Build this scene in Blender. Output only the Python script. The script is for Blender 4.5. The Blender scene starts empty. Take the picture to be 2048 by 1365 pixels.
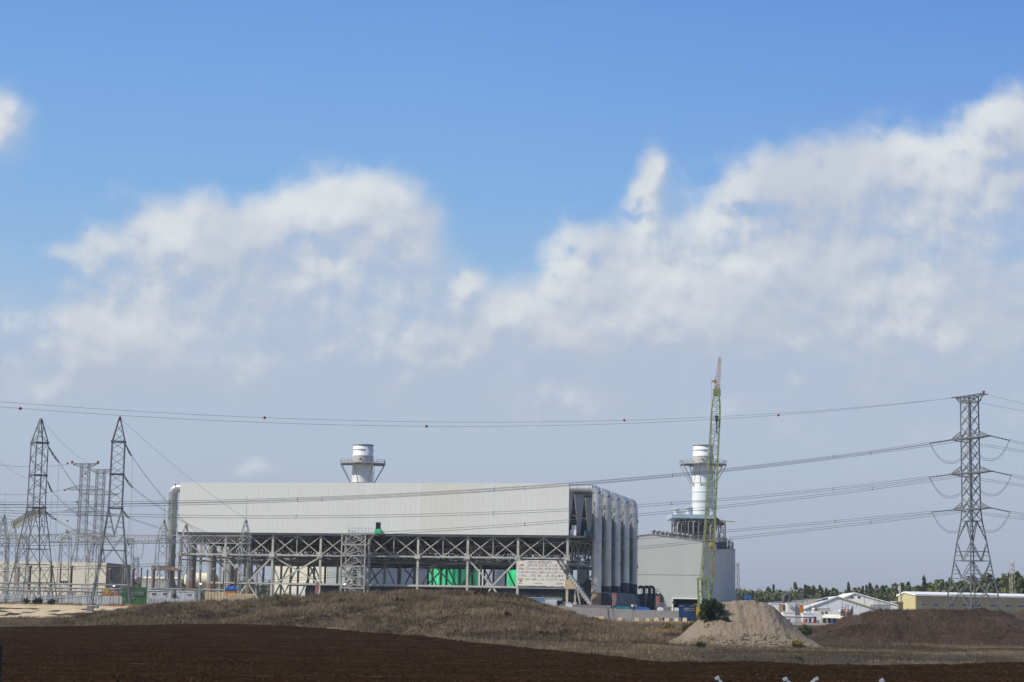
import bpy, math, random
import numpy as np
from mathutils import Vector, Matrix
rnd = random.Random(7)
nrs = np.random.RandomState(11)
scene = bpy.context.scene
COL = scene.collection
R = math.radians

# ------------------------------------------------------------------ camera
F = 3700.0                     # focal length in pixels of the 2048 wide photograph
CZ = 2.5
PITCH = math.atan((1212.0 - 682.5) / F)
ROLL = R(1.0)
CAMR = Matrix.Rotation(math.pi / 2 + PITCH, 3, 'X') @ Matrix.Rotation(ROLL, 3, 'Z')
CAMP = Vector((0, 0, CZ))
cam_data = bpy.data.cameras.new("camera")
cam_data.sensor_width = 36.0
cam_data.lens = 36.0 * F / 2048.0
cam_data.clip_start = 0.5
cam_data.clip_end = 30000
cam = bpy.data.objects.new("camera", cam_data)
COL.objects.link(cam)
cam.matrix_world = Matrix.Translation(CAMP) @ CAMR.to_4x4()
scene.camera = cam

def at(px, py, Y):
    """world point at distance Y (metres along +Y) seen at photograph pixel px, py"""
    d = CAMR @ Vector(((px - 1024.0) / F, (682.5 - py) / F, -1.0))
    return CAMP + d * (Y / d.y)

# ------------------------------------------------------------------ terrain height
def sstep(a, b, x):
    t = np.clip((np.asarray(x, float) - a) / (b - a), 0, 1)
    return t * t * (3 - 2 * t)

def plateau(x):
    return 0.15 + 1.2 * sstep(-42, -60, x)

def G(x, y):
    x = np.asarray(x, float); y = np.asarray(y, float)
    base = np.interp(y, [0, 120, 200, 260, 296], [-1.7, -1.7, -1.35, -1.05, -0.85])
    t = sstep(296, 318, y)
    z = base * (1 - t) + plateau(x) * t
    z = z + 0.10 * np.sin(x * 0.11 + 1.3) * np.sin(y * 0.07) * (1 - t)
    z = z + 0.55 * np.exp(-((x + 31) / 20.0) ** 2 - ((y - 240) / 38.0) ** 2)
    return z

def gz(x, y):
    return float(G(x, y))

def ground_hit(px, py):
    best = None
    for Y in np.arange(60, 420, 0.5):
        p = at(px, py, Y)
        if p.z <= gz(p.x, Y):
            return p
    return at(px, py, 300)

def vnoise(x, y, seed=0):
    """smooth value noise on numpy arrays"""
    x = np.asarray(x, float); y = np.asarray(y, float)
    xi = np.floor(x).astype(int); yi = np.floor(y).astype(int)
    xf = x - xi; yf = y - yi
    def h(i, j):
        n = (i * 374761393 + j * 668265263 + seed * 362437) & 0x7fffffff
        n = ((n ^ (n >> 13)) * 1274126177) & 0x7fffffff
        n = n ^ (n >> 16)
        return (n & 0xffff) / 65535.0
    u = xf * xf * (3 - 2 * xf); v = yf * yf * (3 - 2 * yf)
    a = h(xi, yi) * (1 - u) + h(xi + 1, yi) * u
    b = h(xi, yi + 1) * (1 - u) + h(xi + 1, yi + 1) * u
    return a * (1 - v) + b * v

def fbm(x, y, seed=0, o=4):
    s = 0; a = 0.5; f = 1.0
    for k in range(o):
        s = s + a * (vnoise(np.asarray(x) * f, np.asarray(y) * f, seed + k) - 0.5)
        a *= 0.5; f *= 2.0
    return s

# ------------------------------------------------------------------ materials
MATS = {}
def N(nt, t, **kw):
    n = nt.nodes.new(t)
    for k, v in kw.items():
        if k == 'inp':
            for a, b in v.items():
                n.inputs[a].default_value = b
        else:
            setattr(n, k, v)
    return n

def mat(name, col, rough=0.7, metal=0.0, var=0.15, scale=0.5, stretch=(1, 1, 1), col2=None, bump=0.0, bscale=None,
        island=0.0, spec=0.3, detail=6.0):
    """Principled material with world-space noise between two colours"""
    m = bpy.data.materials.new(name); m.use_nodes = True
    nt = m.node_tree; nt.nodes.clear()
    out = N(nt, 'ShaderNodeOutputMaterial'); b = N(nt, 'ShaderNodeBsdfPrincipled')
    nt.links.new(b.outputs[0], out.inputs[0])
    b.inputs['Roughness'].default_value = rough; b.inputs['Metallic'].default_value = metal
    b.inputs['Specular IOR Level'].default_value = spec
    geo = N(nt, 'ShaderNodeNewGeometry'); mp = N(nt, 'ShaderNodeMapping')
    mp.inputs['Scale'].default_value = stretch
    nt.links.new(geo.outputs['Position'], mp.inputs['Vector'])
    nz = N(nt, 'ShaderNodeTexNoise', inp={'Scale': scale, 'Detail': detail, 'Roughness': 0.6})
    nt.links.new(mp.outputs[0], nz.inputs['Vector'])
    c1 = tuple(c * (1 - var) for c in col); c2 = col2 or tuple(min(1, c * (1 + var)) for c in col)
    rp = N(nt, 'ShaderNodeValToRGB')
    rp.color_ramp.elements[0].position = 0.33; rp.color_ramp.elements[1].position = 0.67
    rp.color_ramp.elements[0].color = (*c1, 1); rp.color_ramp.elements[1].color = (*c2, 1)
    nt.links.new(nz.outputs['Fac'], rp.inputs['Fac'])
    src = rp.outputs['Color']
    if island:
        mr = N(nt, 'ShaderNodeMapRange', inp={'To Min': 1 - island, 'To Max': 1 + island})
        nt.links.new(geo.outputs['Random Per Island'], mr.inputs['Value'])
        mx = N(nt, 'ShaderNodeVectorMath', operation='SCALE')
        nt.links.new(src, mx.inputs[0]); nt.links.new(mr.outputs[0], mx.inputs['Scale'])
        src = mx.outputs[0]
    nt.links.new(src, b.inputs['Base Color'])
    if bump:
        nb = N(nt, 'ShaderNodeTexNoise', inp={'Scale': bscale or scale * 8, 'Detail': 5.0})
        nt.links.new(mp.outputs[0], nb.inputs['Vector'])
        bp = N(nt, 'ShaderNodeBump', inp={'Strength': bump, 'Distance': 0.3})
        nt.links.new(nb.outputs['Fac'], bp.inputs['Height'])
        nt.links.new(bp.outputs[0], b.inputs['Normal'])
    MATS[name] = m
    return m

def emit(name, col, strength):
    m = bpy.data.materials.new(name); m.use_nodes = True
    nt = m.node_tree; nt.nodes.clear()
    out = N(nt, 'ShaderNodeOutputMaterial')
    e = N(nt, 'ShaderNodeEmission', inp={'Color': (*col, 1), 'Strength': strength})
    nt.links.new(e.outputs[0], out.inputs[0]); MATS[name] = m
    return m

galv = mat('galvanised_steel', (0.33, 0.33, 0.31), 0.55, 0.2, 0.2, 0.35)
pylon_steel = mat('pylon_steel', (0.165, 0.17, 0.175), 0.6, 0.25, 0.2, 0.2)
pylon_far = mat('pylon_steel_hazed', (0.25, 0.255, 0.265), 0.6, 0.2, 0.2, 0.2)  # paler than the near pylons: distance haze is put into the colour
pale_steel = mat('pale_painted_steel', (0.42, 0.405, 0.355), 0.5, 0.0, 0.16, 0.6)
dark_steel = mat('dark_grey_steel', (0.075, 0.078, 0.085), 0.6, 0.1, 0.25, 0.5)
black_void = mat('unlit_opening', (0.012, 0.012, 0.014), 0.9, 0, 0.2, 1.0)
wire_m = mat('conductor_aluminium', (0.22, 0.21, 0.205), 0.6, 0.2, 0.1, 0.1)
insul_m = mat('insulator_glass', (0.10, 0.12, 0.11), 0.35, 0, 0.2, 1.0)
brown_porc = mat('brown_porcelain', (0.13, 0.085, 0.06), 0.35, 0, 0.2, 0.8)
red_ball = mat('red_marker_paint', (0.26, 0.045, 0.035), 0.5, 0, 0.1, 3.0)
white_paint = mat('white_paint', (0.74, 0.74, 0.71), 0.5, 0, 0.07, 0.4)
stack_paint = mat('stack_paint', (0.72, 0.73, 0.71), 0.5, 0, 0.08, 0.25, (1, 1, 0.25))
cream_clad = mat('cream_cladding', (0.78, 0.72, 0.56), 0.6, 0, 0.05, 0.3, (1, 1, 0.2))
shaded_clad = mat('cream_cladding_shaded', (0.16, 0.14, 0.11), 0.7, 0, 0.15, 0.3)  # dark tone puts the shade on the cream building's end into the colour
grey_clad = mat('grey_green_cladding', (0.435, 0.455, 0.425), 0.55, 0.0, 0.06, 0.12, (1, 1, 0.2))
side_clad = mat('grey_side_cladding', (0.46, 0.445, 0.415), 0.6, 0.0, 0.06, 0.12, (1, 1, 0.2))
steam_metal = mat('aluminium_jacket', (0.50, 0.50, 0.48), 0.36, 0.6, 0.25, 0.22, (1, 1, 0.5), bump=0.04, bscale=2.0)
blue_fascia = mat('pale_blue_fascia', (0.36, 0.46, 0.50), 0.6, 0, 0.1, 0.5)
rust_band = mat('rusty_band', (0.26, 0.19, 0.13), 0.8, 0, 0.25, 1.2)
corr_white = mat('corrugated_sheet', (0.56, 0.57, 0.56), 0.5, 0.1, 0.28, 2.4, (1, 1, 0.05), detail=2.0)
teal_tarp = mat('teal_tarpaulin', (0.02, 0.22, 0.26), 0.5, 0, 0.25, 1.2)
blue_tarp = mat('blue_tarpaulin', (0.03, 0.13, 0.42), 0.5, 0, 0.25, 1.2)
green_tarp = mat('green_tarpaulin', (0.05, 0.50, 0.21), 0.32, 0, 0.35, 0.5, (1, 1, 0.3), bump=0.7, bscale=0.9)
green_sign = mat('green_hoarding', (0.05, 0.13, 0.05), 0.6, 0, 0.3, 0.6)
green_pale = mat('pale_green_print', (0.20, 0.32, 0.18), 0.6, 0, 0.2, 0.8)
navy_sign = mat('navy_hoarding', (0.015, 0.045, 0.12), 0.6, 0, 0.5, 0.35)
sky_print = mat('pale_blue_print', (0.12, 0.22, 0.38), 0.6, 0, 0.3, 0.5)
letter_pale = mat('pale_lettering', (0.55, 0.56, 0.52), 0.6, 0, 0.1, 2.0)
letter_dark = mat('dark_lettering', (0.10, 0.08, 0.08), 0.6, 0, 0.1, 2.0)
orange_paint = mat('orange_paint', (0.55, 0.19, 0.03), 0.5, 0, 0.2, 1.0)
red_paint = mat('red_paint', (0.5, 0.05, 0.03), 0.5, 0, 0.15, 1.0)
yellow_paint = mat('yellow_paint', (0.55, 0.36, 0.04), 0.5, 0, 0.15, 1.0)
blue_paint = mat('blue_gate_paint', (0.02, 0.03, 0.14), 0.5, 0, 0.15, 1.0)
lime_paint = mat('lime_paint', (0.23, 0.27, 0.095), 0.5, 0, 0.15, 0.5)
jib_paint = mat('faded_red_white_paint', (0.40, 0.335, 0.30), 0.6, 0, 0.3, 0.4)
pale_conc = mat('concrete', (0.235, 0.222, 0.21), 0.85, 0, 0.10, 0.4, bump=0.1)
beige_conc = mat('beige_barrier', (0.60, 0.48, 0.29), 0.85, 0, 0.15, 0.8)
tan_gable = mat('tan_gable_paint', (0.52, 0.44, 0.235), 0.75, 0, 0.04, 0.3)
tan_wall = mat('tan_wall_shaded', (0.37, 0.315, 0.20), 0.75, 0, 0.05, 0.3)  # the long wall's shade is put into this darker tan
white_roof = mat('white_roof_sheet', (0.78, 0.77, 0.73), 0.5, 0, 0.05, 0.5)
grey_hall = mat('pale_grey_membrane', (0.62, 0.66, 0.68), 0.55, 0, 0.05, 0.3)
glass_m = mat('window_glass', (0.035, 0.04, 0.05), 0.12, 0, 0.2, 0.5, spec=0.6)
win_frame = mat('window_frame', (0.55, 0.55, 0.53), 0.5, 0, 0.05, 1)
brick_brown = mat('tan_board', (0.34, 0.24, 0.15), 0.8, 0, 0.1, 0.6)
lamp_on = emit('lit_lamp', (0.85, 0.92, 1.0), 3.0)
tyre_m = mat('black_rubber', (0.02, 0.02, 0.02), 0.8, 0, 0.1, 1)
galv_post = mat('galvanised_post', (0.50, 0.53, 0.55), 0.4, 0.35, 0.12, 3.0)
wood_dark = mat('weathered_post', (0.035, 0.032, 0.022), 0.9, 0, 0.3, 2.0)
a_panel = mat('finned_panel', (0.30, 0.30, 0.29), 0.6, 0.2, 0.1, 0.5)
teal_rail = mat('teal_mesh', (0.05, 0.16, 0.15), 0.6, 0, 0.2, 0.8)
lilac_tank = mat('tank_grey', (0.42, 0.42, 0.46), 0.6, 0, 0.06, 0.3)
wall_tints = [mat('wind_wall_sheet_%s' % n, c, 0.55, 0.0, 0.022, 2.2, (1.3, 1.3, 0.16), bump=0.06, bscale=5.0, detail=4.0) for n, c in
              (('plain', (0.635, 0.635, 0.59)), ('cool', (0.63, 0.638, 0.60)), ('light', (0.65, 0.65, 0.61)),
               ('stained', (0.625, 0.612, 0.545)), ('warm', (0.625, 0.622, 0.575)))]

left_pipe_m = mat('grey_painted_pipe', (0.27, 0.295, 0.295), 0.45, 0.1, 0.12, 0.3)
# ------------------------------------------------------------------ mesh builder
class MB:
    def __init__(s):
        s.v = []; s.f = []; s.mi = []; s.m = 0; s.smooth = []
    def _add(s, vs, fs, sm=False):
        b = len(s.v); s.v.extend(vs)
        for f in fs:
            s.f.append([b + i for i in f]); s.mi.append(s.m); s.smooth.append(sm)
    def box8(s, p):
        s._add(p, [(0, 3, 2, 1), (4, 5, 6, 7), (0, 1, 5, 4), (1, 2, 6, 5), (2, 3, 7, 6), (3, 0, 4, 7)])
    def box(s, a, b, T=None):
        x0, y0, z0 = a; x1, y1, z1 = b
        p = [(x0, y0, z0), (x1, y0, z0), (x1, y1, z0), (x0, y1, z0), (x0, y0, z1), (x1, y0, z1), (x1, y1, z1), (x0, y1, z1)]
        s.box8([T(*q) if T else Vector(q) for q in p])
    def bar(s, a, b, w, w2=None, caps=True):
        a = Vector(a); b = Vector(b); d = b - a
        if d.length < 1e-6: return
        d.normalize()
        up = Vector((0, 0, 1)) if abs(d.z) < 0.95 else Vector((0, 1, 0))
        x = d.cross(up).normalized() * (w / 2); y = x.normalized().cross(d) * ((w2 or w) / 2)
        s.box8([a - x - y, a + x - y, a + x + y, a - x + y, b - x - y, b + x - y, b + x + y, b - x + y])
    def tube(s, pts, r, n=8, cap=True, sm=True):
        pts = [Vector(p) for p in pts]; rings = []
        rr = r if isinstance(r, (list, tuple)) else [r] * len(pts)
        ref = None
        for i, p in enumerate(pts):
            d = (pts[min(i + 1, len(pts) - 1)] - pts[max(i - 1, 0)]).normalized()
            if ref is None:
                up = Vector((0, 0, 1)) if abs(d.z) < 0.9 else Vector((0, 1, 0))
                x = d.cross(up).normalized()
            else:
                x = (ref - d * ref.dot(d)).normalized()
            ref = x; y = d.cross(x)
            rings.append([p + (x * math.cos(2 * math.pi * k / n) + y * math.sin(2 * math.pi * k / n)) * rr[i] for k in range(n)])
        vs = [q for g in rings for q in g]; fs = []
        for i in range(len(pts) - 1):
            for k in range(n):
                a = i * n + k; b = i * n + (k + 1) % n
                fs.append((a, b, b + n, a + n))
        s._add(vs, fs, sm)
        if cap:
            s._add(rings[0], [tuple(range(n))[::-1]]); s._add(rings[-1], [tuple(range(n))])
    def lathe(s, c, prof, n=24, sm=True):
        """prof: list of (radius, z) about a vertical axis through c; hard edges: repeat a point"""
        c = Vector(c); vs = []; fs = []
        for (r, z) in prof:
            for k in range(n):
                a = 2 * math.pi * k / n
                vs.append(c + Vector((r * math.cos(a), r * math.sin(a), z)))
        for i in range(len(prof) - 1):
            if prof[i] == prof[i + 1]: continue
            for k in range(n):
                a = i * n + k; b = i * n + (k + 1) % n
                fs.append((a, b, b + n, a + n))
        s._add(vs, fs, sm)
    def poly(s, pts, t=None):
        """flat polygon, or a prism when t (an offset vector) is given"""
        pts = [Vector(p) for p in pts]; n = len(pts)
        if t is None:
            s._add(pts, [tuple(range(n))]); return
        t = Vector(t); q = [p + t for p in pts]
        s._add(pts + q, [tuple(range(n))[::-1], tuple(range(n, 2 * n))] + [(i, (i + 1) % n, n + (i + 1) % n, n + i) for i in range(n)])
    def ball(s, c, r, n=10, sz=1.0):
        prof = [(max(1e-4, r * math.sin(math.pi * i / n)), -r * sz * math.cos(math.pi * i / n)) for i in range(n + 1)]
        s.lathe(c, prof, n * 2)
    def build(s, name, mats, parent=None, root=None):
        if not isinstance(mats, (list, tuple)): mats = [mats]
        o0 = Vector((0, 0, 0))
        if root is not None: o0 = root
        elif parent is not None: o0 = WLOC.get(parent.name, Vector((0, 0, 0)))
        me = bpy.data.meshes.new(name)
        me.from_pydata([tuple(Vector(v) - o0) for v in s.v], [], s.f)
        for m in mats: me.materials.append(m)
        me.polygons.foreach_set('material_index', s.mi)
        me.polygons.foreach_set('use_smooth', s.smooth)
        me.update()
        return link(name, me, parent, o0)

WLOC = {}
def link(name, me, parent, o0):
    o = bpy.data.objects.new(name, me); COL.objects.link(o)
    if parent is not None:
        o.parent = parent
        o.location = o0 - WLOC.get(parent.name, Vector((0, 0, 0)))
    else:
        o.location = o0
    WLOC[o.name] = Vector(o0)
    return o

def tag(o, label=None, cat=None, group=None, kind=None):
    if label: o['label'] = label
    if cat: o['category'] = cat
    if group: o['group'] = group
    if kind: o['kind'] = kind
    elif cat: o['kind'] = 'thing'
    return o

def thing(name, label, cat, loc, group=None):
    o = bpy.data.objects.new(name, None); COL.objects.link(o)
    o.empty_display_size = 0.5
    o.location = loc; WLOC[o.name] = Vector(loc)
    return tag(o, label, cat, group)

def single(mb, name, mats, label, cat, group=None, loc=None):
    """a thing that is one mesh; its origin sits at the middle of its base"""
    vs = mb.v
    if loc is None:
        xs = [v[0] for v in vs]; ys = [v[1] for v in vs]; zs = [v[2] for v in vs]
        loc = Vector(((min(xs) + max(xs)) / 2, (min(ys) + max(ys)) / 2, min(zs)))
    return tag(mb.build(name, mats, None, Vector(loc)), label, cat, group)

KIDS = {}
def copy_tree(o, loc=None, label=None, rotz=None, scale=None):
    c = o.copy(); COL.objects.link(c)
    if loc is not None: c.location = loc
    if rotz is not None: c.rotation_euler = (0, 0, rotz)
    if scale is not None: c.scale = scale
    if label: c['label'] = label
    WLOC[c.name] = Vector(c.location)
    for ch in [k for k in bpy.data.objects if k.parent == o] if o.name not in KIDS else KIDS[o.name]:
        d = ch.copy(); COL.objects.link(d); d.parent = c
        for g in [k for k in bpy.data.objects if k.parent == ch] if ch.name not in KIDS else KIDS[ch.name]:
            e = g.copy(); COL.objects.link(e); e.parent = d
    return c
def freeze(o):
    """remember a thing's children so that copying is quick"""
    KIDS[o.name] = [k for k in bpy.data.objects if k.parent == o]
    for k in KIDS[o.name]: KIDS[k.name] = [g for g in bpy.data.objects if g.parent == k]

def pxbox(mb, x0, y0, x1, y1, Y, d, zb=None, yaw=0.0):
    """a box whose front spans the pixel rectangle at distance Y, d metres deep; zb replaces the bottom height"""
    a = at(x0, y1, Y); b = at(x1, y0, Y)
    z0 = a.z if zb is None else zb
    if b.z < z0: z0, top = b.z, z0
    top = b.z
    if yaw == 0.0:
        mb.box((a.x, Y, z0), (b.x, Y + d, top)); return
    c = math.cos(yaw); s_ = math.sin(yaw); w = (b.x - a.x)
    T = lambda x, y, z: Vector((a.x + x * c - y * s_, Y + x * s_ + y * c, z))
    mb.box((0, 0, z0), (w / max(c, .3), d, top), T)

def strokes(mb, P, du, dv, w, h, n, jit=0.5, dn=Vector((0, -0.02, 0))):
    """n small letter-like strokes on a line that starts at P (bottom-left)"""
    x = 0.0; cw = w / n
    for k in range(n):
        if rnd.random() < 0.12:
            x += cw; continue
        a = P + du * (x + cw * 0.12)
        kind = rnd.randrange(4)
        hh = h * (1 - jit * 0.3 * rnd.random())
        def q(x0, y0, x1, y1):
            p = [a + du * (x0 * cw) + dv * (y0 * hh), a + du * (x1 * cw) + dv * (y0 * hh), a + du * (x1 * cw) + dv * (y1 * hh), a + du * (x0 * cw) + dv * (y1 * hh)]
            mb.poly(p, dn)
        q(0, 0, 0.22, 1)
        if kind in (0, 2): q(0.22, 0.8, 0.75, 1)
        if kind in (1, 2): q(0.22, 0, 0.75, 0.2)
        if kind in (0, 3): q(0.55, 0, 0.76, 0.8)
        x += cw
# ------------------------------------------------------------------ sun and sky
SUN_EL = R(42); SUN_AZ = R(22)          # azimuth: from -X turned towards the camera
sd = Vector((-math.cos(SUN_AZ) * math.cos(SUN_EL), -math.sin(SUN_AZ) * math.cos(SUN_EL), math.sin(SUN_EL)))
sl = bpy.data.lights.new("sun", 'SUN'); sl.energy = 4.7; sl.angle = R(0.5); sl.color = (1.0, 0.955, 0.87)
so = bpy.data.objects.new("sun", sl); COL.objects.link(so)
so.rotation_euler = sd.to_track_quat('Z', 'Y').to_euler(); so.location = (-200, -50, 300)

world = bpy.data.worlds.new("World"); scene.world = world; world.use_nodes = True
nt = world.node_tree; nt.nodes.clear()

def ae(px, py):
    d = at(px, py, 1.0) - CAMP
    return d.x, d.z
BLOBS = [  # cx, cy, rx, ry, weight in photograph pixels
 (305,500,75,62,1.0),(395,505,70,60,.8),(478,470,62,55,.8),(560,490,85,60,.75),(660,430,62,48,.9),(720,440,80,62,.95),(790,455,62,58,.9),(850,520,48,60,.6),(190,505,26,34,.8),
 (130,520,34,20,.35),(560,575,290,60,.75),(730,545,80,45,.5),(155,690,62,48,.7),(155,655,30,34,.35),(275,690,70,48,.7),(310,690,60,45,.4),(540,660,270,62,.6),(10,275,50,62,.8),(0,240,36,36,.5),
 (1308,385,34,56,.95),(1315,340,20,28,.5),(1165,480,42,34,.6),(1240,500,70,34,.5),(1340,470,80,44,.4),(1510,400,58,34,.9),(1600,375,72,48,.9),(1730,345,75,52,1.0),(1810,370,60,55,.7),
 (1890,345,52,40,.8),(2015,250,58,42,1.0),(2060,310,70,100,.9),(1970,380,90,80,.7),(1590,500,170,90,.85),(1830,480,230,120,.9),(1260,590,110,52,1.0),(1385,590,95,56,.9),(1155,660,60,62,.7),
 (1430,630,150,62,.6),(1300,670,200,45,.5),(1850,670,170,55,.55),(932,577,20,22,.55),(1000,650,120,52,.65),(900,700,150,45,.4),(1640,610,260,70,.65),(1980,600,180,80,.5),
 (515,945,58,24,.35),(1150,800,95,30,.35),(1740,765,90,34,.45),(1960,720,150,60,.4),(90,785,85,28,.45),(1500,700,260,50,.35),(300,740,200,40,.35),
 (480,700,380,90,.20),(1480,770,560,100,.24),(950,760,260,80,.18),(250,800,260,60,.16),(1250,860,300,60,.14),(1850,850,260,80,.2)]
grp = bpy.data.node_groups.new("cloud_density", 'ShaderNodeTree')
grp.interface.new_socket("Vector", in_out='INPUT', socket_type='NodeSocketVector')
grp.interface.new_socket("Density", in_out='OUTPUT', socket_type='NodeSocketFloat')
gi = N(grp, 'NodeGroupInput'); go = N(grp, 'NodeGroupOutput'); L = grp.links.new
# turbulent displacement, two octaves sets
nz1 = N(grp, 'ShaderNodeTexNoise', inp={'Scale': 30.0, 'Detail': 4.0, 'Roughness': 0.5}); L(gi.outputs[0], nz1.inputs['Vector'])
sb = N(grp, 'ShaderNodeVectorMath', operation='SUBTRACT'); L(nz1.outputs['Color'], sb.inputs[0]); sb.inputs[1].default_value = (.5, .5, .5)
ma = N(grp, 'ShaderNodeVectorMath', operation='MULTIPLY_ADD'); L(sb.outputs[0], ma.inputs[0]); ma.inputs[1].default_value = (.026, .026, 0); L(gi.outputs[0], ma.inputs[2])
acc = None
for (cx, cy, rx, ry, w) in BLOBS:
    a, e = ae(cx, cy); sx = F / rx * .74; sy = F / ry * .74
    v = N(grp, 'ShaderNodeVectorMath', operation='MULTIPLY_ADD'); L(ma.outputs[0], v.inputs[0])
    v.inputs[1].default_value = (sx, sy, 0); v.inputs[2].default_value = (-a * sx, -e * sy, 0)
    dt = N(grp, 'ShaderNodeVectorMath', operation='DOT_PRODUCT'); L(v.outputs[0], dt.inputs[0]); L(v.outputs[0], dt.inputs[1])
    ng = N(grp, 'ShaderNodeMath', operation='MULTIPLY'); L(dt.outputs['Value'], ng.inputs[0]); ng.inputs[1].default_value = -1.0
    ex = N(grp, 'ShaderNodeMath', operation='EXPONENT'); L(ng.outputs[0], ex.inputs[0])
    m = N(grp, 'ShaderNodeMath', operation='MULTIPLY_ADD'); L(ex.outputs[0], m.inputs[0]); m.inputs[1].default_value = w
    if acc is None: m.inputs[2].default_value = 0.0
    else: L(acc, m.inputs[2])
    acc = m.outputs[0]
# saturate so that overlaps do not pile up, then roughen with fine billows
m1 = N(grp, 'ShaderNodeMath', operation='MULTIPLY', inp={1: -0.85}); L(acc, m1.inputs[0])
m2 = N(grp, 'ShaderNodeMath', operation='EXPONENT'); L(m1.outputs[0], m2.inputs[0])
mn = N(grp, 'ShaderNodeMath', operation='MULTIPLY_ADD', inp={1: -1.55, 2: 1.55}); L(m2.outputs[0], mn.inputs[0])
nz2 = N(grp, 'ShaderNodeTexNoise', inp={'Scale': 30.0, 'Detail': 7.0, 'Roughness': 0.55}); L(gi.outputs[0], nz2.inputs['Vector'])
n2 = N(grp, 'ShaderNodeMath', operation='MULTIPLY_ADD'); L(nz2.outputs['Fac'], n2.inputs[0]); n2.inputs[1].default_value = 0.8; n2.inputs[2].default_value = -0.4
ad = N(grp, 'ShaderNodeMath', operation='ADD'); L(mn.outputs[0], ad.inputs[0]); L(n2.outputs[0], ad.inputs[1])
L(ad.outputs[0], go.inputs[0])

L = nt.links.new
tc = N(nt, 'ShaderNodeTexCoord'); sp = N(nt, 'ShaderNodeSeparateXYZ'); L(tc.outputs['Generated'], sp.inputs[0])
ym = N(nt, 'ShaderNodeMath', operation='MAXIMUM'); L(sp.outputs['Y'], ym.inputs[0]); ym.inputs[1].default_value = 0.05
da = N(nt, 'ShaderNodeMath', operation='DIVIDE'); L(sp.outputs['X'], da.inputs[0]); L(ym.outputs[0], da.inputs[1])
de = N(nt, 'ShaderNodeMath', operation='DIVIDE'); L(sp.outputs['Z'], de.inputs[0]); L(ym.outputs[0], de.inputs[1])
cb = N(nt, 'ShaderNodeCombineXYZ'); L(da.outputs[0], cb.inputs[0]); L(de.outputs[0], cb.inputs[1])
g1 = N(nt, 'ShaderNodeGroup', node_tree=grp); L(cb.outputs[0], g1.inputs[0])
of = N(nt, 'ShaderNodeVectorMath', operation='ADD'); L(cb.outputs[0], of.inputs[0]); of.inputs[1].default_value = (-0.0035, 0.0075, 0)
g2 = N(nt, 'ShaderNodeGroup', node_tree=grp); L(of.outputs[0], g2.inputs[0])
df = N(nt, 'ShaderNodeMath', operation='SUBTRACT'); L(g1.outputs[0], df.inputs[0]); L(g2.outputs[0], df.inputs[1])
lt = N(nt, 'ShaderNodeMapRange', interpolation_type='SMOOTHSTEP', inp={'From Min': -0.20, 'From Max': 0.30}); L(df.outputs[0], lt.inputs['Value'])
bo = N(nt, 'ShaderNodeMath', operation='MULTIPLY_ADD', inp={1: 0.75, 2: 0.72}); L(lt.outputs[0], bo.inputs[0])
d2 = N(nt, 'ShaderNodeMath', operation='MULTIPLY'); L(g1.outputs[0], d2.inputs[0]); L(bo.outputs[0], d2.inputs[1])
al = N(nt, 'ShaderNodeMapRange', interpolation_type='SMOOTHSTEP', inp={'From Min': 0.10, 'From Max': 1.35, 'To Min': 0.0, 'To Max': 0.95}); L(d2.outputs[0], al.inputs['Value'])
bn = N(nt, 'ShaderNodeTexNoise', inp={'Scale': 15.0, 'Detail': 3.0, 'Roughness': 0.5}); L(cb.outputs[0], bn.inputs['Vector'])
bm = N(nt, 'ShaderNodeMapRange', interpolation_type='SMOOTHSTEP', inp={'From Min': 0.36, 'From Max': 0.62, 'To Min': 0.35, 'To Max': 1.0}); L(bn.outputs['Fac'], bm.inputs['Value'])
l2 = N(nt, 'ShaderNodeMath', operation='MULTIPLY'); L(lt.outputs[0], l2.inputs[0]); L(bm.outputs[0], l2.inputs[1])
cc = N(nt, 'ShaderNodeMix', data_type='RGBA'); L(l2.outputs[0], cc.inputs['Factor'])
cc.inputs['A'].default_value = (0.50, 0.55, 0.65, 1); cc.inputs['B'].default_value = (0.755, 0.785, 0.80, 1)
# clear sky: NISHITA overhead, hazy blue ramp near the horizon (elevation of the ray)
sky = N(nt, 'ShaderNodeTexSky', sky_type='NISHITA', sun_disc=False, sun_elevation=SUN_EL)
sky.sun_rotation = math.atan2(sd.x, sd.y); sky.air_density = 1.2; sky.dust_density = 2.0; sky.ozone_density = 2.5
skm = N(nt, 'ShaderNodeVectorMath', operation='SCALE', inp={'Scale': 0.085}); L(sky.outputs[0], skm.inputs[0])
rp = N(nt, 'ShaderNodeValToRGB'); L(sp.outputs['Z'], rp.inputs['Fac'])
els = rp.color_ramp.elements
def stop(pos, c):
    e = els.new(pos); e.color = (*c, 1)
els[0].position = 0.0; els[0].color = (.42, .465, .565, 1)
els[1].position = 0.34; els[1].color = (.14, .315, .72, 1)
stop(.03, (.43, .49, .595)); stop(.08, (.445, .535, .655)); stop(.115, (.44, .53, .67)); stop(.15, (.375, .52, .71)); stop(.18, (.295, .485, .745)); stop(.215, (.235, .445, .76)); stop(.27, (.19, .39, .75))
hm = N(nt, 'ShaderNodeMapRange', interpolation_type='SMOOTHSTEP', inp={'From Min': 0.36, 'From Max': 0.75}); L(sp.outputs['Z'], hm.inputs['Value'])
sk = N(nt, 'ShaderNodeMix', data_type='RGBA'); L(hm.outputs[0], sk.inputs['Factor']); L(rp.outputs[0], sk.inputs['A']); L(skm.outputs[0], sk.inputs['B'])
dx = N(nt, 'ShaderNodeMapRange', inp={'From Min': -0.05, 'From Max': 0.35, 'To Max': 0.45}); L(sp.outputs['X'], dx.inputs['Value'])
dz = N(nt, 'ShaderNodeMapRange', inp={'From Min': 0.17, 'From Max': 0.33}); L(sp.outputs['Z'], dz.inputs['Value'])
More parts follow.
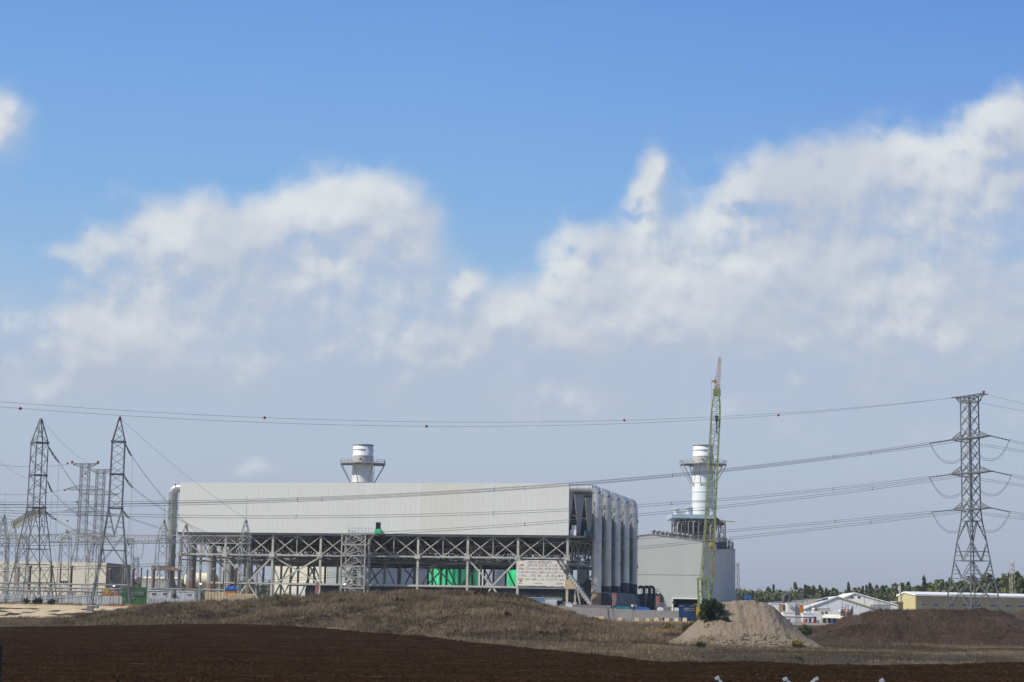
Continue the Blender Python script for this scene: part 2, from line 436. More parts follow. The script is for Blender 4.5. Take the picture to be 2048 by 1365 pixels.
dm = N(nt, 'ShaderNodeMath', operation='MULTIPLY'); L(dx.outputs[0], dm.inputs[0]); L(dz.outputs[0], dm.inputs[1])
sx = N(nt, 'ShaderNodeMix', data_type='RGBA'); L(dm.outputs[0], sx.inputs['Factor']); L(sk.outputs['Result'], sx.inputs['A']); sx.inputs['B'].default_value = (.085, .20, .66, 1)
fm = N(nt, 'ShaderNodeMix', data_type='RGBA'); L(al.outputs[0], fm.inputs['Factor']); L(sx.outputs['Result'], fm.inputs['A']); L(cc.outputs['Result'], fm.inputs['B'])
bg = N(nt, 'ShaderNodeBackground', inp={'Strength': 1.0}); wo = N(nt, 'ShaderNodeOutputWorld')
L(fm.outputs['Result'], bg.inputs['Color']); L(bg.outputs[0], wo.inputs[0])
world.cycles.sampling_method = 'MANUAL'; world.cycles.sample_map_resolution = 512

scene.view_settings.view_transform = 'Standard'; scene.view_settings.look = 'None'
scene.view_settings.exposure = 0.0; scene.view_settings.gamma = 1.0
scene.cycles.max_bounces = 5; scene.cycles.diffuse_bounces = 3; scene.cycles.glossy_bounces = 3; scene.cycles.transparent_max_bounces = 8
scene.cycles.caustics_reflective = False; scene.cycles.caustics_refractive = False
scene.cycles.use_denoising = True
# ------------------------------------------------------------------ ground, field, mounds
def grid_mesh(name, xs, ys, zf, m, extra=None):
    X, Y = np.meshgrid(xs, ys); Z = zf(X, Y)
    nx, ny = len(xs), len(ys)
    co = np.stack([X, Y, Z], -1).reshape(-1, 3)
    i = np.arange(nx - 1)[None, :] + (np.arange(ny - 1) * nx)[:, None]
    fc = np.stack([i, i + 1, i + 1 + nx, i + nx], -1).reshape(-1, 4)
    if extra is not None:
        keep = extra(X, Y).reshape(-1)[fc].any(axis=1)
        fc = fc[keep]
        used = np.unique(fc); remap = np.zeros(len(co), int); remap[used] = np.arange(len(used))
        co = co[used]; fc = remap[fc]
    return np_mesh(name, co, fc, m, True)

def np_mesh(name, co, fc, m, smooth=False, mi=None):
    me = bpy.data.meshes.new(name)
    k = fc.shape[1]
    me.vertices.add(len(co)); me.vertices.foreach_set('co', co.astype(np.float32).ravel())
    me.loops.add(fc.size); me.loops.foreach_set('vertex_index', fc.astype(np.int32).ravel())
    me.polygons.add(len(fc)); me.polygons.foreach_set('loop_start', (np.arange(len(fc)) * k).astype(np.int32))
    for mm in (m if isinstance(m, (list, tuple)) else [m]): me.materials.append(mm)
    if mi is not None: me.polygons.foreach_set('material_index', mi.astype(np.int32))
    me.polygons.foreach_set('use_smooth', np.full(len(fc), smooth))
    me.update(calc_edges=True); me.validate()
    o = bpy.data.objects.new(name, me); COL.objects.link(o); WLOC[o.name] = Vector((0, 0, 0))
    return o

grass_floor = mat('dry_grass_ground', (0.060, 0.047, 0.031), 0.95, 0, 0.35, 0.25, (1, 0.35, 1), bump=0.5, bscale=2.5)
soil = mat('ploughed_soil', (0.0370, 0.0205, 0.0102), 1.0, 0, 0.30, 0.22, (0.8, 1.5, 1), bump=1.0, bscale=3.2, spec=0.0)
plant_yard = mat('compacted_earth', (0.30, 0.25, 0.18), 0.95, 0, 0.2, 0.05)
def furrow_material():
    nt = soil.node_tree; b = [n for n in nt.nodes if n.type == 'BSDF_PRINCIPLED'][0]
    src = b.inputs['Base Color'].links[0].from_socket
    geo = [n for n in nt.nodes if n.type == 'NEW_GEOMETRY'][0]
    mp = N(nt, 'ShaderNodeMapping'); mp.inputs['Scale'].default_value = (0.006, 0.16, 1); mp.inputs['Rotation'].default_value = (0, 0, R(4))
    nt.links.new(geo.outputs['Position'], mp.inputs['Vector'])
    nz = N(nt, 'ShaderNodeTexNoise', inp={'Scale': 1.0, 'Detail': 3.0, 'Roughness': 0.5}); nt.links.new(mp.outputs[0], nz.inputs['Vector'])
    mp2 = N(nt, 'ShaderNodeMapping'); mp2.inputs['Scale'].default_value = (0.10, 0.5, 1); nt.links.new(geo.outputs['Position'], mp2.inputs['Vector'])
    nz2 = N(nt, 'ShaderNodeTexNoise', inp={'Scale': 1.0, 'Detail': 6.0, 'Roughness': 0.7}); nt.links.new(mp2.outputs[0], nz2.inputs['Vector'])
    # thin broken straw lines along the furrows: narrow contours of a stretched noise
    rg = N(nt, 'ShaderNodeMath', operation='SUBTRACT'); nt.links.new(nz.outputs['Fac'], rg.inputs[0]); rg.inputs[1].default_value = 0.5
    ab = N(nt, 'ShaderNodeMath', operation='ABSOLUTE'); nt.links.new(rg.outputs[0], ab.inputs[0])
    r1 = N(nt, 'ShaderNodeMapRange', inp={'From Min': 0.0, 'From Max': 0.022, 'To Min': 1.0, 'To Max': 0.0}); nt.links.new(ab.outputs[0], r1.inputs['Value'])
    r2 = N(nt, 'ShaderNodeMapRange', inp={'From Min': 0.44, 'From Max': 0.66, 'To Max': 0.85}); nt.links.new(nz2.outputs['Fac'], r2.inputs['Value'])
    mr = N(nt, 'ShaderNodeMath', operation='MULTIPLY'); nt.links.new(r1.outputs[0], mr.inputs[0]); nt.links.new(r2.outputs[0], mr.inputs[1])
    mx = N(nt, 'ShaderNodeMix', data_type='RGBA'); nt.links.new(mr.outputs[0], mx.inputs['Factor']); nt.links.new(src, mx.inputs['A'])
    mx.inputs['B'].default_value = (0.11, 0.072, 0.038, 1); nt.links.new(mx.outputs['Result'], b.inputs['Base Color'])
furrow_material()
[n for n in soil.node_tree.nodes if n.type == 'BUMP'][0].inputs['Distance'].default_value = 0.8

xs = np.unique(np.concatenate([np.arange(-120, 121, 2.0), np.linspace(-700, 700, 57), np.linspace(-6000, 6000, 31)]))
ys = np.unique(np.concatenate([np.arange(8, 345, 1.5), np.linspace(345, 900, 38), np.geomspace(900, 12000, 16)]))
ground = grid_mesh('ground', xs, ys, lambda X, Y: G(X, Y) + 0.12 * fbm(X * .12, Y * .12, 5), [grass_floor, plant_yard])
mi = np.zeros(len(ground.data.polygons), np.int32)
cen = np.zeros(len(ground.data.polygons) * 3, np.float32); ground.data.polygons.foreach_get('center', cen)
mi[cen[1::3] > 318] = 1
ground.data.polygons.foreach_set('material_index', mi)
tag(ground, kind='structure')

edge_px = [(-300, 1262), (0, 1257), (200, 1252), (500, 1250), (660, 1254), (800, 1268), (920, 1284), (1031, 1295), (1142, 1306), (1254, 1317), (1328, 1328), (1500, 1324), (1620, 1331), (1900, 1331), (2048, 1327), (2400, 1330)]
ep = [ground_hit(*p) for p in edge_px]
EX = np.array([p.x for p in ep]); EY0 = np.array([p.y for p in ep]); EY = np.minimum(EY0, 243.0); EX = EX / EY0 * EY
def field_edge(X, Y):
    """far edge of the field as a function of bearing (X / Y)"""
    return np.interp(np.asarray(X) / np.maximum(np.asarray(Y), 1), EX / EY, EY)
def field_mask(X, Y):
    return Y < field_edge(X, Y) + 5.0 * fbm(X * .12, Y * .15, 8) + 2.5 * fbm(X * .6, Y * .6, 9)
fxs = np.arange(-90, 91, 0.6); fys = np.unique(np.concatenate([np.arange(40, 150, 0.5), np.arange(150, 282, 0.6)]))
def fz(X, Y):
    fur = 0.02 * np.sin((Y + X * 0.07) * 2 * math.pi / 1.5)
    clod = 0.26 * fbm(X * .9, Y * .9, 21) + 0.10 * fbm(X * .08, Y * .1, 22)
    e = np.clip((field_edge(X, Y) - Y) / 3.0, 0, 1)
    return G(X, Y) + 0.16 * e + (fur + clod) * e - 0.10 * (1 - e)
field = grid_mesh('ploughed_field', fxs, fys, fz, soil, field_mask)
tag(field, kind='structure')

MOUNDS = []
def mound(name, prof_px, Yr, wf, wb, m, seed, namp=0.5, nsc=0.35, res=0.6, curve=1.6, sharp=None, streak=0.0, lump=0.0):
    """earth heap whose crest follows a line of photograph pixels at distance Yr; wf, wb: depth of its front and back slopes"""
    pts = [at(px, py, Yr) for px, py in prof_px]
    X0 = np.array([p.x for p in pts]); Z0 = np.array([p.z for p in pts])
    hh = np.maximum(Z0 - G(X0, np.full(len(X0), Yr)), 0)
    wfv = (lambda X: np.interp(X, X0, wf)) if isinstance(wf, (list, tuple)) else (lambda X: np.full(np.shape(X), float(wf)))
    def zf(X, Y):
        h = np.interp(X, X0, hh, left=0, right=0)
        d = np.where(Y < Yr, (Yr - Y) / np.maximum(wfv(X), 1), (Y - Yr) / wb)
        sft = 1 + 0.25 * fbm(X * .12 + 3, Y * .12, seed + 9)
        d = np.clip(d * sft, 0, 1.2)
        S = np.clip(1 - d ** curve, 0, 1)
        if sharp: S = np.clip(1.0 - d, 0, 1) * (1 - sharp) + S * sharp
        n = namp * fbm(X * nsc, Y * nsc, seed, 5) * np.clip(h * S, 0, 1.0)
        if streak: n = n + streak * fbm(X * 1.9 + 0.3 * fbm(X * .5, Y * .5, seed), Y * .22, seed + 3, 3) * np.clip(h * S, 0, 1.0)
        if lump: n = n + lump * (np.abs(fbm(X * .55, Y * .75, seed + 5, 3)) * 2 - .35) * np.clip(h * S, 0, 1.0)
        return G(X, Y) + h * S + n - 0.18 * (S <= 0.001)
    wmax = max(wf) if isinstance(wf, (list, tuple)) else wf
    gx_ = np.arange(X0.min() - 1, X0.max() + 1, res); gy_ = np.arange(Yr - wmax - 2, Yr + wb + 2, res)
    o = grid_mesh(name, gx_, gy_, zf, m, lambda X, Y: zf(X, Y) > G(X, Y) - 0.12)
    MOUNDS.append((zf, X0.min(), X0.max(), Yr - wmax, Yr + wb))
    return o

def surf(X, Y):
    z = G(X, Y)
    for zf, x0, x1, y0, y1 in MOUNDS:
        inside = (X >= x0) & (X <= x1) & (Y >= y0 - 1) & (Y <= y1)
        if np.any(inside): z = np.where(inside, np.maximum(z, zf(X, Y)), z)
    return z

mound_soil = mat('grassy_mound_soil', (0.090, 0.066, 0.043), 0.95, 0, 0.35, 0.22, (1, 1, 1.4), bump=0.8, bscale=2.2)
red_soil = mat('reddish_earth', (0.050, 0.030, 0.018), 0.95, 0, 0.4, 0.35, (1, 1, 0.5), bump=0.9, bscale=2.2)
sand = mat('pale_sand', (0.205, 0.163, 0.113), 0.95, 0, 0.16, 0.5, (1.4, 1, 0.35), bump=0.9, bscale=2.0)
bank_sand = mat('yellow_sand', (0.50, 0.39, 0.245), 0.95, 0, 0.25, 0.5, (1, 1, 0.6), bump=0.7, bscale=2.5)

left_prof = [(130, 1240), (200, 1229), (270, 1217), (330, 1209), (420, 1205), (480, 1204), (560, 1199), (650, 1194), (720, 1190), (800, 1187), (880, 1186), (960, 1187), (1020, 1190), (1050, 1198), (1090, 1213), (1130, 1226), (1180, 1241), (1230, 1253), (1290, 1272)]
lm = mound('earth_mound', left_prof, 264.0, [16, 20, 22, 24, 25, 26, 30, 34, 40, 48, 56, 62, 66, 68, 70, 72, 74, 76, 70], 22.0, mound_soil, 31, 1.2, 0.22, 0.6, 1.45, None, 0.0, 0.9)
tag(lm, 'long low earth mound covered in feathery dry grass in front of the cooler', None, None, 'structure')
right_prof = [(1575, 1279), (1620, 1268), (1660, 1254), (1690, 1240), (1720, 1229), (1750, 1223), (1800, 1221), (1880, 1221), (1960, 1222), (2000, 1227), (2030, 1239), (2060, 1252), (2100, 1268)]
rm = mound('earth_mound', right_prof, 236.0, 13.0, 16.0, red_soil, 47, 0.8, 0.4, 0.5, 1.8, None, 0.5, 0.3)
tag(rm, 'dark red earth mound with a bare front below the pylon', None, None, 'structure')
em = mound('earth_mound', [(1985, 1262), (2010, 1245), (2048, 1220), (2100, 1200), (2200, 1196), (2300, 1230)], 262.0, 14.0, 16.0, red_soil, 53, 0.6, 0.4, 0.6, 1.6)
tag(em, 'brown earth mound cut off by the right edge of the picture', None, None, 'structure')
sm_prof = [(1335, 1292), (1362, 1272), (1395, 1242), (1422, 1214), (1440, 1205), (1470, 1201), (1522, 1202), (1545, 1213), (1573, 1238), (1604, 1266), (1626, 1285)]
smo = mound('sand_heap', sm_prof, 212.0, 8.5, 9.0, sand, 61, 0.35, 0.7, 0.2, 1.9, 0.45, 0.28)
tag(smo, 'pale sand heap with a dark bush on its left shoulder', 'sand heap')
lowp = mound('earth_mound', [(1180, 1262), (1215, 1251), (1250, 1250), (1280, 1256), (1300, 1268)], 268.0, 8.0, 8.0, sand, 67, 0.5, 0.5, 0.5, 1.6)
tag(lowp, 'small pale sandy hump in the grass before the concrete wall', None, None, 'structure')

# the sunlit sandy bank below the left fence
def bank_z(X, Y):
    return G(X, Y) + 0.05 + 0.35 * fbm(X * .5, Y * .5, 71, 4) + 0.25 * fbm(X * .13, Y * .13, 72, 2)
bk = grid_mesh('sand_bank', np.arange(-120, -52, 0.5), np.arange(293, 321, 0.5), bank_z, bank_sand,
               lambda X, Y: (Y > 299.5 + 7 * fbm(X * .2, Y * .2, 73)) & (Y < 316 + 5 * fbm(X * .2, Y * .1, 74)) & (X < -60 + 6 * fbm(X * .1, Y * .3, 75)))
tag(bk, 'sunlit yellow sand bank below the corrugated fence', None, None, 'structure')

# ------------------------------------------------------------------ dry grass (nobody could count it)
grass_m = mat('dry_grass', (0.185, 0.141, 0.086), 0.9, 0, 0.38, 0.14, island=0.35, spec=0.1)
grass_dark = mat('dark_dry_grass', (0.088, 0.066, 0.043), 0.9, 0, 0.35, 0.12, island=0.35, spec=0.1)
grass_gold = mat('golden_dry_grass', (0.33, 0.215, 0.10), 0.9, 0, 0.3, 0.3, island=0.3, spec=0.1)
grass_red = mat('russet_weeds', (0.13, 0.065, 0.035), 0.9, 0, 0.3, 0.3, island=0.35, spec=0.1)
def grass(name, X, Y, hmin, hmax, w, blades, m, label=None, lean=0.55, clump=True):
    n = len(X); Z = surf(X, Y) - 0.05
    P = np.repeat(np.stack([X, Y, Z], -1), blades, axis=0); k = len(P)
    P[:, :2] += nrs.normal(0, 0.12, (k, 2))
    hs = np.repeat(hmin + (hmax - hmin) * nrs.rand(n), blades) * (0.55 + 0.45 * nrs.rand(k))
    if clump: hs *= 0.55 + 0.9 * np.clip(vnoise(P[:, 0] * .35, P[:, 1] * .35, 91), 0, 1)
    az = nrs.rand(k) * 2 * math.pi; ln = lean * (0.15 + 1.6 * nrs.rand(k) ** 1.4); hs = hs / np.sqrt(1 + 0.5 * ln ** 2)
    tip = P + np.stack([np.cos(az) * ln * hs + 0.15 * hs, np.sin(az) * ln * hs, hs], -1)
    a2 = nrs.rand(k) * math.pi
    side = np.stack([np.cos(a2), np.sin(a2), np.zeros(k)], -1) * (w * (0.6 + 0.8 * nrs.rand(k)))[:, None]
    co = np.stack([P - side, P + side, tip], 1).reshape(-1, 3)
    fc = np.arange(k * 3).reshape(-1, 3)
    o = np_mesh(name, co, fc, m)
    return tag(o, label, None, None, 'stuff')

def scatter(n, x0, x1, y0, y1, keep):
    X = x0 + (x1 - x0) * nrs.rand(n); Y = y0 + (y1 - y0) * nrs.rand(n)
    k = keep(X, Y); return X[k], Y[k]
lz = MOUNDS[0][0]
X, Y = scatter(105000, -66, 20, 190, 276, lambda X, Y: (lz(X, Y) > G(X, Y) + 0.12) & (Y > field_edge(X, Y) - 14 * sstep(0, -12, X)))
pk = vnoise(X * .10, Y * .16, 101) + 0.35 * vnoise(X * .4, Y * .4, 102)
A = pk > 0.58
grass('dry_grass', X[A], Y[A], .35, .95, .026, 6, grass_m, 'feathery pale dry grass over the long mound')
B = ~A
grass('dry_grass', X[B], Y[B], .2, .65, .028, 5, grass_dark, 'dark brown dry weeds over the long mound')
X, Y = scatter(26000, -16, 16, 150, 245, lambda X, Y: (Y > field_edge(X, Y) + 0.3) & (lz(X, Y) < G(X, Y) + 0.2))
grass('dry_grass', X, Y, .12, .45, .02, 5, grass_m, 'greyish dry grass between the long mound and the field')
X, Y = scatter(9000, -60, 20, 195, 270, lambda X, Y: (lz(X, Y) > G(X, Y) + 0.3) & (vnoise(X * .16, Y * .3, 161) > .66))
grass('weeds', X, Y, .2, .6, .03, 5, grass_red, 'russet weed patches on the long mound')
X, Y = scatter(20000, -62, 60, 130, 246, lambda X, Y: (np.abs(Y - field_edge(X, Y) + 1.0) < 3.5) & (vnoise(X * .35, Y * .35, 171) > .5))
grass('dry_grass', X, Y, .08, .32, .02, 4, grass_m, 'thin grass straggling over the edge of the field')
# strip below the bank and the flat between the mounds and the field
X, Y = scatter(30000, -90, -38, 244, 302, lambda X, Y: (Y > field_edge(X, Y) + 0.3) & (Y < 301 + 7 * fbm(X * .2, Y * .2, 73)))
grass('dry_grass', X, Y, .2, .6, .028, 5, grass_m, 'greyish dry grass below the sand bank')
def nomound(X, Y):
    z = surf(X, Y) < G(X, Y) + 0.3
    return z
X, Y = scatter(70000, 8, 85, 138, 268, lambda X, Y: (Y > field_edge(X, Y) + 0.4) & nomound(X, Y) & (nrs.rand(len(X)) < 0.9))
pk = vnoise(X * .12, Y * .10, 111)
grass('dry_grass', X[pk > .62], Y[pk > .62], .12, .42, .02, 5, grass_m, 'greyish dry grass on the flat before the right mounds')
grass('dry_grass', X[pk <= .62], Y[pk <= .62], .1, .4, .02, 5, grass_dark, 'dark weeds on the flat before the right mounds')
rz = MOUNDS[1][0]
X, Y = scatter(22000, 33, 70, 220, 250, lambda X, Y: (rz(X, Y) > G(X, Y) + 0.2) & ((rz(X, Y) > 2.2) | (vnoise(X * .3, Y * .3, 121) > .48)))
grass('dry_grass', X, Y, .15, .45, .024, 4, grass_dark, 'brown grass fringe on the red earth mound')
X, Y = scatter(9000, 8, 45, 272, 332, lambda X, Y: vnoise(X * .25, Y * .25, 131) > .35)
grass('dry_grass', X, Y, .12, .5, .03, 4, grass_gold, 'golden dry grass in front of the concrete wall')
X, Y = scatter(2600, 10, 50, 230, 330, lambda X, Y: (vnoise(X * .3, Y * .3, 141) > .7) & nomound(X, Y))
grass('weeds', X, Y, .3, .9, .06, 5, grass_red, 'russet weeds scattered between the mounds')
X, Y = scatter(900, 18.5, 30, 203.6, 212, lambda X, Y: (np.hypot(X - 21.6, (Y - 205.0) * .8) < 1.1) | (np.hypot(X - 22.6, Y - 208) < .6))
if len(X): grass('weeds', X, Y, .15, .4, .05, 5, grass_red, 'russet weeds on the lower sand heap')
X, Y = scatter(5000, -90, -45, 314, 340, lambda X, Y: vnoise(X * .2, Y * .2, 151) > .5)
grass('dry_grass', X, Y, .2, .6, .05, 3, grass_gold, 'golden grass along the foot of the corrugated fence')

clod_m = mat('soil_clod', (0.036, 0.0205, 0.0108), 1.0, 0, 0.25, 0.4, island=0.45, spec=0.0)
sand_lump = mat('sand_lump', (0.20, 0.155, 0.105), 1.0, 0, 0.2, 0.6, island=0.35, spec=0.0)
def lumps(name, X, Y, Z, r0, r1, m, label, flat=0.6):
    n = len(X); base = np.array([(1, 0, 0), (-1, 0, 0), (0, 1, 0), (0, -1, 0), (0, 0, 1), (0, 0, -1)], float)
    tri = np.array([(0, 2, 4), (2, 1, 4), (1, 3, 4), (3, 0, 4), (2, 0, 5), (1, 2, 5), (3, 1, 5), (0, 3, 5)])
    r = (r0 + (r1 - r0) * nrs.rand(n) ** 3)[:, None, None]
    a = nrs.rand(n) * 6.283; ca, sa = np.cos(a)[:, None], np.sin(a)[:, None]
    v = base[None] * (0.6 + 0.8 * nrs.rand(n, 6, 1)) * r * np.array([1, 1, flat])
    x = v[:, :, 0] * ca - v[:, :, 1] * sa; y = v[:, :, 0] * sa + v[:, :, 1] * ca
    co = np.stack([x + X[:, None], y + Y[:, None], v[:, :, 2] + Z[:, None]], -1).reshape(-1, 3)
    fc = (tri[None] + (np.arange(n) * 6)[:, None, None]).reshape(-1, 3)
    return tag(np_mesh(name, co, fc, m), label, None, None, 'stuff')
U = nrs.rand(52000); Y = 82.0 + 150.0 * U ** 1.5; X = (nrs.rand(len(Y)) * 2 - 1) * 0.31 * Y
k = (Y < field_edge(X, Y) - .5) & (vnoise(X * .2 + 5, (Y - X * .07) * .66, 181) > .3); X = X[k]; Y = Y[k]
lumps('soil_clods', X, Y, fz(X, Y) + .01, .04, .15, clod_m, 'crumbly clods on the ploughed field')
X, Y = scatter(2600, 17, 33, 199, 209, lambda X, Y: (Y < 206) & (MOUNDS[3][0](X, Y) < G(X, Y) + 1.4) & (MOUNDS[3][0](X, Y) > G(X, Y) - .15))
lumps('sand_lumps', X, Y, surf(X, Y), .05, .26, sand_lump, 'loose lumps at the foot of the sand heap', .8)
# ------------------------------------------------------------------ foliage
leaf_dark = mat('dark_leaves', (0.036, 0.052, 0.022), 0.7, 0, 0.35, 0.8, island=0.45, spec=0.2)
leaf_green = mat('green_leaves', (0.055, 0.085, 0.025), 0.7, 0, 0.3, 0.8, island=0.4, spec=0.2)
leaf_yellow = mat('yellow_green_leaves', (0.20, 0.17, 0.03), 0.7, 0, 0.3, 0.8, island=0.35, spec=0.2)
leaf_olive = mat('olive_leaves', (0.10, 0.085, 0.035), 0.7, 0, 0.3, 0.8, island=0.35, spec=0.2)
pine_m = mat('pine_needles', (0.140, 0.165, 0.064), 0.75, 0, 0.3, 0.3, island=0.28, spec=0.15)
pine_b = mat('grey_green_needles', (0.165, 0.180, 0.092), 0.75, 0, 0.3, 0.3, island=0.26, spec=0.15)
cyp_m = mat('cypress_needles', (0.062, 0.078, 0.042), 0.75, 0, 0.3, 0.3, island=0.4, spec=0.15)
bark = mat('bark', (0.10, 0.075, 0.055), 0.9, 0, 0.25, 1.0)

def leaf_cloud(cl, per, size):
    """cl: list of (centre, radius); returns co, fc of many small triangles gathered in clumps"""
    cs = np.array([c for c, r in cl]); rs = np.array([r for c, r in cl])
    k = np.repeat(np.arange(len(cl)), per); n = len(k)
    d = nrs.normal(size=(n, 3)); d /= np.linalg.norm(d, axis=1)[:, None]
    p = cs[k] + d * (rs[k] * nrs.rand(n) ** 0.5)[:, None]
    u = nrs.normal(size=(n, 3)); u /= np.linalg.norm(u, axis=1)[:, None]
    v = nrs.normal(size=(n, 3)); v -= u * (u * v).sum(1)[:, None]; v /= np.linalg.norm(v, axis=1)[:, None]
    s = size * (0.6 + 0.8 * nrs.rand(n))[:, None]
    co = np.stack([p - u * s * .5, p + u * s * .5, p + v * s], 1).reshape(-1, 3)
    return co, np.arange(n * 3).reshape(-1, 3)

def bush(name, label, P, w, h, m, size=0.16, per=90, n=22, group=None):
    t = thing(name, label, 'bush', P, group)
    cl = []
    for k in range(n):
        a = rnd.random() * 6.283; r = w * .5 * math.sqrt(rnd.random()) * .8; zz = h * (0.2 + 0.72 * rnd.random()) * (1 - 0.45 * (r / (w * .5)) ** 2)
        cl.append(((r * math.cos(a), r * math.sin(a), zz), 0.20 * min(w, h) * (0.7 + 0.7 * rnd.random())))
    co, fc = leaf_cloud(cl, per, size)
    o = np_mesh('foliage', co, fc, m); o.parent = t
    mb = MB()
    for k in range(6):
        a = rnd.random() * 6.283
        mb.tube([P + Vector((0, 0, -0.15)), P + Vector((math.cos(a) * w * .15, math.sin(a) * w * .15, h * .4)), P + Vector((math.cos(a) * w * .3, math.sin(a) * w * .3, h * .75))], [.05, .035, .015], 5)
    mb.build('stems', bark, t)
    return t
def spt(px, py, Y):
    p = at(px, py, Y); z = float(surf(np.array([p.x]), np.array([Y]))[0]); return Vector((p.x, Y, z))
bush('bush', 'large dark green bush on the left shoulder of the sand heap', spt(1424, 1235, 209.0) + Vector((0, 0, -.25)), 3.2, 2.5, leaf_dark, .17, 130, 30)
bush('bush', 'small dark green bush just right of the large bush on the sand heap', spt(1452, 1235, 207.5), .75, .6, leaf_dark, .10, 60, 12)
bush('bush', 'olive brown bush in front of the blue hoarding', spt(1384, 1250, 232.0), 2.6, 2.3, leaf_olive, .14, 110, 24)
bush('bush', 'bright dark green bush at the right foot of the sand heap', spt(1611, 1268, 210.0), 1.5, 1.2, leaf_green, .13, 80, 18)
bush('bush', 'yellow green bush at the right foot of the sand heap', spt(1593, 1280, 203.0), 1.4, .85, leaf_yellow, .11, 80, 16)
bush('bush', 'low dark bush at the near foot of the sand heap', spt(1402, 1295, 188.0), 1.3, .65, leaf_dark, .11, 80, 14)
bush('bush', 'small green bush in the flat grass right of the ploughed strip', spt(1600, 1312, 152.0), .8, .35, leaf_green, .07, 60, 10)
bush('bush', 'yellow green bush in the golden grass before the concrete wall', spt(1335, 1252, 300.0), 2.6, 1.0, leaf_yellow, .15, 70, 16)
bush('bush', 'green bush in the golden grass below the concrete wall left end', spt(1203, 1247, 300.0), 2.2, 1.3, leaf_green, .15, 70, 16)
for (px, w, h, lb) in ((52, 1.7, .9, 'green bush on the sand bank left of the first lattice tower feet'), (70, 1.3, 1.0, 'dark green bush between the feet of the first lattice tower'),
                       (80, 1.2, 1.2, 'upright green bush beside the right foot of the first lattice tower'), (103, 1.9, 1.1, 'wide dark bush on the bank by the corrugated fence')):
    bush('bush', lb, spt(px, 1212, 319.0), w, h, leaf_green if px < 70 else leaf_dark, .16, 60, 14)

bush_brown = mat('dry_brown_leaves', (0.060, 0.044, 0.024), 0.8, 0, 0.35, 0.9, island=0.4, spec=0.1)
for px, py, Y, w, h, lb in ((962, 1193, 258.0, 3.4, 1.3, 'dry brown shrub on the mound crest under the green tanks'), (932, 1200, 254.0, 2.2, .9, 'low brown shrub on the mound crest left of the bigger brown shrub'), (760, 1203, 256.0, 2.6, .9, 'dry brown shrub on the mound below the stair tower'),
                            (690, 1225, 250.0, 2.4, 1.0, 'dark brown shrub low on the mound under the cream wall'), (800, 1240, 243.0, 2.6, 1.0, 'dark brown shrub in the middle of the mound face'), (1010, 1232, 222.0, 2.0, .9, 'brown shrub on the mound face below the banner'),
                            (905, 1245, 226.0, 2.4, .9, 'brown shrub low on the mound face below the green tanks'), (1090, 1250, 205.0, 1.8, .7, 'brown shrub on the right tail of the mound'), (560, 1222, 255.0, 2.2, .9, 'brown shrub on the mound in front of the slatted barrier')):
    bush('bush', lb, spt(px, py, Y) + Vector((0, 0, -.15)), w, h, bush_brown, .14, 60, 14)
# trees beyond the plant
def tree_proto(kind, seed):
    rs = random.Random(seed); h = 10.0
    t = thing('pine_tree' if kind != 'cypress' else 'cypress_tree', 'x', 'tree', (0, 0, 0))
    cl = []
    if kind == 'cypress':
        for k in range(30):
            z = 1.0 + 9.0 * k / 30; r = 0.75 * math.sin(math.pi * min(1, (0.12 + 0.88 * (1 - (k / 30) ** 1.6)))) + .2 if k < 6 else 0.95 * (1 - (k / 30) ** 1.8) + .12
            a = rs.random() * 6.28; cl.append(((math.cos(a) * r * .5, math.sin(a) * r * .5, z), .3 + r * .45))
    elif kind == 'cone':
        for k in range(46):
            f = rs.random() ** 1.3; z = 1.2 + 8.4 * f; r = 2.5 * (1 - f) ** .8 * (0.5 + .7 * rs.random())
            a = rs.random() * 6.28; cl.append(((math.cos(a) * r, math.sin(a) * r, z), .45 + .7 * (1 - f)))
        cl += [((0, 0, 9.3), .35), ((0, 0, 9.8), .22), ((.1, 0, 8.6), .5)]
    else:
        lobes = [((rs.uniform(-1.9, 1.9), rs.uniform(-1.9, 1.9), rs.uniform(4.0, 8.6)), rs.uniform(1.0, 1.7)) for k in range(9)]
        for c, r in lobes:
            for j in range(6):
                a = Vector((rs.gauss(0, 1), rs.gauss(0, 1), rs.gauss(0, 1))).normalized() * r * .8
                cl.append(((c[0] + a.x, c[1] + a.y, max(1.5, c[2] + a.z)), .55))
        for j in range(10): cl.append(((rs.uniform(-2, 2), rs.uniform(-2, 2), rs.uniform(1.5, 3.5)), .7))
    co, fc = leaf_cloud(cl, 34, .55 if kind != 'cypress' else .4)
    o = np_mesh('crown', co, fc, {'cypress': cyp_m, 'cone': pine_m, 'round': pine_b}[kind]); o.parent = t
    mb = MB(); mb.tube([(0, 0, -.3), (.05, 0, 3), (-.05, .05, 6), (0, 0, 9)], [.22, .17, .11, .04], 6)
    for k in range(7):
        z = rs.uniform(2, 7); a = rs.random() * 6.28; mb.tube([(0, 0, z), (math.cos(a) * 1.4, math.sin(a) * 1.4, z + .9)], [.07, .03], 5)
    mb.build('trunk', bark, t); freeze(t)
    return t
protos = {k: [tree_proto(k, 100 * i + j) for j in range(3 if k != 'cypress' else 2)] for i, k in enumerate(('cone', 'round', 'cypress'))}
used = set()
def plant(kind, px, ytop, Y, label, group, squash=1.0):
    lst = protos[kind]; o = rnd.choice(lst); p = at(px, ytop, Y); g = gz(p.x, Y); s = max(.35, (p.z - g) / 10.0)
    loc = (p.x, Y, g); sc = (s * squash, s * squash, s)
    if o.name not in used:
        used.add(o.name); o.location = loc; o.scale = sc; o['label'] = label; o['group'] = group; o.rotation_euler = (0, 0, rnd.random() * 6.28)
        for k in KIDS[o.name]: pass
        return o
    c = copy_tree(o, loc, label, rnd.random() * 6.28, sc); c['group'] = group
    return c
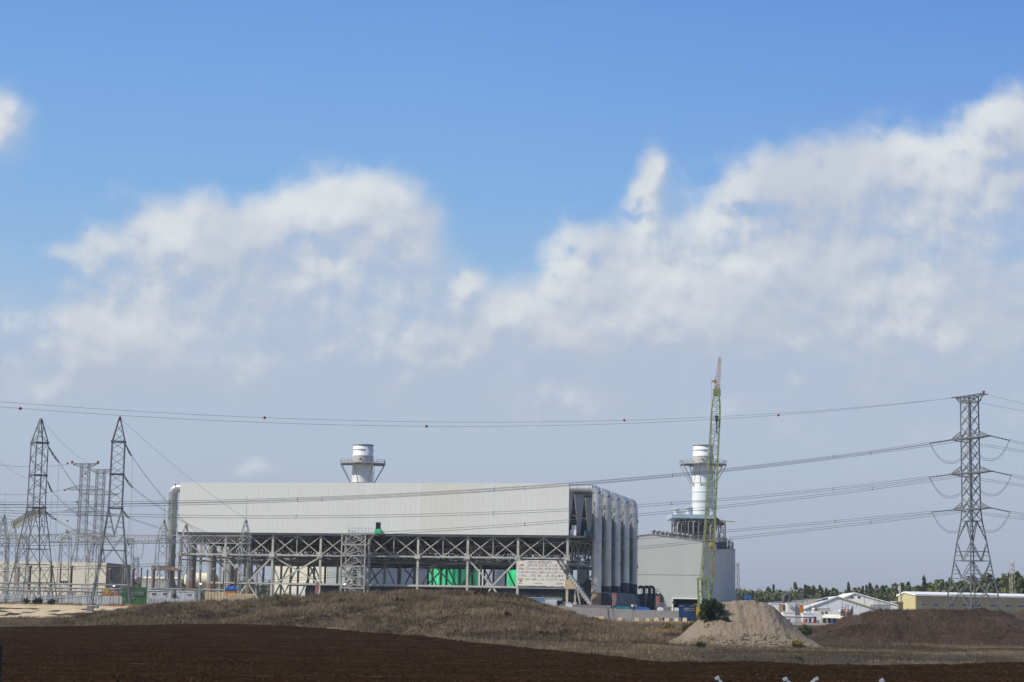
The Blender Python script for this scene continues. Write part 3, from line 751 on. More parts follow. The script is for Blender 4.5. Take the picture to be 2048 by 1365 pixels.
def tree_row(x0, x1, n, Y0, Y1, topf, label_zone, group):
    names = {'cone': 'pointed dark green pine', 'round': 'rounded grey green pine', 'cypress': 'slim dark cypress'}
    for k in range(n):
        px = x0 + (x1 - x0) * (k + rnd.random()) / n
        kind = rnd.choices(('cone', 'round', 'cypress'), (5, 5, 1.3))[0]
        Y = rnd.uniform(Y0, Y1); top = topf(px) + rnd.uniform(-9, 11)
        if kind == 'cypress': top -= 5
        plant(kind, px, top, Y, '%s %s' % (names[kind], label_zone), group, {'cone': 1.0, 'round': 1.15, 'cypress': .8}[kind] * rnd.uniform(.85, 1.15))
topR = lambda x: float(np.interp(x, [1460, 1560, 1700, 1780, 1860, 1960, 2048, 2200], [1186, 1181, 1181, 1177, 1169, 1157, 1155, 1150]))
g_tr = 'trees in the belt behind the plant'
tree_row(1472, 1790, 92, 640, 760, topR, 'in the belt behind the white sheds', g_tr)
tree_row(1790, 1900, 38, 620, 720, topR, 'in the belt behind the yellow gable', g_tr)
tree_row(2100, 2420, 40, 560, 680, topR, 'in the tall belt behind the tan building', g_tr)
tree_row(1880, 2130, 70, 560, 660, topR, 'in the tall belt behind the tan building', g_tr)
topL = lambda x: float(np.interp(x, [250, 330, 700, 800, 860, 1180], [1170, 1166, 1172, 1172, 1176, 1180]))
tree_row(262, 395, 16, 640, 760, topL, 'behind the left switchyard', g_tr)
tree_row(690, 880, 26, 640, 720, topL, 'seen through the legs of the cooler', g_tr)
plant('cypress', 1848, 1152, 600, 'tall slim cypress standing clear above the yellow gable roof', g_tr, .75)
plant('round', 1878, 1160, 590, 'broad dark pine just left of the big pylon', g_tr, .9)
plant('cypress', 1697, 1165, 620, 'slim cypress above the white hall ridge', g_tr, .7)
plant('cone', 1590, 1166, 610, 'tallest pine in the belt above the long white shed', g_tr, .8)
plant('cypress', 1610, 1169, 615, 'thin cypress right of the tallest pine', g_tr, .7)
far = []
for k in range(1700):
    side = rnd.random()
    px = rnd.uniform(1450, 2200) if side < .7 else rnd.uniform(240, 900)
    Y = rnd.uniform(780, 900); p = at(px, 1195, Y); far.append(((p.x, Y, rnd.uniform(.5, 10.0)), rnd.uniform(1.5, 2.6)))
co, fc = leaf_cloud(far, 40, 1.2)
fw = np_mesh('far_woodland', co, fc, pine_b); tag(fw, 'dense green woodland behind the tree belt', None, None, 'stuff')
for lst in protos.values():
    for o in lst:
        if o.name not in used:
            for k in KIDS[o.name]: bpy.data.objects.remove(k)
            bpy.data.objects.remove(o)
# ------------------------------------------------------------------ lattice work
def square(c, yaw, half, z):
    e1 = Vector((math.cos(yaw), math.sin(yaw), 0)); e2 = Vector((-math.sin(yaw), math.cos(yaw), 0))
    return [Vector((c[0], c[1], z)) + e1 * (half * a) + e2 * (half * b) for a, b in ((-1, -1), (1, -1), (1, 1), (-1, 1))]

def lattice(legs, br, c, yaw, levels, lw, bw):
    """levels: (z, half width, ring?, pattern, sub) from bottom to top; pattern X, K, Z for the panel above"""
    for i in range(len(levels) - 1):
        z0, h0, ring, pat, sub = levels[i]; z1, h1 = levels[i + 1][:2]
        A = square(c, yaw, h0, z0); B = square(c, yaw, h1, z1)
        for k in range(4): legs[k].bar(A[k], B[k], lw)
        for s in range(sub):
            f0 = s / sub; f1 = (s + 1) / sub
            P = [A[k].lerp(B[k], f0) for k in range(4)]; Q = [A[k].lerp(B[k], f1) for k in range(4)]
            for k in range(4):
                j = (k + 1) % 4
                if pat == 'X':
                    br.bar(P[k], Q[j], bw); br.bar(P[j], Q[k], bw)
                elif pat == 'Z':
                    if (s + k) % 2: br.bar(P[k], Q[j], bw)
                    else: br.bar(P[j], Q[k], bw)
                elif pat == 'V':      # from the lower corners up to the middle of the top, with short redundants
                    m = (Q[k] + Q[j]) / 2
                    br.bar(P[k], m, bw * 1.2); br.bar(P[j], m, bw * 1.2)
                    for f in (.3, .5, .72):
                        br.bar(P[k].lerp(m, f), P[k].lerp(Q[k], f + .05), bw * .7); br.bar(P[j].lerp(m, f), P[j].lerp(Q[j], f + .05), bw * .7)
                elif pat == 'A':      # from the upper corners down to the middle of the bottom
                    m = (P[k] + P[j]) / 2
                    br.bar(Q[k], m, bw * 1.2); br.bar(Q[j], m, bw * 1.2)
                    for f in (.28, .5, .7):
                        br.bar(Q[k].lerp(m, f), Q[k].lerp(P[k], f + .05), bw * .7); br.bar(Q[j].lerp(m, f), Q[j].lerp(P[j], f + .05), bw * .7)
        if ring:
            for k in range(4): br.bar(A[k], A[(k + 1) % 4], bw * 1.3)
    z, h = levels[-1][:2]
    A = square(c, yaw, h, z)
    for k in range(4): br.bar(A[k], A[(k + 1) % 4], bw * 1.3)

def legs_build(legs, m, root, wid):
    for l in legs: l.build('leg', m, root)

def wire_curve(mb, P, d, a, b, L, r, n=40, off=Vector((0, 0, 0)), t0=0.0):
    pts = []
    for i in range(n + 1):
        t = t0 + (L - t0) * i / n
        pts.append(Vector((P.x + d.x * t, P.y + d.y * t, P.z - a * t + b * t * t)) + off)
    mb.tube(pts, r, 4, False)

def fit(P, d, targets):
    """parabola z = P.z - a t + b t^2 along direction d through the photograph pixels targets"""
    rows = []
    for px, py in targets:
        q = at(px, py, 1.0) - CAMP; k = q.x
        t = (k * P.y - P.x) / (d.x - k * d.y)
        Y = P.y + d.y * t; z = at(px, py, Y).z
        rows.append((t, z - P.z))
    if len(rows) == 1:
        t, dz = rows[0]; b = 0.0003; return (b * t * t - dz) / t, b
    (t1, z1), (t2, z2) = rows[:2]
    b = (z2 / t2 - z1 / t1) / (t2 - t1); a = b * t1 - z1 / t1
    return a, b
def t_at(P, d, px):
    k = (at(px, 900, 1.0) - CAMP).x
    return (k * P.y - P.x) / (d.x - k * d.y)

def sag(mb, A, B, s, r, n=14):
    pts = []
    for i in range(n + 1):
        f = i / n; p = Vector(A).lerp(Vector(B), f); p.z -= 4 * s * f * (1 - f); pts.append(p)
    mb.tube(pts, r, 4, False)

# ---- double circuit strain tower with a flat top
e1 = Vector((.447, -.894, 0)); e2 = Vector((.894, .447, 0)); TY = math.atan2(e2.y, e2.x)
def strain_tower(px, ytop, Y, label, steel, e1=e1, e2=e2, TY=TY, ext=1.0):
    c = at(px, ytop, Y); g = gz(c.x, Y)
    root = thing('lattice_pylon', label, 'pylon', (c.x, Y, g), 'flat topped double circuit pylons')
    legs = [MB() for _ in range(4)]; br = MB(); cc = (c.x, Y)
    lv = [(g - .2, 4.6, 0, 'X', 1), (3.1, 4.05, 1, 'X', 1), (9.6, 2.98, 1, 'A', 1), (13.2, 2.55, 1, 'A', 1), (17.0, 2.10, 0, 'V', 1), (21.3, 1.5, 1, 'X', 1), (23.7, 1.30, 1, 'X', 3), (31.1, 1.28, 1, 'X', 3), (38.3, 1.28, 1, 'X', 3), (45.7, 1.28, 1, 'X', 1), (47.0, 1.28, 1, 'X', 1)]
    lattice(legs, br, cc, TY, lv, .22, .11)
    for z, hh in ((6.3, 3.5), (15.1, 2.32)):
        A = square(cc, TY, hh, z)
        for k in range(4): br.bar(A[k], A[(k + 1) % 4], .10)
    legs_build(legs, steel, root, .24); br.build('bracing', steel, root)
    C = Vector((c.x, Y, 0)); tips = {}
    for z, L in ((23.7, 5.7 * ext), (31.1, 6.3 * ext), (38.3, 6.0 * ext)):
        m = MB()
        for s in (-1, 1):
            tip = C + e1 * (s * L) + Vector((0, 0, z + .1)); tips[(z, s)] = tip
            for q in (-1, 1):
                lo = C + e1 * (s * 1.28) + e2 * (q * 1.28) + Vector((0, 0, z)); hi = lo + Vector((0, 0, 1.5))
                m.bar(lo, tip + e2 * (q * .25), .24); m.bar(hi, tip, .13)
                for f in (.25, .5, .75): m.bar(lo.lerp(tip, f), hi.lerp(tip, max(0, f - .22)), .10)
            for f in (.1, .3, .5, .7, .9):
                a = (C + e1 * (s * 1.28) + e2 * 1.28 + Vector((0, 0, z))).lerp(tip, f); b = (C + e1 * (s * 1.28) - e2 * 1.28 + Vector((0, 0, z))).lerp(tip, min(1, f + .15))
                m.bar(a, b, .14)
        for q in (-1, 1):
            m.bar(C + e1 * 1.28 + e2 * (q * 1.28) + Vector((0, 0, z)), C - e1 * 1.28 + e2 * (q * 1.28) + Vector((0, 0, z)), .26)
        m.build('crossarm', steel, root)
    m = MB()
    for s in (-1, 1):
        tip = C + e1 * (s * 4.4) + Vector((0, 0, 47.1)); tips[('e', s)] = tip
        for q in (-1, 1):
            m.bar(C + e1 * (s * 1.28) + e2 * (q * 1.28) + Vector((0, 0, 45.7)), tip, .16); m.bar(C + e1 * (s * 1.28) + e2 * (q * 1.28) + Vector((0, 0, 47.0)), tip + e2 * (q * 1.0), .16)
            m.bar(tip, tip + e2 * (q * 1.0), .16); m.bar(C + e1 * (s * 2.8) + e2 * q + Vector((0, 0, 47.05)), C + e1 * (s * 2.2) + e2 * q + Vector((0, 0, 45.9)), .12)
            m.bar(C + e1 * (s * 2.4) + e2 * q + Vector((0, 0, 47.05)), C + e1 * (s * 3.6) - e2 * q + Vector((0, 0, 47.08)), .12)
    m.build('earth_wire_arm', steel, root)
    return root, C, tips

pyl, PC, tips = strain_tower(1940.5, 900, 380.0, 'tall dark lattice pylon standing in front of the tan building', pylon_steel)
dl = Vector((-.894, -.447, 0)); dr = Vector((.86, .51, 0))
sets = [ (38.3, 1, [(1137, 970), (0, 1013)], 'upper'), (38.3, -1, [(1137, 968.5), (0, 1007)], 'upper'),
         (31.1, -1, [(1137, 1020), (360, 1033)], 'middle'), (31.1, 1, [(1280, 1030), (820, 1064)], 'middle'),
         (23.7, -1, [(1471, 1061), (1280, 1076)], 'lower'), (23.7, 1, [(1471, 1076), (1280, 1096)], 'lower')]
words_ = {(38.3, 1): 'thick double conductor of the top crossarm, near circuit', (38.3, -1): 'thick double conductor of the top crossarm, far circuit',
          (31.1, -1): 'double conductor of the middle crossarm, upper of its pair', (31.1, 1): 'double conductor of the middle crossarm, lower of its pair',
          (23.7, -1): 'double conductor of the lowest crossarm, upper of its pair', (23.7, 1): 'double conductor of the lowest crossarm, lower of its pair'}
LINES = {}
for z, s, tg, nm in sets:
    P = tips[(z, s)]; a, b = fit(P, dl, tg)
    if b < 0.0001: 
        t_ = 100.0; b = 0.00022; a, _ = fit(P, dl, tg[:1]); 
        q = at(tg[0][0], tg[0][1], 1.0) - CAMP; tt = (q.x * P.y - P.x) / (dl.x - q.x * dl.y); zz = at(tg[0][0], tg[0][1], P.y + dl.y * tt).z; a = (b * tt * tt - (zz - P.z)) / tt
    w = MB(); nrm = Vector((-dl.y, dl.x, 0))
    for o in (-.2, .2):
        wire_curve(w, P, dl, a, b, 330, .034, 60, Vector((0, 0, o)), 5.5)
    for t in range(30, 200, 38):
        p = Vector((P.x + dl.x * t, P.y + dl.y * t, P.z - a * t + b * t * t)); w.bar(p + Vector((0, 0, -.35)), p + Vector((0, 0, .35)), .1)
    single(w, 'conductor', wire_m, words_[(z, s)] + ', running left', 'power line', 'conductors running left from the right pylon', P)
    st = MB(); pts = [Vector((P.x + dl.x * t, P.y + dl.y * t, P.z - a * t + b * t * t)) for t in np.linspace(0, 5.5, 12)]
    st.tube(pts, [.06 + .09 * (i % 2) for i in range(12)], 6); st.build('insulator_string', insul_m, pyl)
    # right hand side
    w = MB(); q = tips[(z, s)]; tr = {1: (2048, {38.3: 888, 31.1: 957, 23.7: 1030}[z]), -1: (2048, {38.3: 903, 31.1: 972, 23.7: 1038}[z])}[s]
    a2, b2 = fit(q, dr, [tr])
    for o in (-.2, .2): wire_curve(w, q, dr, a2, b2, 260, .034, 30, Vector((0, 0, o)), 5.5)
    single(w, 'conductor', wire_m, 'double conductor leaving the %s pylon arm rightwards, %s' % ({38.3: 'top', 31.1: 'middle', 23.7: 'lowest'}[z], 'upper of its pair' if s == 1 else 'lower of its pair'), 'power line', 'conductors running right from the right pylon', q)
    st = MB(); pr = [Vector((q.x + dr.x * t, q.y + dr.y * t, q.z - a2 * t + b2 * t * t)) for t in np.linspace(0, 5.5, 12)]
    st.tube(pr, [.06 + .09 * (i % 2) for i in range(12)], 6); st.build('insulator_string', insul_m, pyl)
    jm = MB(); lo = P + Vector((0, 0, -3.9))
    for o in (-.18, .18):
        cp = []
        for i in range(17):
            f = i / 16.0; base = pts[-1].lerp(pr[-1], f); base.z -= 4.1 * (1 - abs(2 * f - 1) ** 2.4); cp.append(base + Vector((0, 0, o)))
        jm.tube(cp, .04, 4, False)
    jm.build('jumper_loop', wire_m, pyl)
for s, tg, rt in ((1, [(852, 853), (36, 817)], (2048, 808)), (-1, [(1137, 843.5), (0, 804)], (2048, 823))):
    P = tips[('e', s)]; a, b = fit(P, dl, tg); w = MB(); wire_curve(w, P, dl, a, b, 330, .026, 60)
    single(w, 'earth_wire', wire_m, ('lower' if s == 1 else 'upper') + ' of two thin top wires crossing the whole picture', 'power line', 'earth wires', P)
    LINES[s] = (P, a, b)
    w = MB(); a2, b2 = fit(P, dr, [rt]); wire_curve(w, P, dr, a2, b2, 260, .026, 30)
    single(w, 'earth_wire', wire_m, 'thin top wire leaving the right pylon to the right, %s one' % ('upper' if s == 1 else 'lower'), 'power line', 'earth wires', P)
def ball(p, r, label, g='marker balls'):
    m = MB(); m.ball(p, r, 9); return single(m, 'marker_ball', red_ball, label, 'marker ball', g)
for px, s, lb in ((36, 1, 'red marker ball on the top wire near the left picture edge'), (527, -1, 'dark red marker ball on the top wire left of the left chimney'), (852, 1, 'red marker ball on the top wire right of the left chimney'),
                  (1248, -1, 'dark red marker ball on the top wire left of the crane'), (1557, 1, 'dark red marker ball on the top wire right of the crane')):
    P, a, b = LINES[s]; t = t_at(P, dl, px)
    ball(Vector((P.x + dl.x * t, P.y + dl.y * t, P.z - a * t + b * t * t)), .25, lb)
ball(tips[('e', 1)] + Vector((0, 0, .4)), .28, 'red marker ball on the top of the right pylon')

f1 = Vector((.98, -.199, 0)); f2 = Vector((.199, .98, 0)); FT = math.atan2(f2.y, f2.x) + R(8)
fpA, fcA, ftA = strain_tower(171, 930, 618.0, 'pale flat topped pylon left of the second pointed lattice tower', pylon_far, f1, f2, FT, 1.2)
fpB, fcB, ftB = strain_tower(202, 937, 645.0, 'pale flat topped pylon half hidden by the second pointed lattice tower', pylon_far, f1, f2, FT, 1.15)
ball(ftA[('e', 1)] + Vector((0, 0, .5)), .45, 'red marker ball on the right end of the far pylon top')
ball(ftA[('e', -1)] + Vector((-.4, 0, .5)), .45, 'red marker ball on the left end of the far pylon top')
for px, py, lb in ((135, 927, 'red marker ball hanging left of the far pylon top'), (148, 930, 'red marker ball just below the left end of the far pylon top'), (164, 952, 'red marker ball in front of the far pylon shaft'), (171, 948, 'red marker ball right of the one before the far pylon shaft'),
                   (130, 981, 'red marker ball left of the far pylon upper arm'), (153, 1004, 'red marker ball below the far pylon upper arm'), (135, 1042, 'red marker ball left of the far pylon middle arm')):
    ball(at(px, py, 600.0), .33, lb)
# wires of the far line, from the far pylon arms out to the left
far_words = ['far line wire at the level of the far pylon top', 'far line wire from the upper arm of the far pylon', 'far line wire from the middle arm of the far pylon', 'far line wire from the lowest arm of the far pylon']
for (key, s, end, lb) in ((('e'), -1, (-60, 921), far_words[0]), (38.3, -1, (-60, 982), far_words[1]), (31.1, -1, (-60, 1024), far_words[2]), (23.7, -1, (-60, 1058), far_words[3])):
    w = MB(); sag(w, ftA[(key, s)], at(end[0], end[1], 560.0), 1.5, .05); single(w, 'conductor', wire_m, lb, 'power line', 'far line wires', ftA[(key, s)])

# ---- pointed terminal towers on the left
def terminal_tower(px, Y, yaw, peak_y, lv_y, label):
    c = at(px, peak_y, Y); g = gz(c.x, Y)
    z_ = lambda py: at(px, py, Y).z
    root = thing('lattice_tower', label, 'pylon', (c.x, Y, g), 'pointed terminal towers')
    legs = [MB() for _ in range(4)]; br = MB(); cc = (c.x, Y)
    zs = [z_(y) for y in lv_y]   # belts: 1130, 1068, 1016, 950, 885
    lv = [(g - .2, 3.45, 0, 'X', 1), (zs[0], 2.35, 1, 'X', 1), (zs[1], 1.75, 0, 'A', 1), (zs[2], 1.16, 1, 'Z', 4), (zs[3], 1.12, 1, 'Z', 4), (zs[4], 1.10, 1, 'Z', 3), (z_(peak_y), .10, 0, 'X', 1)]
    lattice(legs, br, cc, yaw, lv, .17, .08)
    for zz, hh in ((zs[0] * .55 + g * .45, 3.1), (zs[0] * .5 + zs[1] * .5, 2.2)):
        A = square(cc, yaw, hh, zz)
        for k in range(4): br.bar(A[k], A[(k + 1) % 4], .09)
    legs_build(legs, pylon_steel, root, .23); br.build('bracing', pylon_steel, root)
    for zz, hh in ((zs[2], 1.16), (zs[3], 1.12), (zs[4], 1.10)):
        m = MB(); A = square(cc, yaw, hh + .12, zz)
        for k in range(4): m.bar(A[k], A[(k + 1) % 4], .2)
        m.bar(A[0], A[2], .12); m.bar(A[1], A[3], .14); m.build('belt', pylon_steel, root)
    for p in square(cc, yaw, 3.45, g - .4):
        m = MB(); m.box((p.x - .45, p.y - .45, g - .5), (p.x + .45, p.y + .45, g + .25)); m.build('footing', pale_conc, root)
    return root, c, z_
tA, cA, zA = terminal_tower(82, 328.0, R(40), 838, (1130, 1068, 1016, 951, 886), 'pointed lattice tower, the left one of the two in the foreground')
tB, cB, zB = terminal_tower(239.5, 328.0, R(9), 836, (1133, 1070, 1017, 949, 884), 'pointed lattice tower with a red ball on its peak')
ball(at(240, 836, 327.6), .27, 'red marker ball on the peak of the second lattice tower')

def dropper(root, pts_str, pts_wire, label, Ys, Ye):
    a = at(pts_str[0][0], pts_str[0][1], Ys); b = at(pts_str[1][0], pts_str[1][1], Ys + 3)
    st = MB()
    for o in (0, 1.0):
        q = [a.lerp(b, f) + Vector((0, 0, -.35 * o * math.sin(f * 3.14))) for f in np.linspace(0, 1, 9)]
        st.tube(q, [.05 + .06 * (i % 2) for i in range(9)], 5)
    st.build('insulator_string', insul_m, root)
    w = MB(); e = at(pts_wire[0], pts_wire[1], Ye)
    for o in (-.12, .12): sag(w, b + Vector((0, 0, o)), e + Vector((0, 0, o)), .9, .03)
    single(w, 'dropper_wire', wire_m, label, 'power line', 'wires dropping to the switchyard', b)
for k, (s0, s1, e) in enumerate((((97, 894), (119, 926), (235, 1068)), ((95, 962), (105, 985), (230, 1074)), ((92, 1024), (113, 1040), (225, 1078)))):
    dropper(tA, (s0, s1), e, ('upper', 'middle', 'lower')[k] + ' twin wire slanting down from the left lattice tower', 328.0, 372)
for k, (s0, s1, e) in enumerate((((251, 888), (264, 913), (398, 1070)), ((249, 953), (266, 976), (435, 1074)), ((247, 1022), (258, 1036), (466, 1078)))):
    dropper(tB, (s0, s1), e, ('upper', 'middle', 'lower')[k] + ' twin wire slanting down from the lattice tower with the red ball', 328.0, 371)
for p0, p1, lb in (((84, 839), (176, 926), 'thin wire from the peak of the left lattice tower'), ((242, 838), (492, 1038), 'long thin wire from the red ball tower peak to the gantry'), ((-20, 900), (58, 958), 'thin wire crossing the upper left edge'), ((-20, 975), (36, 1028), 'thin slanting wire at the left edge above the gantry')):
    w = MB(); sag(w, at(p0[0], p0[1], 328), at(p1[0], p1[1], 372), .8, .024); single(w, 'earth_wire', wire_m, lb, 'power line', 'wires dropping to the switchyard')
# hanging jumper wires
for k, (px, y0, y1) in enumerate(((117, 930, 1075), (265, 916, 1075), (258, 1040, 1095), (104, 990, 1068), (112, 1042, 1070))):
    w = MB(); a = at(px, y0, 331); b = at(px - 4, y1, 340); sag(w, a, b, 0.2, .022)
    single(w, 'dropper_wire', wire_m, ('long hanging wire under the upper string of the left lattice tower', 'long hanging wire under the upper string of the red ball tower', 'short hanging wire under the lower string of the red ball tower', 'hanging wire under the middle string of the left lattice tower', 'short hanging wire under the lower string of the left lattice tower')[k], 'power line', 'wires dropping to the switchyard')

# ---- busbar gantry
def gantry_column(px, Y, ytop, wid, label, spike=None):
    c = at(px, ytop, Y); g = gz(c.x, Y); ztop = at(px, ytop, Y).z; zb = at(px, 1078, Y).z
    root = thing('gantry_tower', label, 'gantry', (c.x, Y, g), 'lattice columns of the busbar gantry')
    legs = [MB() for _ in range(4)]; br = MB()
    lattice(legs, br, (c.x, Y), R(28), [(g, wid, 0, 'Z', 6), (zb, wid * .78, 1, 'Z', 4), (ztop, .12, 0, 'X', 1)], .13, .08)
    legs_build(legs, galv, root, .1); br.build('bracing', galv, root)
    if spike:
        m = MB(); m.tube([Vector((c.x, Y, ztop - .2)), at(px + 2, spike, Y)], [.05, .03], 6); m.build('lightning_rod', galv, root)
    return root
def gantry_beam(p0, p1, w, h, label):
    a = Vector(p0); b = Vector(p1); d = (b - a); n = int(d.length / 1.5); side = Vector((-d.y, d.x, 0)).normalized() * w; up = Vector((0, 0, h))
    m = MB()
    for q in (0, 1):
        for r_ in (0, 1): m.bar(a + side * q + up * r_, b + side * q + up * r_, .14)
    for i in range(n):
        p = a + d * (i / n); r_ = a + d * ((i + 1) / n)
        for q in (0, 1):
            m.bar(p + side * q, r_ + side * q + up, .085); m.bar(p + side * q, p + side * q + up, .07)
        m.bar(p, r_ + side, .08); m.bar(p + up, r_ + side + up, .08)
    return single(m, 'gantry_beam', galv, label, 'gantry', 'beams of the busbar gantry')
gantry_column(328, 376.0, 1040, 1.35, 'lattice gantry column left of the tall pipe, with a rod', 991)
gantry_column(492, 371.0, 1040, 1.15, 'lattice gantry column in front of the cooler wall, with a rod', 991)
gantry_column(6, 388.0, 1036, 1.4, 'lattice gantry column cut by the left picture edge')
gantry_column(9, 430.0, 1030, 1.5, 'lattice gantry column with a tall rod at the left edge', 985)
gantry_column(27, 420.0, 1046, 1.3, 'plain lattice gantry column near the left edge')
gantry_column(372, 378.0, 1050, 1.0, 'slim lattice gantry column behind the tall pipe base')
pa = at(-40, 1083, 388.0); pb = at(497, 1087, 371.0)
gantry_beam(pa, (pb.x, pb.y, pa.z), 1.5, 1.5, 'long lattice gantry beam crossing behind both pointed towers')
pa = at(22, 1056, 432.0); pb2 = at(72, 1030, 357.0)
gantry_beam(pa, (pb2.x, pb2.y, pa.z), 1.4, 1.4, 'short lattice gantry beam coming forward behind the left tower')
pa = at(-30, 1040, 432.0); gantry_beam(pa, at(24, 1052, 432.0), 1.4, 1.4, 'lattice gantry beam sloping in from the left edge')

gantry_column(48, 402.0, 1066, 1.2, 'weathered lattice column between the left tower legs and the edge')
gantry_column(133, 405.0, 1060, 1.3, 'lattice column behind the cream building centre, under the long beam')
gantry_column(188, 410.0, 1068, 1.2, 'lattice column just left of the red ball tower legs')
gantry_column(258, 402.0, 1090, 1.0, 'short lattice column above the green hoarding')
for k, (px, y0, y1, bend, lb) in enumerate(((60, 1086, 1150, 1.2, 'thin wire hanging from the long beam inside the left tower'), (108, 1086, 1140, 1.0, 'thin wire hanging from the long beam right of the left tower'), (122, 1086, 1118, .8, 'insulated dropper hanging from the long beam above the cream building'),
                                    (152, 1086, 1140, 1.1, 'thin wire hanging from the long beam before the far pylon'), (205, 1086, 1150, 1.2, 'thin wire hanging from the long beam left of the red ball tower'), (272, 1086, 1135, 1.0, 'looped wire hanging from the long beam above the green hoarding'), (288, 1086, 1118, .7, 'dark insulator dropper hanging from the long beam left of the tall pipe'))):
    w = MB(); a = at(px, y0, 380.0); b = at(px + (9 if k % 2 else -6), y1, 372.0); sag(w, a, b, bend, .03 if k not in (2, 6) else .07)
    single(w, 'dropper_wire', wire_m, lb, 'power line', 'wires hanging from the long gantry beam')
# ---- switchyard apparatus
def post_insulator(px, ytop, Y, label, r=.28):
    c = at(px, 1185, Y); g = gz(c.x, Y); zt = at(px, ytop, Y).z; zm = g + (zt - g) * .34
    root = thing('current_transformer', label, 'transformer', (c.x, Y, g), 'brown instrument transformers in the switchyard')
    m = MB()
    for sx in (-.3, .3):
        for sy in (-.3, .3): m.bar((c.x + sx, Y + sy, g - .1), (c.x + sx, Y + sy, zm - .4), .12)
    m.box((c.x - .5, Y - .5, zm - .4), (c.x + .5, Y + .5, zm)); m.build('stand', galv, root)
    m = MB(); prof = []; n = 22
    for i in range(n + 1):
        z = zm + (zt - .35 - zm) * i / n; prof.append((r * (1.0 if i % 2 else .72), z))
    m.lathe((c.x, Y, 0), prof, 14); m.build('insulator', brown_porc, root)
    m = MB(); m.lathe((c.x, Y, 0), [(.001, zt), (.3, zt - .05), (.42, zt - .3), (.3, zt - .5), (.001, zt - .5)], 14); m.build('head', rust_band, root)
    return root
names_ct = {101: 'brown ribbed insulator column inside the left lattice tower', 141: 'thick brown insulator column before the cream building centre', 265: 'brown insulator column right of the red ball tower', 306: 'brown insulator column left of the tall pipe',
            384: 'first brown insulator column right of the tall pipe', 427: 'second brown insulator column right of the tall pipe', 470: 'third brown insulator column right of the tall pipe', 58: 'brown insulator column at the left tower left leg', 219: 'brown insulator column before the dark end of the cream building'}
for px, lb in names_ct.items():
    post_insulator(px, 1131 if px < 200 else 1136, 362.0, lb)
def thin_post(px, ytop, Y, label):
    c = at(px, 1185, Y); g = gz(c.x, Y); zt = at(px, ytop, Y).z
    root = thing('post_insulator', label, 'insulator', (c.x, Y, g), 'slim post insulators in the switchyard')
    m = MB(); m.bar((c.x, Y, g - .1), (c.x, Y, g + (zt - g) * .5), .2); m.box((c.x - .3, Y - .3, g - .1), (c.x + .3, Y + .3, g + .25)); m.build('stand', galv, root)
    m = MB(); z0 = g + (zt - g) * .5; m.lathe((c.x, Y, 0), [(.16 if i % 2 else .11, z0 + (zt - z0) * i / 18) for i in range(19)], 10); m.lathe((c.x, Y, 0), [(.001, zt + .25), (.18, zt + .12), (.18, zt), (.001, zt - .01)], 10)
    m.build('insulator', brown_porc, root)
for px, yt, lb in ((36, 1135, 'slim post insulator at the left edge of the cream building'), (78, 1138, 'slim post insulator behind the left tower legs'), (119, 1128, 'slim post insulator left of the thick brown column'), (240, 1136, 'slim post insulator at the right tower right leg'),
                   (281, 1138, 'slim post insulator between the green hoarding and the pipe'), (293, 1142, 'slim post insulator right above the green hoarding edge'), (357, 1142, 'slim post insulator close beside the tall pipe'), (400, 1142, 'slim post insulator before the second steam pipe'), (446, 1143, 'slim post insulator before the white tank')):
    thin_post(px, yt, 364.0, lb)
# bus pipes and low steelwork behind the corrugated fence
for k, (y, x0, x1, lb) in enumerate(((1166, -20, 262, 'grey busbar pipe running in front of the cream building'), (1174, -20, 240, 'second grey busbar pipe below the first one'), (1181, 20, 250, 'lowest grey busbar pipe behind the corrugated fence'), (1178, 300, 470, 'grey busbar pipe behind the white barriers'))):
    m = MB(); a = at(x0, y, 358 + k); b = at(x1, y, 358 + k); b.z = a.z; m.tube([a, b], .16, 8)
    n = 9
    for i in range(n + 1):
        p = a.lerp(b, (i + .3) / (n + .6)); g = gz(p.x, p.y); m.bar((p.x, p.y, g - .1), (p.x, p.y, a.z), .16)
        m.box((p.x - .5, p.y - .1, a.z - .9), (p.x + .5, p.y + .1, a.z - .75))
    single(m, 'busbar', galv, lb, 'busbar')
for px, py, Y, lb in ((228, 1172, 356.0, 'lit floodlight at the foot of the red ball tower'), (401, 1168, 356.0, 'lit floodlight among the brown insulator columns'), (689, 1169, 398.0, 'lit floodlight under the cooler left of the stair tower')):
    p = at(px, py, Y); g = gz(p.x, Y); t = thing('floodlight', lb, 'floodlight', (p.x, Y, g), 'small lit floodlights on posts')
    m = MB(); m.bar((p.x, Y + .2, g - .1), (p.x, Y + .2, p.z), .1); m.build('post', galv, t)
    m = MB(); m.box((p.x - .3, Y, p.z - .2), (p.x + .3, Y + .2, p.z + .2)); m.build('housing', dark_steel, t)
    m = MB(); m.poly([(p.x - .2, Y - .01, p.z - .12), (p.x + .2, Y - .01, p.z - .12), (p.x + .2, Y - .01, p.z + .12), (p.x - .2, Y - .01, p.z + .12)], (0, -.03, 0)); m.build('lamp', lamp_on, t)
# ------------------------------------------------------------------ air cooled condenser
YAW = R(13.0); OX, OY = 12.95, 400.0
cu, su = math.cos(YAW), math.sin(YAW)
def A(u, v, w):
    return Vector((OX + u * cu + v * su, OY - u * su + v * cu, w))
LU = 89.8; NB = 8; BW = LU / NB; NV = 5; VW = 12.3; V0 = .5
GP = 0.15
acc = thing('air_cooled_condenser', 'huge pale windowless wind wall standing on a lattice of steel legs', 'cooler', A(-LU / 2, 0, GP))
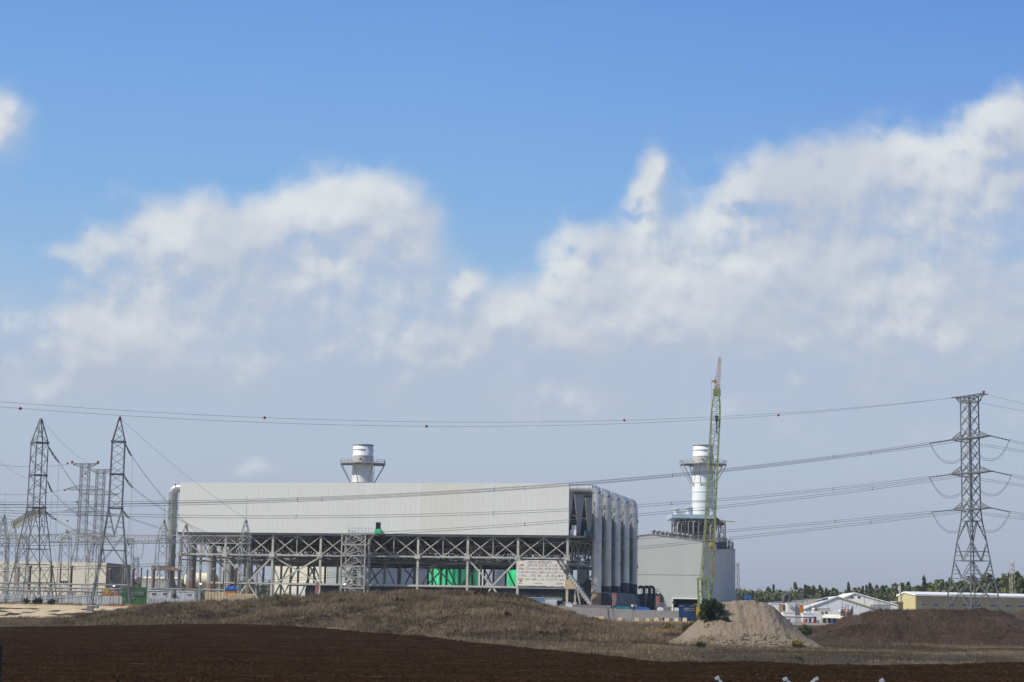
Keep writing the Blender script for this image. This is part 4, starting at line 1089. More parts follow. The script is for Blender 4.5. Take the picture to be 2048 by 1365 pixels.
# wind wall in sheet widths, tints vary with the sheets' batch
ww = MB(); n = 76
for i in range(n):
    u0 = -LU + LU * i / n; u1 = -LU + LU * (i + 1) / n; px = 361 + 776 * (i + .5) / n
    if px < 590: t = 1 if rnd.random() < .5 else 0
    elif px < 735: t = 0 if rnd.random() < .75 else 1
    elif px < 748: t = 2
    elif px < 856: t = 2 if rnd.random() < .3 else 0
    elif px < 936: t = 3
    elif px < 970: t = 4 if rnd.random() < .5 else 0
    else: t = (0, 2, 0, 1)[int(px / 36) % 4]
    ww.m = t; jit = .004 * (i % 2)
    ww.box((u0 + .006, -.32 - jit, 17.7), (u1 - .006, 0, 28.9), A)
ww.build('wind_wall', wall_tints, acc)
m = MB(); m.box((-LU, .01, 17.75), (-LU + .25, V0 + NV * VW, 28.7), A); m.build('end_wall', wall_tints[0], acc)  # out of view, added to keep the sun from the left off the interior
m = MB(); m.box((-LU + .26, .02, 28.6), (0, .3, 28.86), A); m.box((-LU + .26, .02, 17.72), (0, .3, 18.0), A)
for i in range(NB * 2 + 1): u = -LU + LU * i / (NB * 2) + (.3 if i == 0 else 0); m.box((u - .12 - (0.14 if i == NB * 2 else 0) + (0.14 if i == 0 else 0), .31, 17.74), (u + .12 - (0.14 if i == NB * 2 else 0) + (0.14 if i == 0 else 0), .6, 28.6), A)
m.build('wall_girt', galv, acc)
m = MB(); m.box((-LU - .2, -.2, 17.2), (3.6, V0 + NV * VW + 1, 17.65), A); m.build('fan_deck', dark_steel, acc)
m = MB()
for j in range(NV + 1):
    pass
m.box((3.3, 1.0, 17.7), (3.42, V0 + NV * VW, 18.75), A)
for k in range(50): v = 1.0 + k * 1.2; m.box((3.2, v, 17.68), (3.28, v + .08, 18.85), A)
m.build('deck_railing', teal_rail, acc)
# columns
col_i = 0
for j in range(NV + 1):
    for i in range(NB + 1):
        u = -LU + BW * i; v = V0 + j * VW
        if i == 0 and j > 0 and j < NV and False: continue
        m = MB(); wd = .48 if j == 0 else .42
        u_ = u + (.3 if i == 0 else (-.3 if i == NB else 0))
        m.box((u_ - wd / 2, v - wd / 2, GP - .3), (u_ + wd / 2, v + wd / 2, 17.2), A)
        m.box((u_ - .6, v - .6, 12.35), (u_ + .6, v - wd / 2 - .003, 13.2), A)
        m.build('column', pale_steel if j == 0 else galv, acc)
def truss_u(j, mb, w0, w1, wd, dw):
    v = V0 + j * VW
    mb.bar(A(-LU, v, w0), A(0, v, w0), wd)
    if j: mb.bar(A(-LU, v, w1), A(0, v, w1), wd)
    else: w1 = 17.15
    for i in range(NB):
        u = -LU + BW * i; h = BW / 2
        for q in (0, 1):
            a = u + q * h; b = a + h
            mb.bar(A(a, v, w0), A(b, v, w1), dw); mb.bar(A(a, v + .1, w1), A(b, v + .1, w0), dw)
        mb.bar(A(u + h, v, w0), A(u + h, v, w1), dw)
for j in range(NV + 1):
    m = MB(); truss_u(j, m, 12.8, 16.9, .32 if j == 0 else .22, .19 if j == 0 else .16); m.build('truss', pale_steel if j == 0 else galv, acc)
for i in range(NB + 1):
    m = MB(); u = -LU + BW * i
    for w in (12.6, 16.7): m.bar(A(u, V0, w), A(u, V0 + NV * VW, w), .24)
    for j in range(NV):
        v = V0 + j * VW; h = VW / 2
        for q in (0, 1):
            m.bar(A(u, v + q * h, 12.6), A(u, v + q * h + h, 16.7), .15); m.bar(A(u + .1, v + q * h, 16.7), A(u + .1, v + q * h + h, 12.6), .15)
        m.bar(A(u, v + h, 12.6), A(u, v + h, 16.7), .2)
    m.build('cross_truss', galv, acc)
# lower girders and leg bracing
m = MB(); m.bar(A(-LU + 8, V0 - .1, 6.5), A(0, V0 - .1, 6.5), .4); m.build('lower_girder', pale_steel, acc)
m = MB()
for j in range(1, NV + 1):
    v = V0 + j * VW
    m.bar(A(-LU + 22, v, 6.3), A(0, v, 6.3), .4); m.bar(A(-LU, v, 11.7), A(0, v, 11.7), .28)
for i in range(NB + 1): u = -LU + BW * i; m.bar(A(u, V0, 11.6), A(u, V0 + NV * VW, 11.6), .26)
m.build('inner_girder', galv, acc)
def part_bars(name, mt, bars):
    m = MB()
    for a, b, w in bars: m.bar(a, b, w)
    m.build(name, mt, acc)
for i in (1, 6):
    u = -LU + BW * i; mid = u + BW / 2
    part_bars('front_brace', pale_steel, [(A(u, V0, 12.5), A(mid, V0, 6.7), .34), (A(u + BW, V0, 12.5), A(mid, V0, 6.7), .34),
              (A(mid, V0, 6.6), A(u + 1.0, V0, GP), .34), (A(mid, V0, 6.6), A(u + BW - 1.0, V0, GP), .34)])
u = -LU + BW * 3; part_bars('front_brace', pale_steel, [(A(u, V0, 12.5), A(u - BW * .9, V0, 6.7), .32), (A(u - BW, V0 + .2, 12.5), A(u, V0 + .2, 6.7), .26)])
for j in range(1, NV + 1):
    v = V0 + j * VW
    for i in range(NB):
        u = -LU + BW * i
        if (i * 3 + j * 5) % 4 in (0, 1) and (i * 7 + j * 3) % 5 < 3:
            part_bars('inner_brace', galv, [(A(u, v, 11.6), A(u + BW / 2, v, .3), .28), (A(u + BW, v, 11.6), A(u + BW / 2, v, .3), .28)])
        elif (i + j) % 4 == 2:
            part_bars('inner_brace', galv, [(A(u, v, 11.6), A(u + BW, v, .3), .28), (A(u + BW, v + .1, 11.6), A(u, v + .1, .3), .28)])
# fan rings under the deck
for i in range(NB):
    for j in range(NV):
        c = A(-LU + BW * (i + .5), V0 + VW * (j + .5), 0); m = MB()
        m.lathe((c.x, c.y, 0), [(5.1, 17.18), (4.75, 16.6), (4.7, 16.0), (5.0, 15.5), (4.9, 15.5), (4.6, 16.0), (4.62, 16.6), (4.95, 17.18)], 24)
        m.bar(A(-LU + BW * i, V0 + VW * (j + .5), 15.3), A(-LU + BW * (i + 1), V0 + VW * (j + .5), 15.3), .2)
        m.lathe((c.x, c.y, 0), [(.001, 16.4), (.6, 16.4), (.6, 15.0), (.001, 15.0)], 10)
        for k in range(5):
            a = k * 1.2566 + i; m.box8([Vector((c.x, c.y, 0)) + Vector(q) for q in [(math.cos(a) * .5 - s * math.sin(a) * .3, math.sin(a) * .5 + s * math.cos(a) * .3, z) for z in (16.2, 16.28) for s in (-1, 1)] [:2] + [(math.cos(a) * 4.4 - s * math.sin(a) * .45, math.sin(a) * 4.4 + s * math.cos(a) * .45, 16.2) for s in (1, -1)] + [(math.cos(a) * .5 - s * math.sin(a) * .3, math.sin(a) * .5 + s * math.cos(a) * .3, 16.28) for s in (-1, 1)] + [(math.cos(a) * 4.4 - s * math.sin(a) * .45, math.sin(a) * 4.4 + s * math.cos(a) * .45, 16.28) for s in (1, -1)]])
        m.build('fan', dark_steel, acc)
# cable trays, hangers and other tangle between the fans
m = MB()
for k in range(130):
    u = rnd.uniform(-LU + 9, -1); v = V0 + rnd.uniform(2, NV * VW); w = rnd.uniform(12.7, 14.4); L_ = rnd.uniform(1.2, 3.2)
    if rnd.random() < .7: m.bar(A(u, v, w), A(u + rnd.uniform(-.8, .8), v, min(16.5, w + L_)), rnd.uniform(.08, .2))
    else: m.bar(A(u, v, w), A(u + L_ * 1.6, v, w + rnd.uniform(-.6, .6)), rnd.uniform(.1, .25))
for k in range(16): v = V0 + rnd.uniform(3, NV * VW); w = rnd.choice((11.5, 11.9, 12.2, 12.5)); u = rnd.uniform(-LU + 9, -40); m.bar(A(u, v, w), A(u + rnd.uniform(20, 40), v, w), rnd.uniform(.2, .45))
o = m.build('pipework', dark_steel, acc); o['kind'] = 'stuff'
for (px, py, w_, c) in ((520, 1081, 3.4, blue_tarp), (622, 1083, 3.0, blue_tarp), (632, 1087, 3.2, red_paint), (672, 1087, 3.0, red_paint), (432, 1083, 1.6, red_paint), (480, 1084, 1.2, red_paint), (895, 1090, 1.8, red_paint), (1003, 1092, 1.0, red_paint), (1125, 1091, 1.6, navy_sign)):
    p = at(px, py, 424.0); m = MB(); m.box((p.x - w_ / 2, p.y, p.z - .35), (p.x + w_ / 2, p.y + .5, p.z + .35)); m.build('motor_cover', c, acc)
# A shaped heat exchanger rows, seen at the open right end
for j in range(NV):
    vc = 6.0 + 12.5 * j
    for s in (-1, 1):
        m = MB(); o = .35
        pr = [(vc + s * .5, 27.6), (vc + s * 5.6, 18.4), (vc + s * (5.6 - .35), 18.35), (vc + s * .1, 27.6)]
        a = [A(-LU + .6, v, w) for v, w in pr]; b = [A(-.25, v, w) for v, w in pr]
        m._add(a + b, [(0, 1, 2, 3), (7, 6, 5, 4), (0, 4, 5, 1), (1, 5, 6, 2), (2, 6, 7, 3), (3, 7, 4, 0)])
        m.build('heat_exchanger', a_panel, acc)
    if j < NV - 1:
        m = MB(); m.poly([A(-.12, vc + .5, 27.5), A(-.12, vc + 12.0, 27.5), A(-.12, vc + 7.2, 18.1), A(-.12, vc + 5.3, 18.1)], A(-.04, 0, 0) - A(-.12, 0, 0)); m.build('end_sheet', a_panel, acc)
    m = MB(); m.poly([A(-.22, vc, 27.5), A(-.22, vc + 5.6, 17.75), A(-.22, vc - 5.6, 17.75)], A(-.15, 0, 0) - A(-.22, 0, 0)); m.build('shade_sheet', black_void, acc)  # black sheet standing in for the shade inside the A row
    m = MB(); m.box((-.1, vc - 2.2, 22.0), (.05, vc + 2.2, 22.4), A); m.build('maintenance_beam', orange_paint if j < 2 else galv, acc)
m = MB(); m.poly([A(-.12, .5, 27.4), A(-.12, 5.4, 27.4), A(-.12, .5, 18.6)], A(-.04, 0, 0) - A(-.12, 0, 0)); m.build('end_sheet', a_panel, acc)
m = MB(); m.box((.1, .4, 17.72), (1.5, 1.6, 18.9), A); m.box((.5, .6, 18.92), (1.4, 1.5, 19.9), A); m.build('control_cabinet', white_paint, acc)
# dark doorway with a green screen at the bottom of the wall
p0 = at(763, 1065, 404); p1 = at(772.5, 1052, 404)
ud = lambda px: -LU + LU * (px - 361) / 776.0
m = MB(); m.box((ud(763), -.36, 18.75), (ud(772.5), -.345, 20.2), A); m.build('doorway', black_void, acc)
m = MB(); m.box((ud(762.5), -.9, 17.75), (ud(774), -.37, 18.72), A); m.build('door_screen', green_tarp, acc)

# ---- steam pipes at both ends
def steam_pipe(u, j, side, label, z_bot, expansion):
    v = 6.0 + 12.5 * j; r = 1.085
    t = thing('steam_pipe', label, 'pipe', A(u, v, GP), 'upright steam pipes at the %s end of the cooler' % ('right' if side > 0 else 'left'))
    m = MB(); m.tube([A(u, v, z_bot), A(u, v, 27.05)], r, 28, False); m.build('riser', steam_metal if side > 0 else left_pipe_m, t)
    m = MB(); k = .92    # mitred bend
    m.tube([A(u, v, 27.05), A(u - side * .28, v, 27.62), A(u - side * .95, v, 28.02)], [r, r, r], 28, False); m.build('elbow', steam_metal, t)
    m = MB(); m.tube([A(u - side * .95, v, 28.02), A(-2.0 if side > 0 else -LU + 2.0, v, 28.02)], r, 28); 
    for q in ((.9, 3.6) if side > 0 else (2.2,)):
        c = A(u - side * (q + .9), v, 28.02); d = A(1, 0, 0) - A(0, 0, 0); m.tube([c, c + d * .25], r + .09, 28)
    m.build('top_duct', steam_metal, t)
    for w in (8.5, 14.5, 20.5):
        m = MB(); m.tube([A(u, v, w), A(u, v, w + .14)], r + .03, 28, False); m.build('joint_band', steam_metal if side > 0 else left_pipe_m, t)
    for w in (20.8, 22.6, 24.4): m = MB(); m.box((u - .12 - .5, v - r - .12, w), (u + .12 - .5, v - r + .3, w + .9), A); m.build('lug', galv, t)
    for w in (23, 19.0, 12.0): m = MB(); m.box((u + r - .05, v - .2, w), (u + r + .14, v + .2, w + .8), A); m.build('lug', galv, t)
    m = MB(); n_ = 10; prof = [(r * (1.0 if i % 2 else .93) + .05, expansion + (z_bot - expansion) * i / n_) for i in range(n_ + 1)]
    c = A(u, v, 0); m.lathe((c.x, c.y, 0), prof, 28); m.build('bellows', rust_band if (side < 0 or j == 0) else dark_steel, t)
    if expansion > 1: 
        m = MB(); m.tube([A(u, v, GP - .2), A(u, v, expansion)], r * .9, 20, False); m.build('foot', rust_band if side < 0 or j == 0 else dark_steel, t)
    return t
nth = ('nearest', 'second', 'third', 'fourth', 'farthest')
for j in range(5):
    steam_pipe(5.0, j, 1, '%s of the five shiny upright pipes right of the cooler' % nth[j], (5.6, 7.2, 7.4, 8.3, 8.2)[j], (2.0, 3.6, 3.6, 3.6, 3.6)[j])
for j in range(5):
    steam_pipe(-LU - 4.3, j, -1, ('tall free standing silver pipe left of the cooler wall' if j == 0 else '%s silver pipe seen through the legs at the cooler left end' % nth[j]), 4.3 if j == 0 else 7.0, 3.0 if j == 0 else 4.0)
# ---- ribbed main steam duct at the right
t = thing('steam_duct', 'dark ribbed steam manifold lying behind the concrete wall', 'pipe', A(5, 40, GP))
m = MB(); m.tube([A(5.0, 14, 3.4), A(5.0, 60, 3.4)], 2.3, 28); m.build('manifold', dark_steel, t)
m = MB(); m.tube([A(5.0, 56, 3.4), A(12.2, 56, 3.4)], 2.45, 28); m.build('branch', dark_steel, t)
m = MB()
for k in range(26): v = 15 + k * 1.5; m.tube([A(5.0, v, 3.4), A(5.0, v + .3, 3.4)], 2.55, 28)
for k in range(5): u = 7.4 + k * 1.05; m.tube([A(u, 56, 3.4), A(u + .3, 56, 3.4)], 2.75, 28)
m.build('rib', galv, t)
for k, px in enumerate((1288, 1299, 1308)):
    b = at(px, 1190, 446.0); m = MB(); top = at(px, 1177, 446).z
    m.tube([(b.x, 446, GP), (b.x, 446, top - .3), (b.x - .25, 446, top + .25), (b.x - .9, 445.8, top + .35), (b.x - 1.3, 445.6, top + .05)], .36, 14); m.build('vent_elbow', dark_steel, t)
a = at(1282, 1188, 445); b = at(1318, 1188, 445); m = MB(); m.box((a.x, 444, a.z - .2), (b.x, 446.5, a.z))
for k in range(8):
    x = a.x + (b.x - a.x) * k / 7; m.bar((x, 444.05, a.z), (x, 444.05, a.z + 1.2), .09)
for h in (.6, 1.2): m.bar((a.x, 444.05, a.z + h), (b.x, 444.05, a.z + h), .09)
m.bar((b.x - .2, 446.3, GP), (b.x - .2, 446.3, a.z - .2), .3); m.bar((a.x + .2, 446.3, GP), (a.x + .2, 446.3, a.z - .2), .3)
m.build('platform', dark_steel, t)
# dark header duct under the cooler
m = MB(); m.tube([A(-62, 9, 4.85), A(2, 9, 4.85)], 1.35, 18)
for k in range(11): u = -58 + k * 5.8; m.box((u - .2, 8.2, GP), (u + .2, 9.8, 3.1), A)
single(m, 'header_duct', dark_steel, 'dark horizontal duct under the cooler behind the banner', 'pipe')
t = thing('pump_skid', 'dark pipework and pumps on the ground under the cooler', 'pumps', A(-20, 16, GP))
for k in range(26):
    u = rnd.uniform(-58, 2); v = rnd.uniform(4, 20); m = MB(); h = rnd.uniform(.8, 2.6)
    m.tube([A(u, v, GP), A(u, v, GP + h), A(u + rnd.uniform(-1.5, 1.5), v, GP + h + .2), A(u + rnd.uniform(1.6, 3), v, GP + .3)], rnd.uniform(.18, .42), 8); m.build('pump_pipe', dark_steel if k % 3 else galv, t)

# ---- stair tower
t = thing('stair_tower', 'galvanised zigzag stair tower standing before the cooler wall', 'stairs', A(ud(739), -3.5, GP))
s0, s1 = ud(710), ud(756)
levels = [GP] + [17.4 - 2.33 * k for k in range(6, -1, -1)]
for (u, v) in ((s0, -5.2), (s1, -5.2), (s1, -2.0), (s0, -2.0)):
    m = MB(); m.bar(A(u, v, GP - .2), A(u, v, 17.6), .3); m.build('post', pale_steel, t)
for k in range(len(levels) - 1):
    w0, w1 = levels[k], levels[k + 1]; m = MB()
    for v in (-5.2, -2.0): m.bar(A(s0, v, w1), A(s1, v, w1), .26)
    for u in (s0, s1): m.bar(A(u, -5.2, w1), A(u, -2.0, w1), .22)
    mid = (s0 + s1) / 2
    m.bar(A(s0, -5.2, w0), A(mid, -5.2, w1), .17); m.bar(A(s1, -5.2, w0), A(mid, -5.2, w1), .17)
    m.box((s0, -5.1, w1 - .15), (s0 + 1.1, -2.1, w1 - .05), A); m.box((s1 - 1.1, -5.1, w1 - .15), (s1, -2.1, w1 - .05), A); m.build('landing', galv, t)
    m = MB(); wm = (w0 + w1) / 2
    for (va, ua, ub, za, zb) in ((-4.6, s0 + .8, s1 - .8, w0, wm), (-2.8, s1 - .8, s0 + .8, wm, w1)):
        for dv in (-.45, .45):
            m.bar(A(ua, va + dv, za), A(ub, va + dv, zb), .16); m.bar(A(ua, va + dv, za + 1.0), A(ub, va + dv, zb + 1.0), .07); m.bar(A(ua, va + dv, za + .5), A(ub, va + dv, zb + .5), .06)
            for q in range(5): f = q / 4; m.bar(A(ua + (ub - ua) * f, va + dv, za + (zb - za) * f), A(ua + (ub - ua) * f, va + dv, za + (zb - za) * f + 1.0), .06)
        for q in range(9): f = (q + .5) / 9; uu = ua + (ub - ua) * f; zz = za + (zb - za) * f; m.box((uu - .13, va - .42, zz), (uu + .13, va + .42, zz + .04), A)
    m.build('flight', galv, t)
m = MB()
for k in range(9): u = s0 + 1.5 + k * .75; m.bar(A(u, -5.2, 17.6), A(u, -5.2, 18.7), .07)
m.bar(A(s0 + 1.5, -5.2, 18.7), A(s1 + 1.8, -5.2, 18.7), .08); m.bar(A(s0, -5.2, 17.5), A(s1 + 2, -5.2, 17.5), .2); m.bar(A(s1, -5.2, 14.6), A(s1 + 2, -5.2, 17.4), .15); m.box((s1, -5.2, 17.3), (s1 + 2, -.4, 17.42), A)
m.build('top_railing', galv, t)

# ---- banner on the cooler legs
ub0, ub1 = ud(1037.5), ud(1134); t = thing('banner', 'big white banner with rows of small pictures hung between two cooler legs', 'banner', A((ub0 + ub1) / 2, -.05, 6.9))
banner_m = mat('banner_vinyl', (0.66, 0.61, 0.54), 0.7, 0, 0.07, 0.35)
m = MB(); m.box((ub0 + .1, -.1, 6.85), (ub1 - .1, -.02, 12.3), A); m.build('sheet', banner_m, t)
du = A(1, 0, 0) - A(0, 0, 0); dw = Vector((0, 0, 1)); fn = A(0, -.02, 0) - A(0, 0, 0)
pic_ms = [mat('print_%d' % i, c, .7, 0, .5, 1.4) for i, c in enumerate(((.46, .50, .49), (.50, .38, .32), (.44, .46, .36), (.60, .55, .48), (.40, .45, .48), (.34, .25, .22)))]
Wb = ub1 - ub0
for r_ in range(5):
    w = 11.05 - r_ * .74; m = MB()
    for c_ in range(7):
        for h_ in range(3):
            m.m = rnd.choice((0, 3, 1, 2, 4, 3, 0, 5)); u0 = ub0 + .45 + c_ * (Wb - .8) / 7 + h_ * .44
            m.poly([A(u0, -.11, w), A(u0 + .40, -.11, w), A(u0 + .40, -.11, w + rnd.uniform(.26, .5)), A(u0, -.11, w + rnd.uniform(.26, .5))], fn)
    m.build('picture_row', pic_ms, t)
m = MB(); strokes(m, A(ub0 + 2.7, -.11, 11.9), du, dw, 5.1, .2, 34, dn=fn); strokes(m, A(ub0 + 2.3, -.11, 11.65), du, dw, 5.9, .12, 44, dn=fn); strokes(m, A(ub0 + 4.0, -.11, 7.3), du, dw, 1.9, .12, 16, dn=fn); strokes(m, A(ub0 + .4, -.11, 7.25), du, dw, 1.0, .1, 10, dn=fn)
strokes(m, A(ub1 - 2.1, -.11, 7.25), du, dw, 1.4, .26, 7, dn=fn)
m.build('lettering', letter_dark, t)
m = MB(); cpt = A(ub0 + 1.05, -.12, 7.85)
ring = [[cpt + du * (math.cos(a) * rr) + dw * (math.sin(a) * rr) for a in np.linspace(0, 6.283, 25)[:-1]] for rr in (.27, .15)]
for k in range(24): q = (k + 1) % 24; m.poly([ring[0][k], ring[0][q], ring[1][q], ring[1][k]], fn)
m.poly([cpt + du * .02 + dw * -.1, cpt + du * .09 + dw * -.1, cpt + du * .09 + dw * .1, cpt + du * .02 + dw * .1], fn); m.build('emblem', red_paint, t)

# ------------------------------------------------------------------ chimneys
def chimney(px, Y, zbase, ztop_px, label, ring_top):
    c = at(px, 950, Y); z = lambda py: at(px, py, Y).z; s = Y / F
    t = thing('chimney', label, 'chimney', (c.x, Y, zbase), 'white boiler chimneys')
    top = z(ztop_px); plat = z(ztop_px + 37.5); r = 20.6 * s
    m = MB(); m.lathe((c.x, Y, 0), [(r * 1.06, zbase), (r * 1.04, plat - 9), (r * .99, plat), (r * .97, top), (r * .90, top), (r * .90, top - 4)], 40); m.build('shaft', stack_paint, t)
    k = 0
    for d in ([0.12, 10.0 * s, 22.5 * s] + [57 * s + 18.2 * s * i for i in range(14)]):
        zz = top - d
        if zz < zbase + .3: break
        m = MB(); rr = r * (1.0 + .06 * min(1, d / 20)); m.lathe((c.x, Y, 0), [(rr - .1, zz - .14), (rr + .12, zz - .14), (rr + .12, zz - .14), (rr + .12, zz + .10), (rr + .12, zz + .10), (rr - .1, zz + .10)], 40, False); m.build('stiffening_ring', stack_paint if k else galv, t); k += 1
    m = MB(); m.lathe((c.x, Y, 0), [(r + .06, plat + .1), (r + .06, plat + 14 * s)], 40); m.build('lagging_band', side_clad, t)
    R1, R0 = 47.5 * s, r + .25; oct_ = lambda rr, zz, n=8: [Vector((c.x + rr * math.cos(2 * math.pi * (i + .5) / n + .12), Y + rr * math.sin(2 * math.pi * (i + .5) / n + .12) * .92, zz)) for i in range(n)]
    m = MB(); a = oct_(R1, plat - .25); b = oct_(R0, plat - .25); a2 = oct_(R1, plat); b2 = oct_(R0, plat)
    for i in range(8):
        j = (i + 1) % 8
        m._add([a[i], a[j], b[j], b[i], a2[i], a2[j], b2[j], b2[i]], [(0, 3, 2, 1), (4, 5, 6, 7), (0, 1, 5, 4), (2, 3, 7, 6)])
        m.bar(b[i] - Vector((0, 0, .15)), a[i] - Vector((0, 0, .15)), .25)
    m.build('platform', galv, t)
    m = MB()
    for i in range(8):
        j = (i + 1) % 8
        for h in (.55, 1.1): m.bar(a2[i] + Vector((0, 0, h)), a2[j] + Vector((0, 0, h)), .07)
        for q in range(4): p = a2[i].lerp(a2[j], q / 4); m.bar(p, p + Vector((0, 0, 1.1)), .08)
    m.build('railing', galv, t)
    lo = oct_(r + .05, plat - 47 * s)
    for i in range(8):
        m = MB(); m.bar(a[i], lo[i], .2); m.build('bracket', galv, t)
    m = MB(); 
    for dx, dy, h in ((-.55, -r - .2, 1.25), (-r + .1, -.9, .7), (r - .3, -.9, .8)): m.ball((c.x + dx * 1.0, Y + dy, plat + h), .28, 6)
    m.build('warning_light', red_paint, t)
    m = MB(); x = c.x + r * 1.0 + .35
    for q in (-.25, .25): m.bar((x, Y + q, zbase + .2), (x, Y + q, plat - .4), .09)
    for k in range(int((plat - zbase) / .9)): m.bar((x, Y - .25, zbase + .4 + k * .9), (x, Y + .25, zbase + .4 + k * .9), .05)
    m.build('ladder', dark_steel, t)
    return t
# ------------------------------------------------------------------ boiler houses with a gable towards the camera
BY = R(13.8)
def boiler_house(px_corner, Y, label, with_door, zoff=0.0, dark=False):
    p = at(px_corner, 1150, Y); cb, sb_ = math.cos(BY), math.sin(BY)
    B = lambda u, v, w: Vector((p.x + u * cb + v * sb_, Y - u * sb_ + v * cb, w))
    W_, L_, E, RZ = 28.4, 73.0, 20.55 + zoff, 22.25 + zoff
    t = thing('boiler_house', label, 'building', B(-W_ / 2, 0, GP), 'grey gabled boiler houses')
    d0, d1, dz = -7.9, -1.2, 5.1       # door opening
    m = MB()
    def wallpiece(u0, u1, z0, z1): m.box((u0, 0, z0), (u1, .3, z1), B)
    if with_door:
        wallpiece(-W_, d0, GP, 13.0); wallpiece(d1, 0, GP, 13.0); wallpiece(d0, d1, dz, 13.0)
    else: wallpiece(-W_, 0, GP, 13.0)
    m.poly([B(-W_, 0, 13.0), B(0, 0, 13.0), B(0, 0, E), B(-W_ / 2, 0, RZ), B(-W_, 0, E)], B(0, .3, 0) - B(0, 0, 0))
    m.build('gable_wall', grey_clad, t)
    m = MB(); m.box((-.3, .31, GP), (-.002, L_, E - .05), B); m.box((-W_ + .002, .31, GP), (-W_ + .3, L_, E - .05), B); m.box((-W_ + .3, L_ - .3, GP), (-.3, L_, E - .05), B); m.build('side_wall', side_clad, t)
    m = MB()
    for s in (-1, 1):
        e_ = B(-W_ / 2 + s * (W_ / 2 + .25), -.15, E - .02); r_ = B(-W_ / 2, -.15, RZ + .03); dv = B(0, L_ + .3, 0) - B(0, 0, 0)
        m._add([e_, r_, r_ + dv, e_ + dv] + [q + Vector((0, 0, .22)) for q in (e_, r_, r_ + dv, e_ + dv)], [(0, 3, 2, 1), (4, 5, 6, 7), (0, 1, 5, 4), (1, 2, 6, 5), (2, 3, 7, 6), (3, 0, 4, 7)])
    m.build('roof', galv, t)
    m = MB(); m.box((-W_, -.012, 11.4), (0, -.002, 11.5), B); m.build('cladding_joint', dark_steel, t)
    if with_door:
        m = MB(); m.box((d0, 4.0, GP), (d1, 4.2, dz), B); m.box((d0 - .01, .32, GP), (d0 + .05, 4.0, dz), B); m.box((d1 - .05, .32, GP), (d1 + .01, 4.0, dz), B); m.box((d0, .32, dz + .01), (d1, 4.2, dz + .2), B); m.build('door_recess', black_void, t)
        m = MB(); m.box((d0 - .3, -.25, dz), (d1 + .3, -.003, dz + .28), B); m.box((d0 - .3, -.2, GP), (d0, -.003, dz), B); m.build('door_frame', white_paint, t)
    for k in range(10):
        u = -W_ / 2 + .6 + k * 1.15; v = 1.6 + (k % 3) * .5; zr = RZ - (u + W_ / 2) * (RZ - E) / (W_ / 2)
        c = B(u, v, 0); m = MB(); m.lathe((c.x, c.y, 0), [(.46, zr), (.46, zr + 1.0), (.64, zr + 1.05), (.64, zr + 1.3), (.001, zr + 1.55)], 12); m.build('roof_vent', galv, t)
    return t, B, E, RZ
bh, BB, BE, BR = boiler_house(1405, 500.0, 'big grey gabled boiler house behind the green crane', True)
bh2, BB2, _, _ = boiler_house(722, 560.0, 'grey boiler house seen through the legs of the cooler', False)
m = MB(); m.box((-28, -.05, GP), (-10.8, -.008, 17), BB2); m.build('cream_sheet', cream_clad, bh2)
m = MB(); m.tube([BB2(-20, -2.5, 4.2), BB2(-14.5, -2.5, 4.2)], 2.6, 22); m.build('duct_drum', side_clad, bh2)
frame_grey = mat('frame_grey', (.17, .165, .16), .65, .1, .3, .9)
